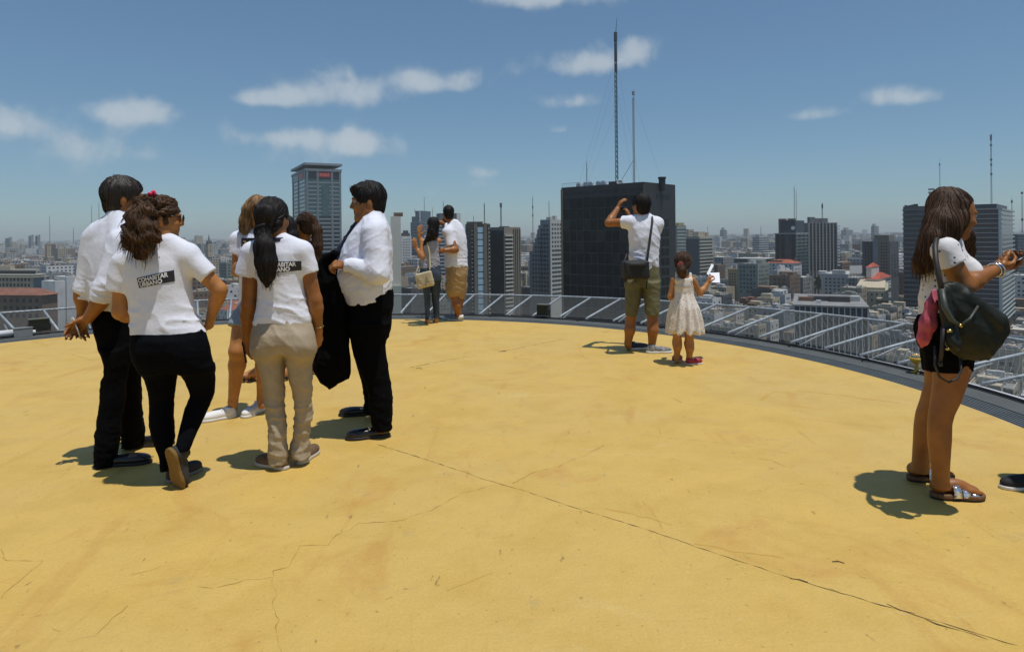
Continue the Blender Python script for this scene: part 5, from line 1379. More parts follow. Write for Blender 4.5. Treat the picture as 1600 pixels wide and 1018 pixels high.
def text_mesh(txt, size=1.0, off=.0):
    cu = bpy.data.curves.new('lettering', 'FONT'); cu.body = txt; cu.size = size; cu.offset = off; cu.resolution_u = 3
    o = bpy.data.objects.new('lettering', cu); SC.collection.objects.link(o)
    bpy.context.view_layer.update()
    me = bpy.data.meshes.new_from_object(o.evaluated_get(bpy.context.evaluated_depsgraph_get()))
    V = [tuple(v.co) for v in me.vertices]; F = [tuple(p.vertices) for p in me.polygons]
    bpy.data.objects.remove(o); bpy.data.curves.remove(cu); bpy.data.meshes.remove(me)
    return V, F
def back_print(fig, cloth, quad, Ys):
    """black block with the two lines COHABITAR / URBANO in white on the back of a T-shirt"""
    V = on_cloth(fig, cloth, quad, 30, 10, .0035, Ys)
    F = [(j * 31 + i, j * 31 + i + 1, (j + 1) * 31 + i + 1, (j + 1) * 31 + i) for j in range(10) for i in range(30)]
    o = obj('print', V, F, mat('black_print', (.015, .013, .018), .6), cloth)
    for txt, u0, u1, v0, v1 in (('COHABITAR', .03, .86, .06, .50), ('URBANO', .05, .70, .53, .95)):
        TV, TF = text_mesh(txt, 1.0, .035)
        xs = [v[0] for v in TV]; ys = [v[1] for v in TV]
        a0, a1, b0, b1 = min(xs), max(xs), min(ys), max(ys)
        src = [(u0 + (v[0] - a0) / (a1 - a0) * (u1 - u0), v1 - (v[1] - b0) / (b1 - b0) * (v1 - v0)) for v in TV]
        P = on_cloth(fig, cloth, quad, 0, 0, .0065, Ys, src)
        obj('lettering', P, TF, mat('white_print', (.78, .77, .78), .6), o)
    return o
# ------------------------------------------------------------------ the people
def woman_khaki():
    g = Fig('person from behind with sleek black ponytail, white printed T-shirt and khaki trousers', 3.95, (440, 730)); P = g.P
    hv = .0075
    fr = frame(14, 2, 0); hc = P(428, 342, .02)
    shirt = [(505, 396, 487, .108), (490, 398, 485, .112), (470, 401, 480, .106), (450, 402.5, 477, .102), (430, 401, 476, .104), (410, 397, 478, .104), (395, 393, 480, .095), (384, 400, 470, .075), (376, 418, 455, .055)]
    legL = [(545, 394, 446, .105, -.01), (570, 402, 446.5, .098), (590, 407, 445, .088), (610, 410, 445, .078), (630, 413.5, 445, .072), (650, 416, 447, .07), (675, 419.6, 449, .068, -.01), (700, 421, 449, .066, -.01), (722, 421, 451, .066, -.01)]
    legR = [(545, 446, 494, .105, 0), (570, 447, 489, .098, .02), (590, 450, 488.5, .088, .03), (610, 455, 489, .078, .04), (630, 459, 489, .072, .05), (650, 460, 487.5, .07, .06), (675, 456, 485, .068, .06), (700, 453.5, 482.5, .066, .06), (713, 453, 483, .066, .06)]
    hips = [(548, 395, 493, .112, -.01), (535, 392, 494, .128, -.02), (520, 391, 492, .125, -.02), (503, 395, 487, .108), (497, 397, 485, .1)]
    sL, sR = P(393, 396), P(474, 394)
    eL, wL = P(389, 476, .03), P(385, 531, .10)
    eR, wR = P(492, 468, .02), P(497, 512, .06)
    # body
    S = SDF(); head(S, hc, fr, 1.0, P(437, 378, .0), .052)
    for rr in (shirt, hips): S.loft(g.rows(rr), .02, grow=-.014)
    for rr in (legL, legR): S.loft(g.rows(rr), .02, grow=-.018)
    arm(S, sL, eL, wL, (.05, .043, .044, .029)); arm(S, sR, eR, wR, (.048, .041, .042, .028))
    hand(S, wL, (.05, .1, -1), (.9, .3, 0), -1, .95, .55); hand(S, wR, (0, .06, -1), (-.9, .4, 0), 1, .95, .45)
    S.build('body', SKIN_D(), g.root, hv)
    # shirt
    S = SDF(); S.loft(g.rows(shirt), .02)
    S.cone(P(433, 375), P(398, 391), .05, .058, .03).cone(P(440, 375), P(470, 390), .05, .056, .03)
    S.cone(sL, P(384, 430, .01), .062, .066, .035, cap=True); S.cone(sR, P(484, 427, .005), .06, .056, .035, cap=True)
    S.disp(folds(3, .007, 5, .8, .4)); S.disp(folds(9, .013, 5.5, 2.6, .6, hi=(g.P(0, 440)[2], g.P(0, 475)[2])))
    sh = S.build('shirt', WHITE(), g.root, .0075)
    m = MB(); c = P(437, 374, .0); m.ring((c[0], c[1]), [(.062, c[2] + .012), (.066, c[2] - .012)], 0, 2 * pi, 20)
    m.build('collar', mat('navy_trim', (.012, .012, .03), .8), sh, True)
    back_print(g, sh, [(415, 408.5), (467.8, 408.2), (467.6, 422.6), (415, 427.5)], g.Yb - .1)
    # trousers
    S = SDF(); S.loft(g.rows(legL), .010).loft(g.rows(legR), .010).loft(g.rows(hips), .05)
    for q in (P(421, 541, -.045), P(468, 541, -.045)): S.ell(q, (.078, .078, .085), None, .05)
    S.disp(folds(21, .010, 6, 1.0, .9)); S.disp(folds(22, .015, 8, 2.2, .9, hi=(P(0, 560)[2], P(0, 640)[2])))
    tr = S.build('trousers', KHAKI(), g.root, .008)
    m = MB(); z = P(0, 508)[2]
    rr = g.rows(hips)[3]
    for x0, x1 in ((.03, .075), (-.075, -.03)):
        m.tube([(rr[1] + x0, g.Yb - .125, P(0, 530)[2]), (rr[1] + x1, g.Yb - .117, P(0, 530)[2])], .0022, 4)
    m.build('pocket_seam', mat('dark_seam', (.12, .09, .06), .9), tr)
    S = SDF()
    for a, b in ((421, 450),): S.cone(P(424, 720, -.045), P(448, 722, -.045), .014, .013, .01)
    # shoes: suede deck shoes
    brown = mat('brown_suede', (.14, .085, .045), .9, var=.2, vscale=30); cream = mat('pale_sole', (.55, .50, .42), .8)
    a = gnd(449, 734); shoe(g, (a[0], a[1] + .01, 0), (-.86, .42, 0), .255, brown, cream, .07, .95, .022, lace=mat('brown_lace', (.08, .05, .03), .8))
    a = gnd(467, 726); shoe(g, (a[0], a[1], 0), (.12, 1, 0), .255, brown, cream, .07, .95, .022)
    # hair
    r, f, u = fr; C = lambda a_, b_, d_: hc + r * a_ + f * b_ + u * d_
    S = SDF(); cap(S, hc, fr, 1.0, .010, .03)
    bun = P(414, 333, -.10); S.ell(bun, (.062, .055, .062), None, .02)
    S.cone(bun, P(410, 366, -.12), .045, .036, .03)
    S.chain([P(410, 362, -.12), P(413, 385, -.15), P(416, 410, -.155), P(417, 430, -.15), P(417, 446, -.145)], [.042, .060, .060, .042, .012], .02, flat=((0, 1, 0), 1.5))
    h = hair_build(g, S, HAIR_B(), .006, 5, [(P(417, 430, -.15), .07, 50, .08, (0, 0, -1))], tie=P(411, 352, -.11), n=900)
    m = MB(); c = P(410, 352, -.115); m.tube([c + V3(.04 * cos(t), .034 * sin(t), .01 * cos(t)) for t in np.linspace(0, 2 * pi, 15)], .008, 6, False)
    m.build('hair_tie', mat('black_band', (.01, .01, .012), .7), h, True)
    m = MB(); c = wR + V3(0, .0, .01)
    m.tube([c + V3(.033 * cos(t), .031 * sin(t), .006 * sin(t)) for t in np.linspace(0, 2 * pi, 19)], .0035, 6, False)
    m.build('bracelet', mat('gold_metal', (.6, .42, .15), .3, 1.0), g.root, True)
    c = P(382, 550, .10)
    held_phone(c, (-.2, .1, 1), (.9, .3, 0), 'dark phone held low in the hand of the person in khaki trousers', True)
    return g

def held_phone(c, up, nrm, label, dark=True, case=(.012, .012, .015)):
    u = unit(up); n = V3(nrm); n = unit(n - u * (n @ u)); s = np.cross(u, n)
    M = Matrix(((s[0], n[0], u[0], c[0]), (s[1], n[1], u[1], c[1]), (s[2], n[2], u[2], c[2]), (0, 0, 0, 1)))
    root = empty('phone', c, label, 'phone')
    bm = bmesh.new(); bmesh.ops.create_cube(bm, size=1, matrix=Matrix.Diagonal((.068, .008, .138, 1)))
    bmesh.ops.bevel(bm, geom=bm.edges[:], offset=.003, segments=2, affect='EDGES')
    V = [M @ v.co for v in bm.verts]; F = [[v.index for v in f.verts] for f in bm.faces]; bm.free()
    obj('case', V, F, mat('phone_case_%s' % ('dark' if dark else 'pale'), case, .35), root, True)
    m = MB(); m.box(-.031, .031, .0042, .0052, -.062, .062, M); m.build('screen', mat('phone_screen', (.01, .012, .016), .08), root)
    m = MB(); m.box(-.028, -.014, -.0060, -.0042, .042, .060, M); m.build('camera_lens', mat('lens_black', (.006, .006, .007), .1), root)

def woman_ponytail():
    g = Fig('person from behind with curly brown ponytail, white printed T-shirt, black leggings and one heel raised', 3.72, (272, 757)); P = g.P
    fr = frame(62, -2, 0); hc = P(254, 342, .02)
    shirt = [(521, 203, 324, .125), (508, 203, 318, .128), (490, 202, 309, .12), (470, 200, 304, .115), (450, 198, 300, .115), (430, 195, 301, .112), (412, 191, 303, .105), (398, 195, 300, .09), (386, 215, 288, .07), (376, 236, 274, .055)]
    hips = [(577, 222, 333, .12, .0), (562, 207, 332, .135, -.01), (545, 203, 330, .145, -.02), (528, 203, 325, .14, -.02), (514, 206, 320, .11)]
    legL = [(572, 215, 279, .11, .02), (590, 225, 277, .10, .04), (610, 231, 275, .085, .05), (625, 233, 272.5, .075, .06), (645, 232, 272, .075, .05), (665, 233, 273.5, .076, .04), (685, 238, 274, .066, .03), (700, 244, 270, .052, .02), (716, 249, 264, .044, .0), (735, 250, 266, .042, .0)]
    legR = [(572, 276, 334, .11, -.0), (590, 287, 337, .10, .05), (605, 294, 337, .09, .09), (617, 297, 335.5, .08, .10), (635, 289, 328, .075, .07), (660, 282, 316, .07, .02), (680, 277, 307, .058, -.03), (695, 274, 300, .05, -.06), (703, 274, 297, .048, -.07)]
    sL, sR = P(193, 411, .0), P(297, 403, .0)
    eL, wL = P(190, 486, .02), P(215, 500, .24)
    eR, wR = P(343, 453, .04), P(330, 494, .10)
    S = SDF(); head(S, hc, fr, 1.0, P(256, 380, 0), .054)
    for rr in (shirt, hips): S.loft(g.rows(rr), .02, grow=-.014)
    for rr in (legL, legR): S.loft(g.rows(rr), .02, grow=-.006)
    arm(S, sL, eL, wL, (.055, .048, .046, .03)); arm(S, sR, eR, wR, (.052, .042, .041, .027))
    hand(S, wL, (.7, .6, .1), (0, -.3, -1), 1, .95, .5); hand(S, wR, (-.35, .3, -.85), (-.8, .3, .0), 1, .95, .75)
    S.build('body', SKIN(), g.root, .0075)
    S = SDF(); S.loft(g.rows(shirt), .02)
    S.cone(P(252, 377), P(200, 402), .055, .06, .035).cone(P(262, 377), P(293, 396), .055, .06, .035)
    S.cone(sL, P(185, 454, .0), .066, .062, .03, cap=True)
    S.cone(sR, P(327, 431, .015), .066, .060, .035, cap=True)
    S.disp(folds(33, .008, 4.5, .8, .6, lo=(g.P(0, 521)[2], g.P(0, 509)[2]))); S.disp(folds(34, .013, 4.5, 3.0, .5, lo=(g.P(0, 521)[2], g.P(0, 509)[2]), hi=(P(0, 455)[2], P(0, 490)[2])))
    sh = S.build('shirt', WHITE(), g.root, .0075)
    back_print(g, sh, [(211.3, 435), (266.3, 422.2), (267.5, 440), (215.2, 450.3)], g.Yb - .12)
    S = SDF(); S.loft(g.rows(legL), .010).loft(g.rows(legR), .010).loft(g.rows(hips), .05)
    for q in (P(238, 556, -.05), P(291, 556, -.05)): S.ell(q, (.085, .08, .09), None, .05)
    S.disp(folds(41, .004, 12, 2.4, .6))
    S.build('leggings', NAVY(), g.root, .0075)
    dk = mat('dark_canvas', (.03, .028, .027), .85, var=.2); gum = mat('gum_sole', (.19, .105, .02), .8, var=.15, vscale=20)
    a = gnd(259, 757); shoe(g, (a[0], a[1] + .02, 0), (.3, 1, 0), .25, dk, mat('grey_sole', (.22, .2, .18), .8), .075, .95, .02)
    # the raised foot stands on its toe, sole towards the viewer
    t = gnd(286, 759); hl = P(262.5, 702, -.125)
    d = unit(V3(t[0], t[1], .012) - hl)
    shoe(g, hl, d, .262, dk, gum, .085, 1.12, .022, tilt=(.5, .82, .25), lace=mat('dark_lace', (.02, .02, .02), .8), lab='dark canvas shoe standing on its toe, gum sole showing')
    # hair
    r, f, u = fr; C = lambda a_, b_, d_: hc + r * a_ + f * b_ + u * d_; A = np.stack([r, f, u])
    S = SDF(); cap(S, hc, fr, 1.0, .004, .035)
    tie = P(232, 313, -.07); S.cone(C(-.02, -.08, .05), tie, .045, .03, .03)
    S.chain([tie, P(225, 322, -.11), P(220, 345, -.14), P(217, 368, -.145), P(219, 392, -.14)], [.03, .050, .066, .070, .036], .03, flat=((0, 1, 0), 1.35))
    S.chain([P(216, 330, -.12), P(208, 360, -.14), P(205, 385, -.14)], [.036, .042, .024], .03)
    S.chain([P(230, 340, -.13), P(232, 370, -.15), P(228, 388, -.15)], [.04, .045, .03], .03)
    S.disp(lambda X, Y, Z: .012 * vnoise(X * 26, Y * 26, Z * 16, 71) + .008 * np.sin(Z * 95 + 6 * vnoise(X * 14, Y * 14, Z * 5, 72)))
    h = hair_build(g, S, HAIR_C(), .006, 6, [(P(217, 380, -.15), (.1, .1, .08), 170, .10, (0, -.1, -1)), (P(205, 350, -.14), (.1, .1, .14), 150, .09, (-.4, -.3, -.8))], tie=P(233, 313, -.07), n=2000, L=.11, curl=.0065, r=.0023)
    m = MB(); c = P(233, 311.5, -.06)
    for i in range(9):
        tt = i / 9 * 2 * pi
        m.tube([c + V3(.012 * sin(tt) , .035 * cos(tt), .034 * sin(tt)), c + V3(.026 * sin(tt) + .006, .042 * cos(tt + .3), .046 * sin(tt + .3))], [.011, .009], 6)
    m.build('scrunchie', mat('pink_scrunchie', (.75, .035, .11), .6), h, True)
    # sunglasses
    rt = empty('sunglasses', hc, 'dark sunglasses worn by the person with the curly ponytail', 'sunglasses')
    m = MB()
    for q in (-1, 1): m.tube([C(q * .078, -.01, .012), C(q * .076, .05, .016), C(q * .066, .094, .014)], .0035, 6)
    m.tube([C(-.01, .112, .01), C(.01, .112, .01)], .003, 6)
    m.build('frame', mat('sunglasses_frame', (.01, .009, .009), .3), rt, True)
    for q in (-1, 1):
        S = SDF(); S.ell(C(q * .034, .106, .004), (.031, .006, .024), A); S.build('lens', mat('dark_lens', (.008, .007, .008), .08), rt, .0035)
    face_lips(g, C)
    return g
def face_lips(g, C):
    S = SDF(); S.cone(C(-.016, .0845, -.0565), C(.016, .0845, -.0565), .0052, None, .004).cone(C(-.014, .0835, -.0675), C(.014, .0835, -.0675), .0056, None, .004)
    S.build('lips', mat('lips', (.30, .095, .07), .45), g.root, .0035)

def man_hands_behind():
    g = Fig('person in white dress shirt and black trousers, hands clasped behind the back holding a phone', 4.1, (185, 722)); P = g.P
    fr = frame(55, 0, 0); hc = P(195, 311, .04)
    shirt = [(484, 139, 212, .115, .03), (470, 138, 213, .125, .02), (450, 135.5, 213, .13), (425, 132, 212, .128), (400, 134, 212, .125), (380, 138, 212, .12), (362, 145, 210, .105), (350, 152, 207, .09), (340, 165, 202, .07), (332, 172, 198, .058)]
    hips = [(560, 161, 223, .125, .04), (540, 154, 222, .135, .03), (520, 146, 218, .14, .02), (500, 143, 215, .135, .02), (480, 141, 212, .115, .03), (474, 143, 210, .11, .03)]
    legN = [(545, 157, 205, .12, -.03), (570, 162, 203, .11, -.04), (585, 161, 201, .10, -.04), (592, 156.5, 200, .10, -.04), (625, 155, 198, .09, -.05), (650, 151.5, 192, .09, -.06), (680, 147.5, 189, .09, -.08), (710, 146, 185, .09, -.09), (727, 145, 183, .09, -.09)]
    legF = [(545, 180, 222, .12, .08), (590, 180, 221, .10, .12), (640, 184, 222.5, .09, .18), (668, 188, 226, .085, .22), (690, 190, 225, .085, .25), (697, 190, 223, .085, .25)]
    sL, sR = P(148, 372, -.0), P(190, 378, -.09)
    eL, wL = P(129, 455, -.02), P(129, 488, .02)
    eR, wR = P(162, 462, -.15), P(138, 497, -.10)
    S = SDF(); head(S, hc, fr, 1.08, P(186, 345, .01), .06)
    for rr in (shirt, hips): S.loft(g.rows(rr), .02, grow=-.014)
    for rr in (legN, legF): S.loft(g.rows(rr), .02, grow=-.02)
    arm(S, sL, eL, wL, (.055, .045, .045, .031)); arm(S, sR, eR, wR, (.055, .047, .047, .032))
    hand(S, wL, (-.1, -.1, -1), (.8, -.4, 0), -1, 1.02, .35); hand(S, wR, (-.75, .0, -.55), (.1, -.6, -.6), 1, 1.02, .5)
    S.build('body', SKIN_D(), g.root, .0075)
    S = SDF(); S.loft(g.rows(shirt), .02)
    S.cone(P(183, 341), P(158, 362), .055, .075, .035).cone(P(190, 342), P(196, 372, -.07), .06, .075, .035)
    S.cone(sL, eL + V3(.01, .0, .02), .075, .052, .03).cone(eL + V3(.01, 0, .03), P(130, 466, -.01), .056, .05, .02, cap=True)
    S.cone(sR, P(166, 446, -.16), .078, .06, .014).cone(P(166, 446, -.16), P(156, 470, -.16), .066, .058, .014, cap=True)
    S.disp(folds(51, .009, 5, .8, .6)); S.disp(folds(52, .010, 8, 3.0, .8, hi=(P(0, 420)[2], P(0, 450)[2])))
    sh = S.build('shirt', SHIRT(), g.root, .008)
    m = MB(); c = P(186, 335, .01)
    m.ring((c[0], c[1]), [(.062, c[2] + .022), (.074, c[2] - .006), (.078, c[2] - .02)], 0, 2 * pi, 24); m.build('collar', SHIRT(), sh, True)
    S = SDF(); S.loft(g.rows(legN), .012).loft(g.rows(legF), .012).loft(g.rows(hips), .05)
    S.disp(folds(53, .007, 8, 1.2, .6)); S.disp(folds(54, .008, 10, 3.2, .5, hi=(.45, .2)))
    S.build('trousers', BLACK(), g.root, .008)
    lea = mat('black_leather', (.012, .011, .012), .22, bump=.05)
    a = gnd(150, 729); shoe(g, (a[0], a[1], 0), (.97, .22, 0), .31, lea, RUBBER(), .07, .95, .02)
    b = gnd(193, 699); shoe(g, (b[0], b[1], 0), (.97, .22, 0), .31, lea, RUBBER(), .07, .95, .02)
    r, f, u = fr; C = lambda a_, b_, d_: hc + r * a_ + f * b_ + u * d_; A = np.stack([r, f, u])
    S = SDF(); cap(S, hc, fr, 1.08, .009, .04, True, .004)
    hair_build(g, S, mat('man_dark_hair', (.012, .009, .008), .42, col2=(.04, .026, .018), vscale=28, stretch=(5, 5, 1), bump=.35), .006, 7, n=700, L=.06, r=.0018, spots=[(C(0, -.03, .05), .16, 90, .035, (.2, -.2, .3))])
    m = MB()
    held_phone(P(119, 512, -.12), (-.25, -.15, 1), (-.75, -.65, 0), 'pale phone held behind the back by the person in the dress shirt', False, (.55, .55, .56))
    return g

def man_jacket():
    g = Fig('person in profile with big belly, white dress shirt, dark tie and black trousers', 4.62, (585, 675)); P = g.P
    fr = frame(-104, -3, 0); hc = P(574, 316, 0)
    shirt = [(474, 541, 612, .17), (464, 537, 613.5, .18), (450, 533, 614, .19), (433, 528, 613.5, .195), (412, 530.5, 614, .195), (393, 533, 615, .19), (374, 541, 613, .18), (358, 552, 610.5, .165), (346, 561, 605, .12), (338, 567, 599, .085), (330, 570, 597, .07)]
    hips = [(520, 545, 608, .155), (500, 544, 611.5, .17), (480, 544, 614.5, .175), (465, 541, 615, .172), (452, 545, 614.5, .165)]
    legN = [(505, 546, 610, .105, -.07), (520, 547, 607.5, .10, -.07), (540, 549, 603, .095, -.07), (560, 555, 605, .092, -.07), (580, 564, 607.6, .088, -.07), (600, 571, 611, .085, -.07), (620, 576, 614, .085, -.08), (640, 578, 614, .085, -.08), (660, 581, 612.5, .085, -.08), (672, 582, 612, .085, -.08)]
    legF = [(505, 546, 606, .105, .12), (540, 549, 600, .095, .16), (580, 560, 598, .09, .22), (605, 567, 597, .085, .28), (625, 569, 596, .085, .32), (640, 568, 594, .085, .36), (644, 568, 594, .085, .36)]
    sN, sF = P(586, 363, -.17), P(588, 362, .16)
    eN, wN = P(591, 430, -.24), P(542, 415, -.23)
    eF, wF = P(588, 428, .2), P(548, 430, .16)
    S = SDF(); head(S, hc, fr, 1.1, P(583, 348, 0), .07, .012)
    for rr in (shirt, hips): S.loft(g.rows(rr), .02, grow=-.014)
    for rr in (legN, legF): S.loft(g.rows(rr), .02, grow=-.016)
    arm(S, sN, eN, wN, (.06, .05, .048, .033)); arm(S, sF, eF, wF, (.06, .05, .048, .033))
    hand(S, wN, (-1, .05, .12), (0, .6, -.8), -1, 1.05, .95, .7); hand(S, wF, (-.9, -.3, -.2), (0, -.3, -.9), 1, 1.05, .8)
    S.build('body', SKIN_D(), g.root, .0075)
    face_bits(g, hc, fr, 1.1)
    S = SDF(); S.loft(g.rows(shirt), .02)
    S.cone(P(582, 345), sN + V3(0, .03, .02), .06, .085, .045).cone(P(582, 345), sF + V3(0, -.03, .02), .06, .085, .045)
    for s_, e_, w_, y in ((sN, eN, wN, -.16), (sF, eF, wF, .16)):
        S.cone(s_, e_ + V3(.0, 0, .02), .088, .078, .018); S.cone(e_ + V3(0, 0, .01), w_ + V3(.045, 0, 0), .076, .052, .018)
        S.cone(w_ + V3(.06, 0, -.002), w_ + V3(-.01, 0, .004), .046, .043, .01, cap=True)
    S.ell(P(553, 430, 0), (.12, .17, .15), None, .05)
    S.disp(folds(61, .010, 5, .8, .7)); S.disp(folds(62, .006, 12, 1.4, -.8)); S.disp(folds(63, .007, 8, 2.4, .5, hi=(P(0, 425)[2], P(0, 455)[2])))
    sh = S.build('shirt', SHIRT(), g.root, .008)
    m = MB(); c = P(583, 340, 0)
    for i in range(1): m.ring((c[0], c[1]), [(.078, c[2] + .03), (.09, c[2] - .005), (.096, c[2] - .02)], pi + .35, pi - .35 + 2 * pi, 24)
    m.build('collar', SHIRT(), sh, True)
    S = SDF()
    S.cone(P(556.5, 350, 0), P(551, 357, 0), .022, .026, .01, flat=((1, 0, .3), 1.6)); S.chain([P(551, 357, 0), P(541, 375, 0), P(532, 392, 0), P(527.5, 412, 0), P(526, 425, 0)], [.024, .034, .04, .042, .03], .01, flat=((.9, 0, .4), 2.2))
    t = S.build('tie', mat('navy_tie', (.012, .013, .028), .5), g.root, .0065)
    S = SDF(); S.loft(g.rows(legN), .012).loft(g.rows(legF), .012).loft(g.rows(hips), .05)
    S.disp(folds(64, .007, 8, 1.2, .6)); S.disp(folds(65, .008, 10, 3.2, .5, hi=(.45, .2)))
    tr = S.build('trousers', BLACK(), g.root, .008)
    lea = mat('black_leather', (.012, .011, .012), .22, bump=.05)
    a = gnd(609, 681); o = shoe(g, (a[0], a[1] + .01, 0), (-.95, -.28, 0), .30, lea, RUBBER(), .07, 1, .02)
    m = MB(); c = V3(a[0], a[1], 0) + unit((-.95, -.28, 0)) * .14
    m.tube([c + V3(.01, -.028, .068), c + V3(-.002, .0, .078), c + V3(-.01, .03, .068)], .006, 6); m.build('buckle', mat('steel', (.6, .6, .6), .25, 1.0), o)
    b = gnd(591, 647); shoe(g, (b[0], b[1], 0), (-1, -.12, 0), .30, lea, RUBBER(), .07, 1, .02)
    r, f, u = fr; C = lambda a_, b_, d_: hc + (r * a_ + f * b_ + u * d_) * 1.1; A = np.stack([r, f, u])
    S = SDF(); cap(S, hc, fr, 1.1, .009, .042, True, .004)
    S.chain([C(-.05, .062, .092), C(-.02, .082, .086), C(.03, .078, .082)], [.018, .018, .014], .02)
    hair_build(g, S, HAIR_B(), .006, 8, n=700, L=.06, r=.0018, spots=[(C(0, 0, .08), .16, 110, .03, (-.3, 0, .1))])
    # jacket carried in the hand
    J = [(606, 516, 530, .03), (596, 500, 541, .05), (582, 489, 547, .065), (560, 488.5, 547, .075), (520, 489.5, 542, .08), (480, 491, 544, .085), (450, 493, 541, .08), (425, 495, 536, .07), (408, 498, 528, .055), (396, 504, 521, .035)]
    S = SDF(); S.loft(g.rows([(*q, -.07) for q in J]), .02)
    S.cone(P(505, 410, -.10), P(508, 560, -.13), .03, .04, .02).cone(P(528, 415, -.10), P(534, 575, -.11), .03, .04, .02)
    S.cone(P(512, 402, -.12), P(524, 396, -.14), .035, .03, .02)
    S.plane(P(505, 603, 0), (-.42, 0, -1), .01).plane(P(540, 590, 0), (.55, 0, -1), .01)
    S.disp(folds(66, .022, 8, .30)); S.disp(folds(67, .008, 15, .5, .5))
    V, Q = S.solve(.008)
    rt = empty('suit_jacket', P(518, 606, -.14), 'black suit jacket hanging from the hand of the big man in the tie', 'jacket')
    obj('cloth', V, Q, mat('black_wool', (.003, .003, .0036), .9, var=.2, bump=.15, spec=.06), rt, True)
    m = MB()
    m.add([P(524, 470, -.175), P(537, 480, -.17), P(531, 520, -.18), P(519, 500, -.185)], [(0, 1, 2, 3), (3, 2, 1, 0)]); m.build('lapel', mat('black_wool', (.014, .014, .016), .85), rt)
    return g

def woman_blond():
    g = Fig('person with long light brown hair, printed white T-shirt, shorts and white sneakers, half hidden', 5.1, (385, 655)); P = g.P
    fr = frame(150, -8, 0); hc = P(404, 330, 0)
    shirt = [(478, 372, 428, .10), (460, 373, 427, .105), (440, 374, 426, .105), (420, 373, 427, .11), (400, 371, 429, .115), (385, 372, 430, .105), (374, 375, 428, .09), (366, 384, 420, .07), (360, 394, 414, .055)]
    hips = [(512, 370, 424, .11), (495, 369, 426, .12), (480, 371, 426, .11), (470, 373, 425, .10)]
    sN, sF = P(373, 374, 0), P(430, 374, 0)
    eN, wN = P(370, 424, -.03), P(383, 402, -.2)
    eF, wF = P(432, 425, 0), P(415, 405, -.2)
    S = SDF(); head(S, hc, fr, 1.0, P(404, 366, 0), .052)
    for rr in (shirt, hips): S.loft(g.rows(rr), .02, grow=-.012)
    arm(S, sN, eN, wN); arm(S, sF, eF, wF)
    hand(S, wN, (.7, .0, .5), (0, 1, 0), -1, .95, .6); hand(S, wF, (-.8, 0, .3), (0, 1, 0), 1, .95, .6)
    leg(S, P(383, 500, 0), P(371, 548, -.09), P(364, 628, -.02), (.092, .06, .060, .036), (0, .8, 0))
    leg(S, P(413, 500, 0), P(411, 552, .0), P(409, 622, .06), (.09, .06, .058, .036), (0, .9, 0))
    S.cone(P(364, 628, -.02), P(364.5, 641, 0), .034, .03).cone(P(409, 622, .06), P(409, 633, .04), .034, .03)
    S.build('body', SKIN(), g.root, .008)
    face_bits(g, hc, fr, 1.0, (.06, .03, .015))
    S = SDF(); S.loft(g.rows(shirt), .02)
    S.cone(P(400, 364), sN, .05, .06, .03).cone(P(408, 364), sF, .05, .06, .03)
    S.cone(sN, P(370, 397, -.01), .066, .06, .03, cap=True).cone(sF, P(432, 397, 0), .066, .06, .03, cap=True)
    S.disp(folds(71, .006, 10, 1.4))
    sh = S.build('shirt', WHITE(), g.root, .008)
    m = MB(); n = 8
    c = [P(377 + (i * 23 / n), py, -.128 + .03 * abs(i / n - .6) ** 1.5) for py in (371.5, 387.5) for i in range(n + 1)]
    m.add(c, [(i, i + 1, n + 2 + i, n + 1 + i) for i in range(n)])
    pr = m.build('print', mat('black_print', (.015, .013, .018), .6), sh, True)
    m = MB()
    for x0, x1, y0, y1 in ((379, 385, 381, 384), (382, 391, 378, 382), (380, 384, 376, 378)): m.add([P(x0, y1, -.136), P(x1, y1, -.136), P(x1, y0, -.136), P(x0, y0, -.136)], [(0, 1, 2, 3)])
    m.build('motif', mat('gold_print', (.45, .36, .14), .5), pr)
    S = SDF(); S.loft(g.rows(hips), .02)
    S.cone(P(383, 498, 0), P(377.5, 513, -.03), .104, .108, .02, cap=True).cone(P(413, 498, 0), P(413, 513, 0), .10, .104, .02, cap=True)
    S.disp(folds(72, .005, 12, 1.6)); S.build('shorts', mat('pale_denim', (.22, .27, .33), .8, var=.12, vscale=25), g.root, .008)
    wh = mat('white_canvas', (.74, .73, .72), .7, var=.04, vscale=30); ws = mat('white_rubber', (.7, .69, .66), .6)
    a = gnd(367, 652); shoe(g, (a[0], a[1] + .03, 0), (-.80, -.6, 0), .265, wh, ws, .075, .98, .022, lace=mat('white_lace', (.7, .7, .7), .8))
    b = gnd(409, 641); shoe(g, (b[0], b[1] + .03, 0), (-.2, -.95, 0), .265, wh, ws, .075, .98, .022, lace=mat('white_lace', (.7, .7, .7), .8))
    r, f, u = fr; C = lambda a_, b_, d_: hc + r * a_ + f * b_ + u * d_; A = np.stack([r, f, u])
    S = SDF(); S.ell(C(0, -.016, .03), (.088, .105, .096), A, .02)
    S.ell(C(.0, .125, -.04), (.2, .09, .105), A, .015, 's')
    S.chain([C(.06, .03, .09), C(.092, .03, .02), C(.10, .02, -.07), C(.10, .02, -.145), C(.095, .02, -.165)], [.02, .032, .038, .034, .012], .025)
    S.chain([C(-.06, .03, .09), C(-.092, .03, .02), C(-.10, .02, -.07), C(-.10, .02, -.15)], [.02, .032, .036, .018], .025)
    S.chain([C(0, -.09, .02), C(0, -.11, -.08), C(0, -.115, -.16)], [.07, .075, .05], .03)
    hair_build(g, S, HAIR_L(), .0065, 9, [(C(.1, .02, -.13), .07, 60, .07, (0, 0, -1))])
    return g

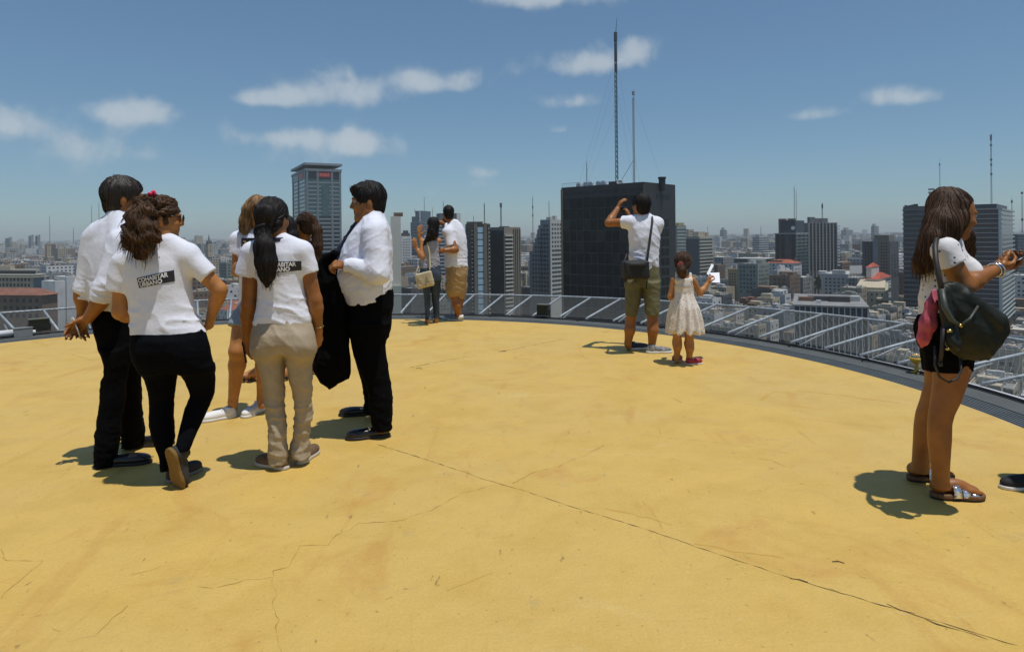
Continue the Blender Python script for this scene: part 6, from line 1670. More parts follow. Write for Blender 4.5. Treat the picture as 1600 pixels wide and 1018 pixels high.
def woman_patterned_top():
    g = Fig('person with brown ponytail and bare shoulder in a dark gold patterned top behind the group', 6.55, (462, 588)); P = g.P
    fr = frame(-50, -2, 0); hc = P(476, 352, 0)
    top = [(450, 455, 497, .10), (430, 456, 495, .10), (410, 457, 494, .105), (395, 459, 492, .10), (385, 463, 489, .08)]
    hips = [(480, 453, 499, .12), (460, 454, 498, .12), (446, 457, 496, .10)]
    S = SDF(); head(S, hc, fr, 1.0, P(476, 376, .0), .05)
    S.loft(g.rows([(450, 456, 496, .1), (410, 458, 493, .1), (388, 460, 491, .09), (381, 466, 486, .06)]), .02, grow=-.01).loft(g.rows(hips), .02, grow=-.012)
    for x, q in ((463, -1), (491, 1)):
        arm(S, P(x, 388), P(x + q * 6, 428), P(x + q * 4 - 6, 452, -.12)); hand(S, P(x + q * 4 - 6, 452, -.12), (-.8, -.4, -.1), (0, 0, -1), 1, .95, .5)
    leg(S, P(466, 480), P(466, 530), P(464, 580)); leg(S, P(486, 480), P(486, 530), P(487, 578, .1))
    S.build('body', SKIN(), g.root, .01)
    S = SDF(); S.loft(g.rows(top), .02); S.cone(P(465, 390), P(468, 381), .035, .022, .02).cone(P(488, 390), P(484, 380), .035, .022, .02)
    S.disp(folds(81, .005, 12, 1.2)); S.build('patterned_top', mat('gold_black_pattern', (.015, .013, .01), .6, col2=(.33, .24, .08), vscale=48), g.root, .009)
    S = SDF(); S.loft(g.rows(hips), .02); S.chain([P(466, 478), P(466, 530), P(465, 574)], [.09, .065, .05], .03).chain([P(486, 478), P(486, 530), P(486, 572, .08)], [.09, .065, .05], .03)
    S.disp(folds(82, .005, 12, 1.6)); S.build('trousers', BLACK(), g.root, .01)
    for x, y, dy in ((465, 588, 0), (488, 585, .1)):
        a = P(x, y, dy); shoe(g, (a[0], a[1], 0), (-.8, -.5, 0), .25, mat('tan_shoe', (.2, .1, .05), .7), RUBBER(), .05, .9, .02)
    r, f, u = fr; C = lambda a_, b_, d_: hc + r * a_ + f * b_ + u * d_; A = np.stack([r, f, u])
    S = SDF(); cap(S, hc, fr, 1.0, .004, .038)
    S.cone(C(0, -.08, .05), P(491, 347, -.02), .05, .035, .03)
    S.chain([P(491, 347, -.03), P(495, 360, -.05), P(496, 385, -.06), P(495, 405, -.06), P(493, 417, -.06)], [.03, .05, .052, .036, .012], .02)
    hair_build(g, S, HAIR_N(), .0065, 10, [(P(495, 405, -.06), .08, 50, .08, (0, 0, -1))], tie=P(491, 347, -.03))
    # her neighbour, nearly hidden
    g = Fig('person nearly hidden behind the group, only dark hair and a black sandal showing', 6.4, (418, 590)); P = g.P
    fr = frame(-60, 0, 0); hc = P(441, 355, 0)
    S = SDF(); head(S, hc, fr, 1.0, P(441, 380), .05)
    top = [(470, 424, 458, .1), (440, 425, 458, .1), (405, 422, 462, .105), (392, 427, 458, .085), (384, 434, 450, .06)]
    hips = [(505, 420, 461, .12), (485, 421, 461, .12), (466, 425, 458, .1)]
    S.loft(g.rows(top), .02, grow=-.012).loft(g.rows(hips), .02, grow=-.01)
    for x, q in ((424, -1), (460, 1)):
        arm(S, P(x, 394), P(x, 432), P(x - 4, 455, -.15)); hand(S, P(x - 4, 455, -.15), (-.5, -.7, 0), (0, 0, -1), 1, .95, .5)
    leg(S, P(431, 500), P(424, 540), P(402, 580, -.03), (.085, .056, .054, .036)); leg(S, P(450, 500), P(450, 545), P(449, 578))
    foot(S, (*P(401, 586, -.03)[:2], .016), (-.85, -.5, 0), .22, P(402, 580, -.03)); foot(S, (*P(449, 585)[:2], .016), (-.4, -.9, 0), .22, P(449, 578))
    S.build('body', SKIN(), g.root, .01)
    S = SDF(); S.loft(g.rows(top), .02); S.disp(folds(83, .005, 12, 1.2)); S.build('shirt', mat('grey_cotton', (.2, .2, .22), .85), g.root, .01)
    S = SDF(); S.loft(g.rows(hips), .02); S.cone(P(431, 498), P(428, 522), .095, .09, .03).cone(P(450, 498), P(450, 522), .095, .09, .03); S.build('shorts', BLACK(), g.root, .01)
    blk = mat('black_sandal', (.015, .013, .013), .5); brn = mat('brown_footbed', (.16, .08, .035), .8)
    for x, y, dy, d in ((401, 589, -.03, (-.85, -.5, 0)), (449, 588, 0, (-.4, -.9, 0))):
        a = P(x, y, dy); h = V3(a[0], a[1], 0); d = unit(d); s = np.cross(d, V3(0, 0, 1))
        S = SDF(); S.ell(h + d * .06, (.042, .06, .2), np.stack([s, d, V3(0, 0, 1)]), .02).ell(h + d * .17, (.05, .085, .2), np.stack([s, d, V3(0, 0, 1)]), .03); S.plane(h + V3(0, 0, .018), (0, 0, 1)).plane(h + V3(0, 0, .0006), (0, 0, -1))
        so = S.build('sandal', brn, g.root, .007)
        m = MB()
        for t in (.05, .12, .17, .2): m.tube([h + d * t + s * .046 + V3(0, 0, .015), h + d * t + s * .03 + V3(0, 0, .06), h + d * t - s * .03 + V3(0, 0, .06), h + d * t - s * .046 + V3(0, 0, .015)], .008, 5)
        m.build('strap', blk, so, True)
    r, f, u = fr; C = lambda a_, b_, d_: hc + r * a_ + f * b_ + u * d_; A = np.stack([r, f, u])
    S = SDF(); S.ell(C(0, -.015, .032), (.086, .106, .095), A, .02); S.ell(C(0, .105, -.035), (.08, .08, .10), A, .012, 's')
    S.chain([C(0, -.06, .05), P(453, 352, -.03), P(458, 368, -.05), P(462, 382, -.06), P(464, 392, -.05)], [.06, .055, .048, .035, .012], .03)
    S.chain([C(0, -.06, .05), P(437, 372, .08), P(436, 400, .08)], [.06, .06, .02], .03)
    hair_build(g, S, HAIR_B(), .0065, 11, [(P(460, 380, -.05), .07, 40, .08, (.2, 0, -1))])

def couple():
    # the woman
    g = Fig('person in grey tank top and jeans with raised hands, standing at the far edge', 10.3, (676, 505)); P = g.P
    fr = frame(-35, -2, 0); hc = P(676, 351, 0)
    top = [(419, 655, 688, .115), (408, 655.5, 687.5, .11), (397, 657.5, 686, .105), (386, 658, 686, .105), (376, 660, 685, .09)]
    hips = [(438, 656.5, 689, .13), (426, 655.5, 689.5, .135), (414, 656.5, 687.5, .11)]
    lL = [(433, 657, 673, .10), (450, 660.5, 673, .09), (470, 663, 672.5, .075), (490, 664, 671.7, .06), (499, 664.5, 671.5, .055)]
    lR = [(433, 672, 689, .10, .05), (450, 673, 688, .09, .07), (470, 675, 686.5, .075, .1), (490, 677.5, 686.6, .06, .13), (497, 677.5, 686, .055, .13)]
    sL, eL, wL = P(659.5, 376), P(660, 401, -.1), P(651.5, 389, -.05)
    sR, eR, wR = P(686, 376, .02), P(668, 386, .3), P(655, 369, .28)
    S = SDF(); head(S, hc, fr, 1.0, P(674, 371), .05)
    S.loft(g.rows([(419, 656, 687, .115), (397, 658.5, 685, .105), (376, 659, 687, .085), (371, 666, 682, .06)]), .02, grow=-.012).loft(g.rows(hips), .02, grow=-.014)
    for rr in (lL, lR): S.loft(g.rows(rr), .02, grow=-.012)
    arm(S, sL, eL, wL); arm(S, sR, eR, wR)
    hand(S, wL, (-.35, .05, 1), (.5, .8, 0), 1, 1.1, .2, .3); hand(S, wR, (.05, 0, 1), (.2, 1, 0), -1, 1.1, .15, .3)
    S.cone(P(668, 496), P(668.5, 504), .038, .034).cone(P(681.5, 494, .12), P(681.5, 501, .12), .038, .034)
    S.build('body', SKIN(), g.root, .011)
    S = SDF(); S.loft(g.rows(top), .02)
    for x in (664, 681): S.chain([P(x, 380, -.03), P(x + (1 if x < 670 else -1), 370, -.0), P(x, 378, .06)], [.028, .022, .03], .03)
    S.disp(folds(91, .006, 9, 1.3)); S.disp(folds(92, .014, 9, 3.0, .5, hi=(P(0, 396)[2], P(0, 410)[2])))
    S.build('tank_top', mat('grey_tank', (.30, .30, .34), .85, var=.06, vscale=10), g.root, .011)
    S = SDF(); S.loft(g.rows(lL), .012).loft(g.rows(lR), .012).loft(g.rows(hips), .05); S.disp(folds(93, .005, 10, 2.2)); S.build('jeans', DENIM(), g.root, .011)
    for x, y, dy in ((669, 507, 0), (682, 504, .12)):
        a = P(x, y, dy); shoe(g, (a[0], a[1], 0), (-.2, .95, 0), .24, mat('tan_flat_shoe', (.36, .17, .09), .6), mat('brown_footbed', (.16, .08, .035), .8), .05, .9, .012, hv=.008)
    r, f, u = fr; C = lambda a_, b_, d_: hc + r * a_ + f * b_ + u * d_; A = np.stack([r, f, u])
    S = SDF(); S.ell(C(0, -.015, .03), (.084, .104, .095), A, .02); S.ell(C(0, .11, -.035), (.09, .08, .10), A, .012, 's')
    S.chain([C(0, -.06, .03), P(675, 361, -.07), P(671, 370, -.09), P(665, 378, -.08), P(660, 386, -.06)], [.078, .068, .046, .028, .01], .03)
    S.chain([C(0, -.06, .0), P(679, 367, -.08), P(678, 373, -.09)], [.07, .055, .02], .03)
    hair_build(g, S, HAIR_B(), .009, 12, [(P(664, 376, -.11), .1, 50, .1, (-.2, 0, -1))])
    # bag
    c = P(663.5, 437, -.22); rt = empty('handbag', c, 'pale beige handbag hanging on a long strap beside the woman in jeans', 'handbag')
    S = SDF(); A = np.stack([unit((.97, .1, .22)), unit((-.1, 1, 0)), unit((-.22, 0, .97))])
    def bx(X, Y, Z, hw=.105, hd=.04, hh=.09):
        x, y, z = X - c[0], Y - c[1], Z - c[2]
        q = [np.abs(A[i][0] * x + A[i][1] * y + A[i][2] * z) - d for i, d in enumerate((hw, hd, hh))]
        return np.sqrt(sum(np.maximum(k, 0) ** 2 for k in q)) + np.minimum(np.maximum(np.maximum(q[0], q[1]), q[2]), 0) - .03
    S.add(bx, c - .21, c + .21, .01); S.disp(folds(94, .006, 9, 1))
    be = mat('beige_leather', (.46, .39, .25), .5, var=.06, bump=.1)
    V, Q = S.solve(.01); obj('pouch', V, Q, be, rt, True)
    m = MB(); m.tube([c + A[0] * -.08 + A[1] * -.082 + A[2] * .08, c + A[0] * -.085 + A[1] * -.1 + A[2] * -.03, c + A[1] * -.1 + A[2] * -.07, c + A[0] * .05 + A[1] * -.1 + A[2] * -.03, c + A[0] * .05 + A[1] * -.082 + A[2] * .08], .009, 6); m.build('handle', mat('brown_leather_trim', (.24, .16, .08), .5), rt, True)
    m = MB(); m.tube([c + A[0] * .11 + A[2] * .13, P(672, 415, -.14), P(671, 395, -.13), P(668, 380, -.11), P(666, 369.5, -.02), P(664, 374, .07)], .014, 6); m.tube([c - A[0] * .12 + A[2] * .12, P(655, 414, -.08), P(657, 396, .1)], .01, 6)
    m.build('strap', be, rt, True)
    # the man
    g = Fig('person in white T-shirt and shiny tan shorts, one arm raised, beside the jeans', 10.6, (714, 502)); P = g.P
    fr = frame(-25, 4, 0); hc = P(700, 333, 0)
    sh_ = [(417, 695, 731, .15), (408, 694.6, 731, .155), (395, 695, 730.5, .15), (380, 696, 729.5, .15), (368, 697, 728.5, .14), (358, 698, 726, .12), (350, 700, 722, .09), (344, 702, 716, .065)]
    sht = [(458, 698, 726, .13), (446, 697.5, 728, .14), (430, 696, 731, .155), (416, 695.5, 731, .15), (411, 697, 730, .14)]
    sL, eL, wL = P(700, 363, -.12), P(712, 390, -.2), P(695, 391, -.28)
    sF, eF, wF = P(704, 362, .2), P(698, 351, .45), P(686, 347, .35)
    S = SDF(); head(S, hc, fr, 1.08, P(706, 350), .06)
    S.loft(g.rows(sh_), .02, grow=-.015).loft(g.rows(sht), .02, grow=-.016)
    arm(S, sL, eL, wL, (.06, .052, .05, .034)); arm(S, sF, eF, wF, (.055, .046, .045, .034))
    hand(S, wL, (-1, .1, .15), (0, .8, -.4), 1, 1.1, .5); hand(S, wF, (-.9, 0, .1), (0, .2, -1), -1, 1.1, .25)
    leg(S, P(705, 445, .0), P(712, 470, -.0), P(718, 494, 0), (.1, .066, .066, .04), (0, -.9, 0)); leg(S, P(721, 445, .06), P(718, 470, .1), P(713, 494, .18), (.1, .066, .066, .04), (0, -.9, 0))
    S.build('body', SKIN_D(), g.root, .011)
    S = SDF(); S.loft(g.rows(sh_), .02); S.cone(P(708, 349), sL, .06, .085, .04).cone(P(710, 349), sF, .06, .08, .04)
    S.cone(sL, P(705, 384, -.16), .085, .085, .04, cap=True).cone(sF, P(700, 353, .38), .08, .07, .03, cap=True)
    S.disp(folds(95, .010, 7, 1.2, .6)); S.disp(folds(96, .012, 8, 3, .5, hi=(P(0, 395)[2], P(0, 410)[2]))); S.build('shirt', WHITE(), g.root, .012)
    S = SDF(); S.loft(g.rows(sht), .03); S.cone(P(706, 445), P(709, 463, 0), .115, .105, .03, cap=True).cone(P(720, 445, .05), P(718, 463, .1), .115, .10, .03, cap=True)
    S.disp(folds(97, .014, 8, 1.3, .9)); S.build('shorts', TAN(), g.root, .011)
    gy = mat('grey_trainer', (.05, .05, .055), .6, col2=(.35, .35, .35), vscale=22); ws = mat('white_rubber', (.7, .69, .66), .6)
    for x, y, dy in ((723, 502, 0), (716, 500, .18)):
        a = P(x, y, dy); shoe(g, (a[0], a[1], 0), (-.85, .5, 0), .29, gy, ws, .08, 1, .025, hv=.009)
        m = MB(); 
    m.tube([P(720, 497.5, 0), P(719.4, 492, 0)], [.05, .048], 10); m.build('sock', mat('white_sock', (.72, .71, .7), .9), g.root, True)
    r, f, u = fr; C = lambda a_, b_, d_: hc + (r * a_ + f * b_ + u * d_) * 1.08; A = np.stack([r, f, u])
    S = SDF(); S.ell(C(0, -.02, .036), (.086, .106, .094), A, .02); S.ell(C(0, -.05, -.03), (.074, .065, .07), A, .03); S.ell(C(0, .115, -.0), (.10, .08, .085), A, .012, 's'); S.ell(C(0, .07, -.1), (.058, .05, .045), A, .02)
    for q in (-1, 1): S.ell(C(q * .09, .03, -.03), (.03, .04, .05), A, .01, 's')
    hair_build(g, S, HAIR_B(), .008, 13, n=300, L=.05)

def man_photo_and_girl():
    g = Fig('person in white T-shirt and olive shorts raising a camera to take a picture', 7.75, (1005, 548)); P = g.P
    fr = frame(-28, 6, 0); hc = P(1001, 321, 0)
    sh_ = [(420, 981, 1029, .15), (405, 982.5, 1029, .15), (390, 983, 1030, .15), (372, 982, 1032, .155), (356, 981, 1031, .14), (346, 984, 1027, .11), (339, 990, 1020, .075), (334, 997, 1014, .06)]
    hips = [(446, 977, 1031, .15), (430, 978, 1031, .155), (415, 981, 1029, .145), (408, 983, 1028, .13)]
    lL = [(440, 977, 1006, .13, 0), (460, 976.8, 1003, .12), (475, 976.6, 1000, .11), (493, 976.6, 995, .10)]
    lR = [(440, 1003, 1031, .13, -.05), (460, 1005, 1031, .12, -.06), (475, 1006.5, 1031, .11, -.08), (493, 1008, 1030, .10, -.1)]
    sL, eL, wL = P(985, 347, .0), P(951, 348, .10), P(965, 326, .32)
    sR, eR, wR = P(1026, 350, .0), P(1018, 372, .3), P(984, 340, .38)
    S = SDF(); head(S, hc, fr, 1.1, P(1005, 343), .062)
    S.loft(g.rows(sh_), .02, grow=-.015).loft(g.rows(hips), .02, grow=-.016)
    arm(S, sL, eL, wL, (.055, .046, .046, .032)); arm(S, sR, eR, wR, (.055, .046, .046, .032))
    hand(S, wL, (.45, .1, .9), (.8, .3, -.1), 1, 1.08, .45); hand(S, wR, (-.3, .1, .9), (-.7, .4, 0), -1, 1.08, .5)
    leg(S, P(989, 460), P(985, 505, .02), P(981, 537, .02), (.068, .058, .062, .04), (0, -.9, 0)); leg(S, P(1018, 460, -.06), P(1020, 505, -.1), P(1018.5, 541, -.1), (.075, .062, .062, .04), (0, -.9, 0))
    S.cone(P(981, 536, .02), P(982.5, 542, .02), .04, .036).cone(P(1018.5, 541, -.1), P(1017, 546, -.1), .04, .036)
    S.build('body', SKIN_D(), g.root, .010)
    S = SDF(); S.loft(g.rows(sh_), .02); S.cone(P(1002, 341), sL, .06, .075, .04).cone(P(1010, 341), sR, .06, .08, .04)
    S.cone(sL, P(971, 347, .05), .075, .075, .035, cap=True).cone(sR, P(1023, 362, .16), .08, .08, .03, cap=True)
    S.disp(folds(101, .009, 8, 1.0, .7)); S.disp(folds(102, .012, 8, 2.4, .7, hi=(P(0, 380)[2], P(0, 410)[2])))
    sh = S.build('shirt', WHITE(), g.root, .010)
    m = MB(); c = P(1006, 337.5); m.ring((c[0], c[1]), [(.066, c[2] + .018), (.076, c[2] - .014)], 0, 2 * pi, 20); m.build('collar', mat('navy_trim', (.012, .012, .03), .8), sh, True)
    S = SDF(); S.loft(g.rows(lL), .012).loft(g.rows(lR), .012).loft(g.rows(hips), .05)
    S.disp(folds(103, .009, 8, 1.3, .7)); S.build('shorts', OLIVE(), g.root, .010)
    gy = mat('grey_trainer', (.05, .05, .055), .6, col2=(.35, .35, .35), vscale=22); ws = mat('white_rubber', (.7, .69, .66), .6)
    a = gnd(980, 546.5); shoe(g, (a[0], a[1], 0), (.93, .25, 0), .30, mat('navy_trainer', (.03, .035, .05), .7, var=.3, vscale=20), ws, .085, 1, .028, hv=.008, lace=mat('white_lace', (.7, .7, .7), .8))
    b = gnd(1010, 551.5); shoe(g, (b[0], b[1], 0), (.97, .05, 0), .30, gy, ws, .085, 1, .028, hv=.008, lace=mat('white_lace', (.7, .7, .7), .8))
    r, f, u = fr; C = lambda a_, b_, d_: hc + (r * a_ + f * b_ + u * d_) * 1.1; A = np.stack([r, f, u])
    S = SDF(); cap(S, hc, fr, 1.1, .007, .04)
    hair_build(g, S, HAIR_B(), .008, 14, n=400, L=.05, spots=[(C(0, -.03, .06), .15, 60, .03, (.1, -.2, .4))])
    # camera
    c = P(972.5, 327, .40); rt = empty('camera', c, 'small dark camera raised by the person in olive shorts', 'camera')
    bm = bmesh.new(); bmesh.ops.create_cube(bm, size=1, matrix=Matrix.Translation(c) @ Matrix.Rotation(R_(28), 4, 'Z') @ Matrix.Diagonal((.11, .035, .075, 1))); bmesh.ops.bevel(bm, geom=bm.edges[:], offset=.008, segments=2, affect='EDGES')
    obj('camera_body', [v.co[:] for v in bm.verts], [[v.index for v in q.verts] for q in bm.faces], mat('black_plastic', (.012, .012, .013), .4), rt, True); bm.free()
    d = unit((-sin(R_(28)), cos(R_(28)), 0)); m = MB(); m.tube([c + d * .015, c + d * .05], .028, 14); m.build('lens', mat('lens_black', (.006, .006, .007), .1), rt, True)
    # camera bag
    c = P(993, 421, -.24); rt = empty('camera_bag', c, 'black camera bag on a shoulder strap against the olive shorts', 'bag')
    S = SDF(); A = np.stack([unit((1, .15, .05)), unit((-.15, 1, 0)), V3(0, 0, 1)])
    def bx(X, Y, Z):
        x, y, z = X - c[0], Y - c[1], Z - c[2]
        q = [np.abs(A[i][0] * x + A[i][1] * y + A[i][2] * z) - d for i, d in enumerate((.115, .045, .07))]
        return np.sqrt(sum(np.maximum(k, 0) ** 2 for k in q)) + np.minimum(np.maximum(np.maximum(q[0], q[1]), q[2]), 0) - .035
    S.add(bx, c - .2, c + .2, .01); S.disp(folds(104, .006, 9, 1))
    nyl = mat('black_nylon', (.013, .013, .014), .7, var=.2, bump=.2, bscale=90)
    V, Q = S.solve(.009); obj('pouch', V, Q, nyl, rt, True)
    S = SDF(); S.ell(c + V3(0, -.02, .055), (.15, .085, .055), A, .02); S.plane(c + V3(0, 0, .02), (0, -.2, -1)); V, Q = S.solve(.009); obj('flap', V, Q, nyl, rt, True)
    m = MB(); m.tube([c + V3(.13, 0, .08), P(1012, 400, -.20), P(1016, 370, -.19), P(1019.5, 345, -.12), P(1018, 336, -.02), P(1014, 345, .13), P(990, 380, .18)], .014, 6)
    m.tube([c + V3(-.13, 0, .08), P(979, 398, -.05), P(984, 388, .14)], .013, 6)
    m.build('strap', nyl, rt, True)
    m = MB(); m.tube([c + V3(.11, -.02, -.05), c + V3(.125, -.03, -.12), c + V3(.115, -.03, -.2), c + V3(.12, -.03, -.23)], .009, 5); m.tube([c + V3(-.13, -.03, -.05), c + V3(-.125, -.04, -.14)], [.016, .02], 6); m.build('strap_end', nyl, rt, True)
    # the girl
    g = Fig('small child in white flowered dress with red shoes, holding papers', 6.95, (1070, 568)); P = g.P
    fr = frame(20, -4, 0); hc = P(1067, 410, .02)
    dr = [(517, 1042, 1099, .20), (500, 1043.5, 1096, .185), (480, 1046.5, 1091.5, .16), (467, 1049.5, 1086, .12), (458, 1052, 1083.5, .098), (445, 1052, 1083, .095), (434, 1053.5, 1081, .085)]
    S = SDF(); head(S, hc, fr, .86, P(1068, 431), .04)
    S.loft(g.rows([(500, 1053, 1083, .1), (480, 1051, 1085, .105), (458, 1053, 1082, .095), (445, 1052.5, 1082.5, .09), (434, 1051, 1084, .075), (428, 1058, 1077, .05)]), .02, grow=-.01)
    sL, eL, wL = P(1053, 437), P(1047.5, 463, .0), P(1056, 472, .2)
    sR, eR, wR = P(1082, 437), P(1094, 458, .02), P(1106, 442, .06)
    arm(S, sL, eL, wL, (.036, .029, .03, .022)); arm(S, sR, eR, wR, (.036, .029, .03, .022))
    hand(S, wL, (.3, .9, 0), (0, 0, -1), 1, .75, .4); hand(S, wR, (.3, .1, .9), (.6, .3, 0), -1, .75, .8)
    leg(S, P(1058.5, 510, .02), P(1058, 535, .02), P(1057.5, 557, .04), (.055, .042, .04, .029), (0, -.8, 0)); leg(S, P(1077, 510), P(1077, 537), P(1077, 560), (.055, .042, .04, .029), (0, -.8, 0))
    a = gnd(1058, 565); b = gnd(1077, 568.5)
    S.cone(P(1057.5, 556, .04), P(1057.5, 563, .03), .03, .028).cone(P(1077, 560), P(1076, 565), .03, .028)
    S.build('body', SKIN(), g.root, .0085)
    S = SDF(); S.loft(g.rows(dr), .02); S.chain([P(1057, 438, -.05), P(1058, 428, 0), P(1057, 438, .06)], [.022, .016, .022], .02).chain([P(1079, 438, -.05), P(1078, 428, 0), P(1079, 438, .06)], [.022, .016, .022], .02)
    cx = P(1070, 500)
    def pleat(X, Y, Z):
        a_ = np.arctan2(Y - cx[1], X - cx[0]); w = np.clip((P(0, 462)[2] - Z) / .3, 0, 1)
        return -.022 * w * np.sin(a_ * 11 + 2.2 * vnoise(X * 5, Y * 5, Z * 3, 4)) 
    S.disp(pleat).disp(folds(105, .004, 14, 1))
    d = S.build('dress', FLORAL(), g.root, .0085)
    m = MB(); z = P(0, 458)[2]; m.ring((P(1067.7, 458)[0], g.Yb), [(.110, z - .008), (.112, z + .012)], 0, 2 * pi, 24)
    for i in range(len(m.V)):
        x, y, zz = m.V[i]; m.V[i] = (x, g.Yb + (y - g.Yb) * .94, zz)
    m.build('waistband', mat('cream_trim', (.62, .55, .45), .8), d, True)
    red = mat('red_shoe', (.33, .012, .03), .5)
    a = gnd(1053, 566.5); shoe(g, (a[0], a[1], 0), (.6, .8, 0), .19, red, mat('white_rubber', (.7, .69, .66), .6), .06, .8, .016, hv=.007)
    b = gnd(1072, 569.5); shoe(g, (b[0], b[1], 0), (.95, .25, 0), .19, red, mat('white_rubber', (.7, .69, .66), .6), .06, .8, .016, hv=.007, lace=mat('white_lace', (.7, .7, .7), .8))
    r, f, u = fr; C = lambda a_, b_, d_: hc + (r * a_ + f * b_ + u * d_) * .86; A = np.stack([r, f, u])
    S = SDF(); S.ell(C(0, -.015, .032), (.090, .106, .092), A, .02); S.ell(C(0, -.04, -.03), (.08, .07, .065), A, .02); S.ell(C(0, .11, -.035), (.09, .08, .10), A, .012, 's')
    S.chain([C(0, -.10, -.03), P(1064, 414, -.09), P(1065, 422, -.11), P(1067, 430, -.10)], [.05, .03, .05, .03], .02)
    h = hair_build(g, S, HAIR_N(), .0075, 15, tie=P(1064, 414, -.09), spots= [(P(1065, 424, -.1), .08, 50, .05, (0, -.2, -1)), (C(0, -.02, .06), .12, 40, .04, (.3, -.2, .1))])
    m = MB(); c = P(1063.5, 414, -.10)
    for i in range(7):
        t = i / 7 * 2 * pi; m.tube([c + V3(.016 * cos(t), -.006, .016 * sin(t)), c + V3(.034 * cos(t + .3), -.012, .03 * sin(t + .3))], [.012, .010], 6)
    m.build('scrunchie', mat('red_scrunchie', (.42, .012, .02), .6), h, True)
    # papers
    c = P(1112, 434, .05); rt = empty('leaflet', c, 'white folded leaflet held up by the child in the dress', 'paper')
    m = MB(); pw = mat('white_paper', (.8, .8, .82), .7)
    A0, B0, C0, D0 = P(1106, 426, .24), P(1124, 425.5, .30), P(1125, 441.5, .17), P(1107, 440.5, .12)
    m.add([A0, B0, C0, D0] + [q + V3(0, .003, 0) for q in (A0, B0, C0, D0)], [(3, 2, 1, 0), (4, 5, 6, 7), (0, 1, 5, 4), (1, 2, 6, 5), (2, 3, 7, 6), (3, 0, 4, 7)]); m.build('sheet', pw, rt)
    m = MB(); A0, B0, C0, D0 = P(1104, 427.5, .15), P(1112, 411.5, .22), P(1115, 414.5, .20), P(1107.5, 429, .13)
    m.add([A0, B0, C0, D0] + [q + V3(.003, .003, 0) for q in (A0, B0, C0, D0)], [(3, 2, 1, 0), (4, 5, 6, 7), (0, 1, 5, 4), (1, 2, 6, 5), (2, 3, 7, 6), (3, 0, 4, 7)]); m.build('sheet', pw, rt)

def spotted(name, base, dots, cell, rad, flat=None, rough=.85):
    """printed cotton: small round spots of one or more colours"""
    if name in MATS: return MATS[name]
    m = mat(name, base, rough, var=.03, vscale=20, bump=.1, bscale=60, spec=.2)
    nt = m.node_tree; N, L = nt.nodes, nt.links; b = N['Principled BSDF']
    prev = b.inputs['Base Color'].links[0].from_socket
    for i, (col, off, rr) in enumerate(dots):
        tc = N.new('ShaderNodeTexCoord'); mp = N.new('ShaderNodeMapping'); mp.inputs['Location'].default_value = (off, off * .7, off * .3)
        vo = N.new('ShaderNodeTexVoronoi'); vo.inputs['Scale'].default_value = 1 / cell
        if flat: vo.inputs['Randomness'].default_value = .3
        L.new(tc.outputs['Object'], mp.inputs[0]); L.new(mp.outputs[0], vo.inputs['Vector'])
        lt = N.new('ShaderNodeMath'); lt.operation = 'LESS_THAN'; L.new(vo.outputs['Distance'], lt.inputs[0]); lt.inputs[1].default_value = rr
        mx = N.new('ShaderNodeMix'); mx.data_type = 'RGBA'; L.new(lt.outputs[0], mx.inputs[0]); L.new(prev, mx.inputs[6]); mx.inputs[7].default_value = (*col, 1)
        prev = mx.outputs[2]
    L.new(prev, b.inputs['Base Color'])
    return m
FLORAL = lambda: spotted('flowered_cotton', (.70, .64, .57), [((.46, .24, .20), 0, .2), ((.36, .36, .27), .37, .16), ((.5, .3, .2), .71, .14)], .030, .3)
DOTS = lambda: spotted('dotted_cotton', (.74, .71, .70), [((.07, .07, .13), 0, .19)], .030, .17, True)

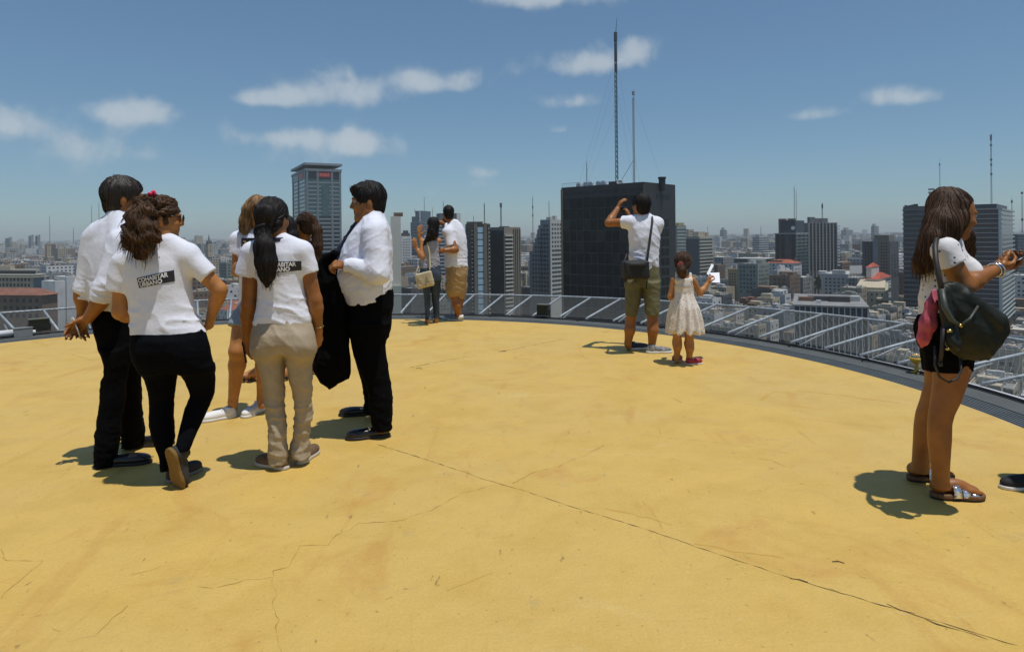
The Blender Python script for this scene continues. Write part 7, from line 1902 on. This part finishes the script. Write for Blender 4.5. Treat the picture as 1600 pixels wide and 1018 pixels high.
def woman_bag():
    g = Fig('person in profile with long brown hair, dotted blouse, black shorts and silver sandals looking down', 3.42, (1480, 775)); P = g.P
    fr = frame(94, -13, 0); hc = P(1493, 335, .0)
    sh_ = [(494, 1433, 1500, .115), (478, 1434, 1505, .115), (460, 1435, 1512, .115), (442, 1437, 1518, .12), (424, 1440, 1523, .125), (408, 1444, 1518, .125), (394, 1449, 1510, .115), (382, 1457, 1503, .09), (374, 1466, 1500, .06)]
    hips = [(530, 1440, 1524, .135), (515, 1434, 1522, .145), (502, 1434, 1518, .14), (490, 1438, 1508, .125), (482, 1440, 1505, .115)]
    sN, sF = P(1476, 392, -.13), P(1480, 392, .14)
    eN, wN = P(1507, 447, -.15), P(1557, 420, -.04)
    eF, wF = P(1505, 440, .15), P(1556, 418, .06)
    S = SDF(); head(S, hc, fr, 1.0, P(1484, 376, 0), .05)
    S.loft(g.rows(sh_), .02, grow=-.012).loft(g.rows(hips), .02, grow=-.012)
    arm(S, sN, eN, wN, (.053, .047, .044, .027)); arm(S, sF, eF, wF, (.052, .045, .043, .027))
    hand(S, wN, (1, .18, .18), (0, .55, .85), 1, .98, .75, .8); hand(S, wF, (1, -.15, .2), (0, -.5, .9), -1, .98, .7, .8)
    lN = [(545, 1452, 1523, .105, -.07), (577, 1457, 1519, .10, -.07), (600, 1456, 1511, .092, -.07), (625, 1453, 1502, .082, -.07), (645, 1450, 1492, .072, -.07), (660, 1448.5, 1488, .066, -.07), (685, 1448, 1487.5, .066, -.07), (705, 1450, 1486, .06, -.07), (730, 1454, 1484.5, .05, -.07), (750, 1456, 1484, .042, -.07), (762, 1456, 1486, .042, -.07)]
    lF = [(545, 1440, 1500, .105, .1), (577, 1444, 1490, .10, .12), (600, 1443, 1484, .092, .13), (625, 1437, 1474, .082, .15), (645, 1430, 1464, .07, .17), (665, 1427, 1459, .066, .18), (690, 1426, 1456, .062, .19), (715, 1424.5, 1453, .05, .2), (738, 1423, 1452, .042, .2)]
    S.loft(g.rows(lN), .008).loft(g.rows(lF), .008)
    a = gnd(1458, 779); b = gnd(1422, 752)
    dN, dF = unit((.97, -.10, 0)), unit((.98, .05, 0))
    foot(S, (a[0], a[1] + .015, .030), dN, .245); foot(S, (b[0], b[1] + .015, .030), dF, .245)
    S.build('body', SKIN_D(), g.root, .0068)
    face_bits(g, hc, fr, 1.0, (.02, .012, .008))
    S = SDF(); S.loft(g.rows(sh_), .02); S.cone(P(1483, 380), sN + V3(0, .02, .01), .045, .065, .035).cone(P(1483, 380), sF + V3(0, -.02, .01), .045, .065, .035)
    S.cone(sN, P(1489, 414, -.145), .066, .066, .03, cap=True).cone(sF, P(1489, 414, .15), .066, .064, .03, cap=True)
    S.ell(P(1507, 424, 0), (.06, .11, .07), None, .05)
    S.disp(folds(111, .006, 9, .7)); S.disp(folds(112, .007, 12, .6, hi=(P(0, 430)[2], P(0, 470)[2])))
    S.build('blouse', DOTS(), g.root, .007)
    S = SDF(); S.loft(g.rows(hips), .02); S.loft(g.rows([(578, 1443, 1521, .105, -.06), (560, 1442, 1523, .115, -.06), (540, 1439, 1524, .12, -.06)]), .03).loft(g.rows([(578, 1440, 1496, .105, .11), (560, 1438, 1500, .115, .11), (540, 1436, 1506, .12, .1)]), .03)
    S.ell(P(1455, 517, -.03), (.06, .10, .085), None, .06)
    S.disp(folds(113, .006, 10, 1.4)); S.build('shorts', BLACK(), g.root, .0075)
    # sandals
    cork = mat('brown_footbed', (.16, .08, .035), .8, var=.2, vscale=40); silver = mat('silver_strap', (.86, .87, .9), .22, .9, var=.1, vscale=60, bump=.5, bscale=26)
    for h, d in ((a, dN), (b, dF)):
        h = V3(h[0], h[1] + .015, 0); s = np.cross(d, V3(0, 0, 1)); A = np.stack([s, d, V3(0, 0, 1)])
        def sole(z0, z1, gr):
            S = SDF(); S.ell(h + d * .05, (.040 + gr, .058 + gr, .3), A, .02).ell(h + d * .12, (.038 + gr, .09, .3), A, .03).ell(h + d * .188, (.051 + gr, .075 + gr, .3), A, .03); S.plane(h + V3(0, 0, z1), (0, 0, 1)).plane(h + V3(0, 0, z0), (0, 0, -1)); return S
        so = sole(.010, .032, 0).build('sandal', cork, g.root, .006)
        sole(.0006, .011, -.002).build('sole', RUBBER(), so, .006)
        for t, w, hh in ((.108, .019, .090), (.152, .018, .070), (.194, .017, .053)):
            m = MB(); n = 12
            V = []
            for e in (-w, w):
                for i in range(n + 1):
                    ph = pi * i / n; V.append(h + d * (t + e) + s * (.049 * cos(ph)) + V3(0, 0, .022 + (hh - .022 - (e + w) * .25) * sin(ph) ** .6))
            for e in (-w, w):
                for i in range(n + 1):
                    ph = pi * i / n; V.append(h + d * (t + e) + s * (.045 * cos(ph)) + V3(0, 0, .018 + (hh - .022 - (e + w) * .25) * sin(ph) ** .6))
            k = n + 1
            m.add(V, [(i, i + 1, k + i + 1, k + i) for i in range(n)] + [(2 * k + i, 3 * k + i, 3 * k + i + 1, 2 * k + i + 1) for i in range(n)] + [(i, 2 * k + i, 2 * k + i + 1, i + 1) for i in range(n)] + [(k + i, k + i + 1, 3 * k + i + 1, 3 * k + i) for i in range(n)])
            st = m.build('strap', silver, so, True)
            m = MB(); c = h + d * t + s * .032 + V3(0, 0, hh * .86); m.tube([c - d * .012, c + d * .012], .005, 6); m.build('buckle', mat('steel', (.6, .6, .6), .25, 1.0), st)
    # hair
    r, f, u = fr; C = lambda a_, b_, d_: hc + r * a_ + f * b_ + u * d_; A = np.stack([r, f, u])
    S = SDF(); S.ell(C(0, -.028, .032), (.084, .102, .100), A, .02)
    S.ell(C(0, .100, -.030), (.4, .105, .118), A, .010, 's')
    S.chain([C(.045, .0, .095), C(.074, -.008, .05), C(.080, -.016, -.01), C(.084, -.016, -.06)], [.012, .012, .016, .022], .02)
    S.chain([C(0, -.06, .04), P(1472, 352, -.06), P(1461, 375, -.08), P(1450, 395, -.06), P(1441, 412, -.03), P(1437, 421, -.02)], [.085, .082, .07, .058, .048, .018], .03, flat=((1, 0, 0), 1.15))
    S.chain([C(0, -.06, .04), P(1474, 352, .06), P(1463, 378, .08), P(1449, 402, .05), P(1441, 418, .02)], [.08, .075, .06, .045, .016], .03)
    S.chain([C(.075, -.02, -.03), P(1484, 366, -.085), P(1478, 384, -.10)], [.04, .042, .02], .03)
    S.chain([C(-.07, .03, -.02), P(1508, 370, .10), P(1512, 390, .13), P(1511, 412, .13)], [.04, .04, .035, .012], .03)
    h = hair_build(g, S, HAIR_N(), .0062, 16, [(P(1441, 412, -.03), (.08, .1, .06), 150, .10, (-.05, 0, -1)), (P(1465, 370, -.08), (.12, .1, .1), 60, .08, (-.25, 0, -1))], n=1800, L=.16)
    # phone and bracelets
    held_phone(P(1586, 405, .01), (.85, 0, .45), (-.5, 0, .85), 'dark phone held in both hands by the person with the shoulder bag', True)
    for i, (dx, rr, m_) in enumerate(((-.012, .034, 'silver_metal'), (.004, .036, 'silver_metal'))):
        m = MB(); c = wN + V3(dx, -.002, -.004); ax = unit(wN - eN); q1 = unit(np.cross(ax, (0, 1, 0))); q2 = np.cross(ax, q1)
        m.tube([c + q1 * rr * cos(t) + q2 * rr * .95 * sin(t) for t in np.linspace(0, 2 * pi, 21)], .0055, 7, False)
        m.build('bracelet', mat(m_, (.75, .75, .76), .2, 1.0), g.root, True)
    # shoulder bag
    c = P(1515, 505, -.25)
    rt = empty('shoulder_bag', c, 'big dark green slouchy bag hanging from the shoulder of the person in silver sandals', 'bag')
    S = SDF()
    rows = [(560, 1505, 1540, .03), (552, 1492, 1551, .055), (535, 1478, 1564, .08), (515, 1470, 1572, .09), (500, 1467, 1568, .085), (485, 1466, 1553, .08), (470, 1465, 1534, .065), (458, 1465, 1517, .05), (448, 1466, 1510, .045), (440, 1468, 1494, .03)]
    S.loft(g.rows([(*q, -.26) for q in rows]), .02, pw=2.3)
    S.cone(P(1473, 455, -.30), P(1490, 535, -.35), .03, .035, .03).cone(P(1510, 462, -.30), P(1560, 500, -.33), .022, .03, .03)
    S.disp(folds(121, .018, 4.5, .8, .9)); S.disp(folds(122, .005, 11, 1, .5))
    gm = mat('dark_green_leather', (.012, .0145, .009), .5, var=.3, vscale=9, bump=.12, bscale=60, spec=.3)
    V, Q = S.solve(.0075); obj('pouch', V, Q, gm, rt, True)
    m = MB()
    for dy in (-.025, .02):
        m.tube([P(1473, 462, -.29 + dy), P(1467, 430, -.27 + dy), P(1462, 405, -.235 + dy), P(1461, 385, -.2 + dy * .6), P(1463, 374, -.14 + dy * .4), P(1468, 371, -.09), P(1480, 376, -.02)], .013, 7)
    m.build('strap', mat('dark_strap', (.022, .016, .013), .55), rt, True)
    m = MB(); m.tube([P(1472, 452, -.32), P(1476, 480, -.355), P(1487, 500, -.37), P(1500, 508, -.375)], [.012, .014, .012, .008], 6); m.tube([P(1500, 508, -.375), P(1516, 497, -.37), P(1528, 478, -.345)], .006, 6)
    m.build('seam', mat('bag_seam', (.05, .055, .042), .5), rt, True)
    gold = mat('gold_metal', (.6, .42, .15), .3, 1.0)
    m = MB(); m.tube([P(1483, 515, -.37), P(1484, 519, -.375)], .012, 8); m.tube([P(1499, 507, -.385), P(1503, 510, -.385)], .007, 6); m.tube([P(1480, 543, -.36), P(1481, 546, -.36)], .010, 8); m.build('buckle', gold, rt, True)
    m = MB(); m.tube([P(1474, 512, -.35), P(1472, 545, -.34), P(1469, 566, -.335)], [.012, .009, .008], 6); m.tube([P(1469, 566, -.335), P(1470, 572, -.335)], [.013, .006], 6); m.build('tassel', mat('dark_strap', (.022, .016, .013), .55), rt, True)
    m = MB(); m.tube([P(1461, 540, -.3), P(1461, 570, -.32), P(1468, 589, -.33), P(1482, 597, -.33), P(1495, 592, -.33), P(1502, 578, -.32), P(1500, 560, -.3)], .0055, 6); m.build('cord', mat('dark_strap', (.022, .016, .013), .55), rt, True)
    # red scarf tied to the bag
    S = SDF(); S.chain([P(1459, 455, -.20), P(1456, 475, -.21), P(1450, 505, -.21), P(1443, 528, -.20), P(1440, 541, -.19)], [.012, .03, .045, .035, .012], .015, flat=((0, 1, 0), 1.6))
    S.disp(folds(123, .010, 18, .35)); V, Q = S.solve(.006)
    rt = empty('scarf', P(1440, 541, -.2), 'red and pink cloth hanging beside the dark green shoulder bag', 'scarf')
    obj('cloth', V, Q, mat('red_scarf', (.42, .045, .075), .7, col2=(.6, .14, .2), vscale=20), rt, True)

def man_outside():
    """the person whose shoe enters at the edge: stands just beyond it and casts the shadow that falls into view"""
    g = Fig('person at the very edge, only a black sneaker with a white sole showing', 3.6, (1640, 760)); P = g.P
    x0 = P(1640, 760)[0] - .15; y0 = g.Yb - .33
    W = lambda x, y, z: V3(x0 + x, y0 + y, z)
    fr = frame(-80, 0, 0); hc = W(.25, .0, 1.62)
    S = SDF(); head(S, hc, fr, 1.06, W(.27, 0, 1.46), .06)
    tor = [(.92, x0 + .27, y0, .12, .17), (1.1, x0 + .26, y0, .11, .155), (1.3, x0 + .26, y0, .125, .18), (1.42, x0 + .27, y0, .10, .16), (1.48, x0 + .27, y0, .07, .09)]
    S.loft(tor, .02, grow=-.012)
    for q in (-1, 1):
        arm(S, W(.27, q * .19, 1.4), W(.32, q * .25, 1.12), W(.28, q * .26, .86), (.055, .046, .046, .032)); hand(S, W(.28, q * .26, .86), (0, 0, -1), (0, -q, 0), q, 1.0, .4)
    leg(S, W(.27, .09, .9), W(.22, .2, .48), W(.12, .33, .08)); leg(S, W(.27, -.09, .9), W(.3, -.1, .48), W(.36, -.1, .08))
    S.build('body', SKIN_D(), g.root, .01)
    S = SDF(); S.loft([(r[0], r[1], r[2], r[3], r[4]) for r in tor], .02)
    for q in (-1, 1): S.cone(W(.27, 0, 1.47), W(.27, q * .18, 1.4), .06, .075, .04).cone(W(.27, q * .19, 1.4), W(.28, q * .22, 1.2), .075, .07, .03, cap=True)
    S.disp(folds(131, .008, 8, 1.2)); S.build('shirt', mat('grey_cotton', (.2, .2, .22), .85), g.root, .011)
    S = SDF(); S.loft([(.8, x0 + .27, y0, .12, .18), (.98, x0 + .27, y0, .115, .17)], .02)
    S.chain([W(.27, .09, .88), W(.22, .2, .48), W(.13, .33, .06)], [.105, .085, .07], .03).chain([W(.27, -.09, .88), W(.3, -.1, .48), W(.36, -.1, .05)], [.105, .085, .075], .03)
    S.disp(folds(132, .008, 9, 1.4)); S.build('trousers', BLACK(), g.root, .011)
    S = SDF(); cap(S, hc, fr, 1.06, .007, .04); hair_build(g, S, HAIR_B(), .008, 17, n=300, L=.05)
    face_bits(g, hc, fr, 1.06)
    a = gnd(1642, 762); bc = mat('black_canvas', (.012, .012, .013), .8); wr = mat('white_rubber', (.7, .69, .66), .6)
    shoe(g, (a[0] + .02, a[1] + .01, 0), (-1, -.03, 0), .29, bc, wr, .08, .95, .02, lace=mat('black_lace', (.02, .02, .02), .8))
    shoe(g, (a[0] + .30, a[1] - .42, 0), (-1, -.03, 0), .29, bc, wr, .075, .95, .02)

woman_khaki(); woman_ponytail(); man_hands_behind(); man_jacket(); woman_blond(); woman_patterned_top()
couple(); man_photo_and_girl(); woman_bag(); man_outside()
# ------------------------------------------------------------------ the air
def haze(dens, col):
    m = MB(); m.box(-13000, 13000, -400, 14000, GZ - 1.5, 96)
    mt = bpy.data.materials.new('hazy_air'); mt.use_nodes = True; nt = mt.node_tree; nt.nodes.clear()
    out = nt.nodes.new('ShaderNodeOutputMaterial'); pv = nt.nodes.new('ShaderNodeVolumePrincipled')
    pv.inputs['Color'].default_value = (*col, 1); pv.inputs['Density'].default_value = dens; pv.inputs['Anisotropy'].default_value = .0
    nt.links.new(pv.outputs[0], out.inputs['Volume'])
    try: mt.volume_sampling = 'MULTIPLE_IMPORTANCE'
    except Exception: pass
    o = m.build('haze', mt); tag(o, 'pale summer haze over the city', kind='stuff')
haze(1 / 8000, (.80, .86, .86))
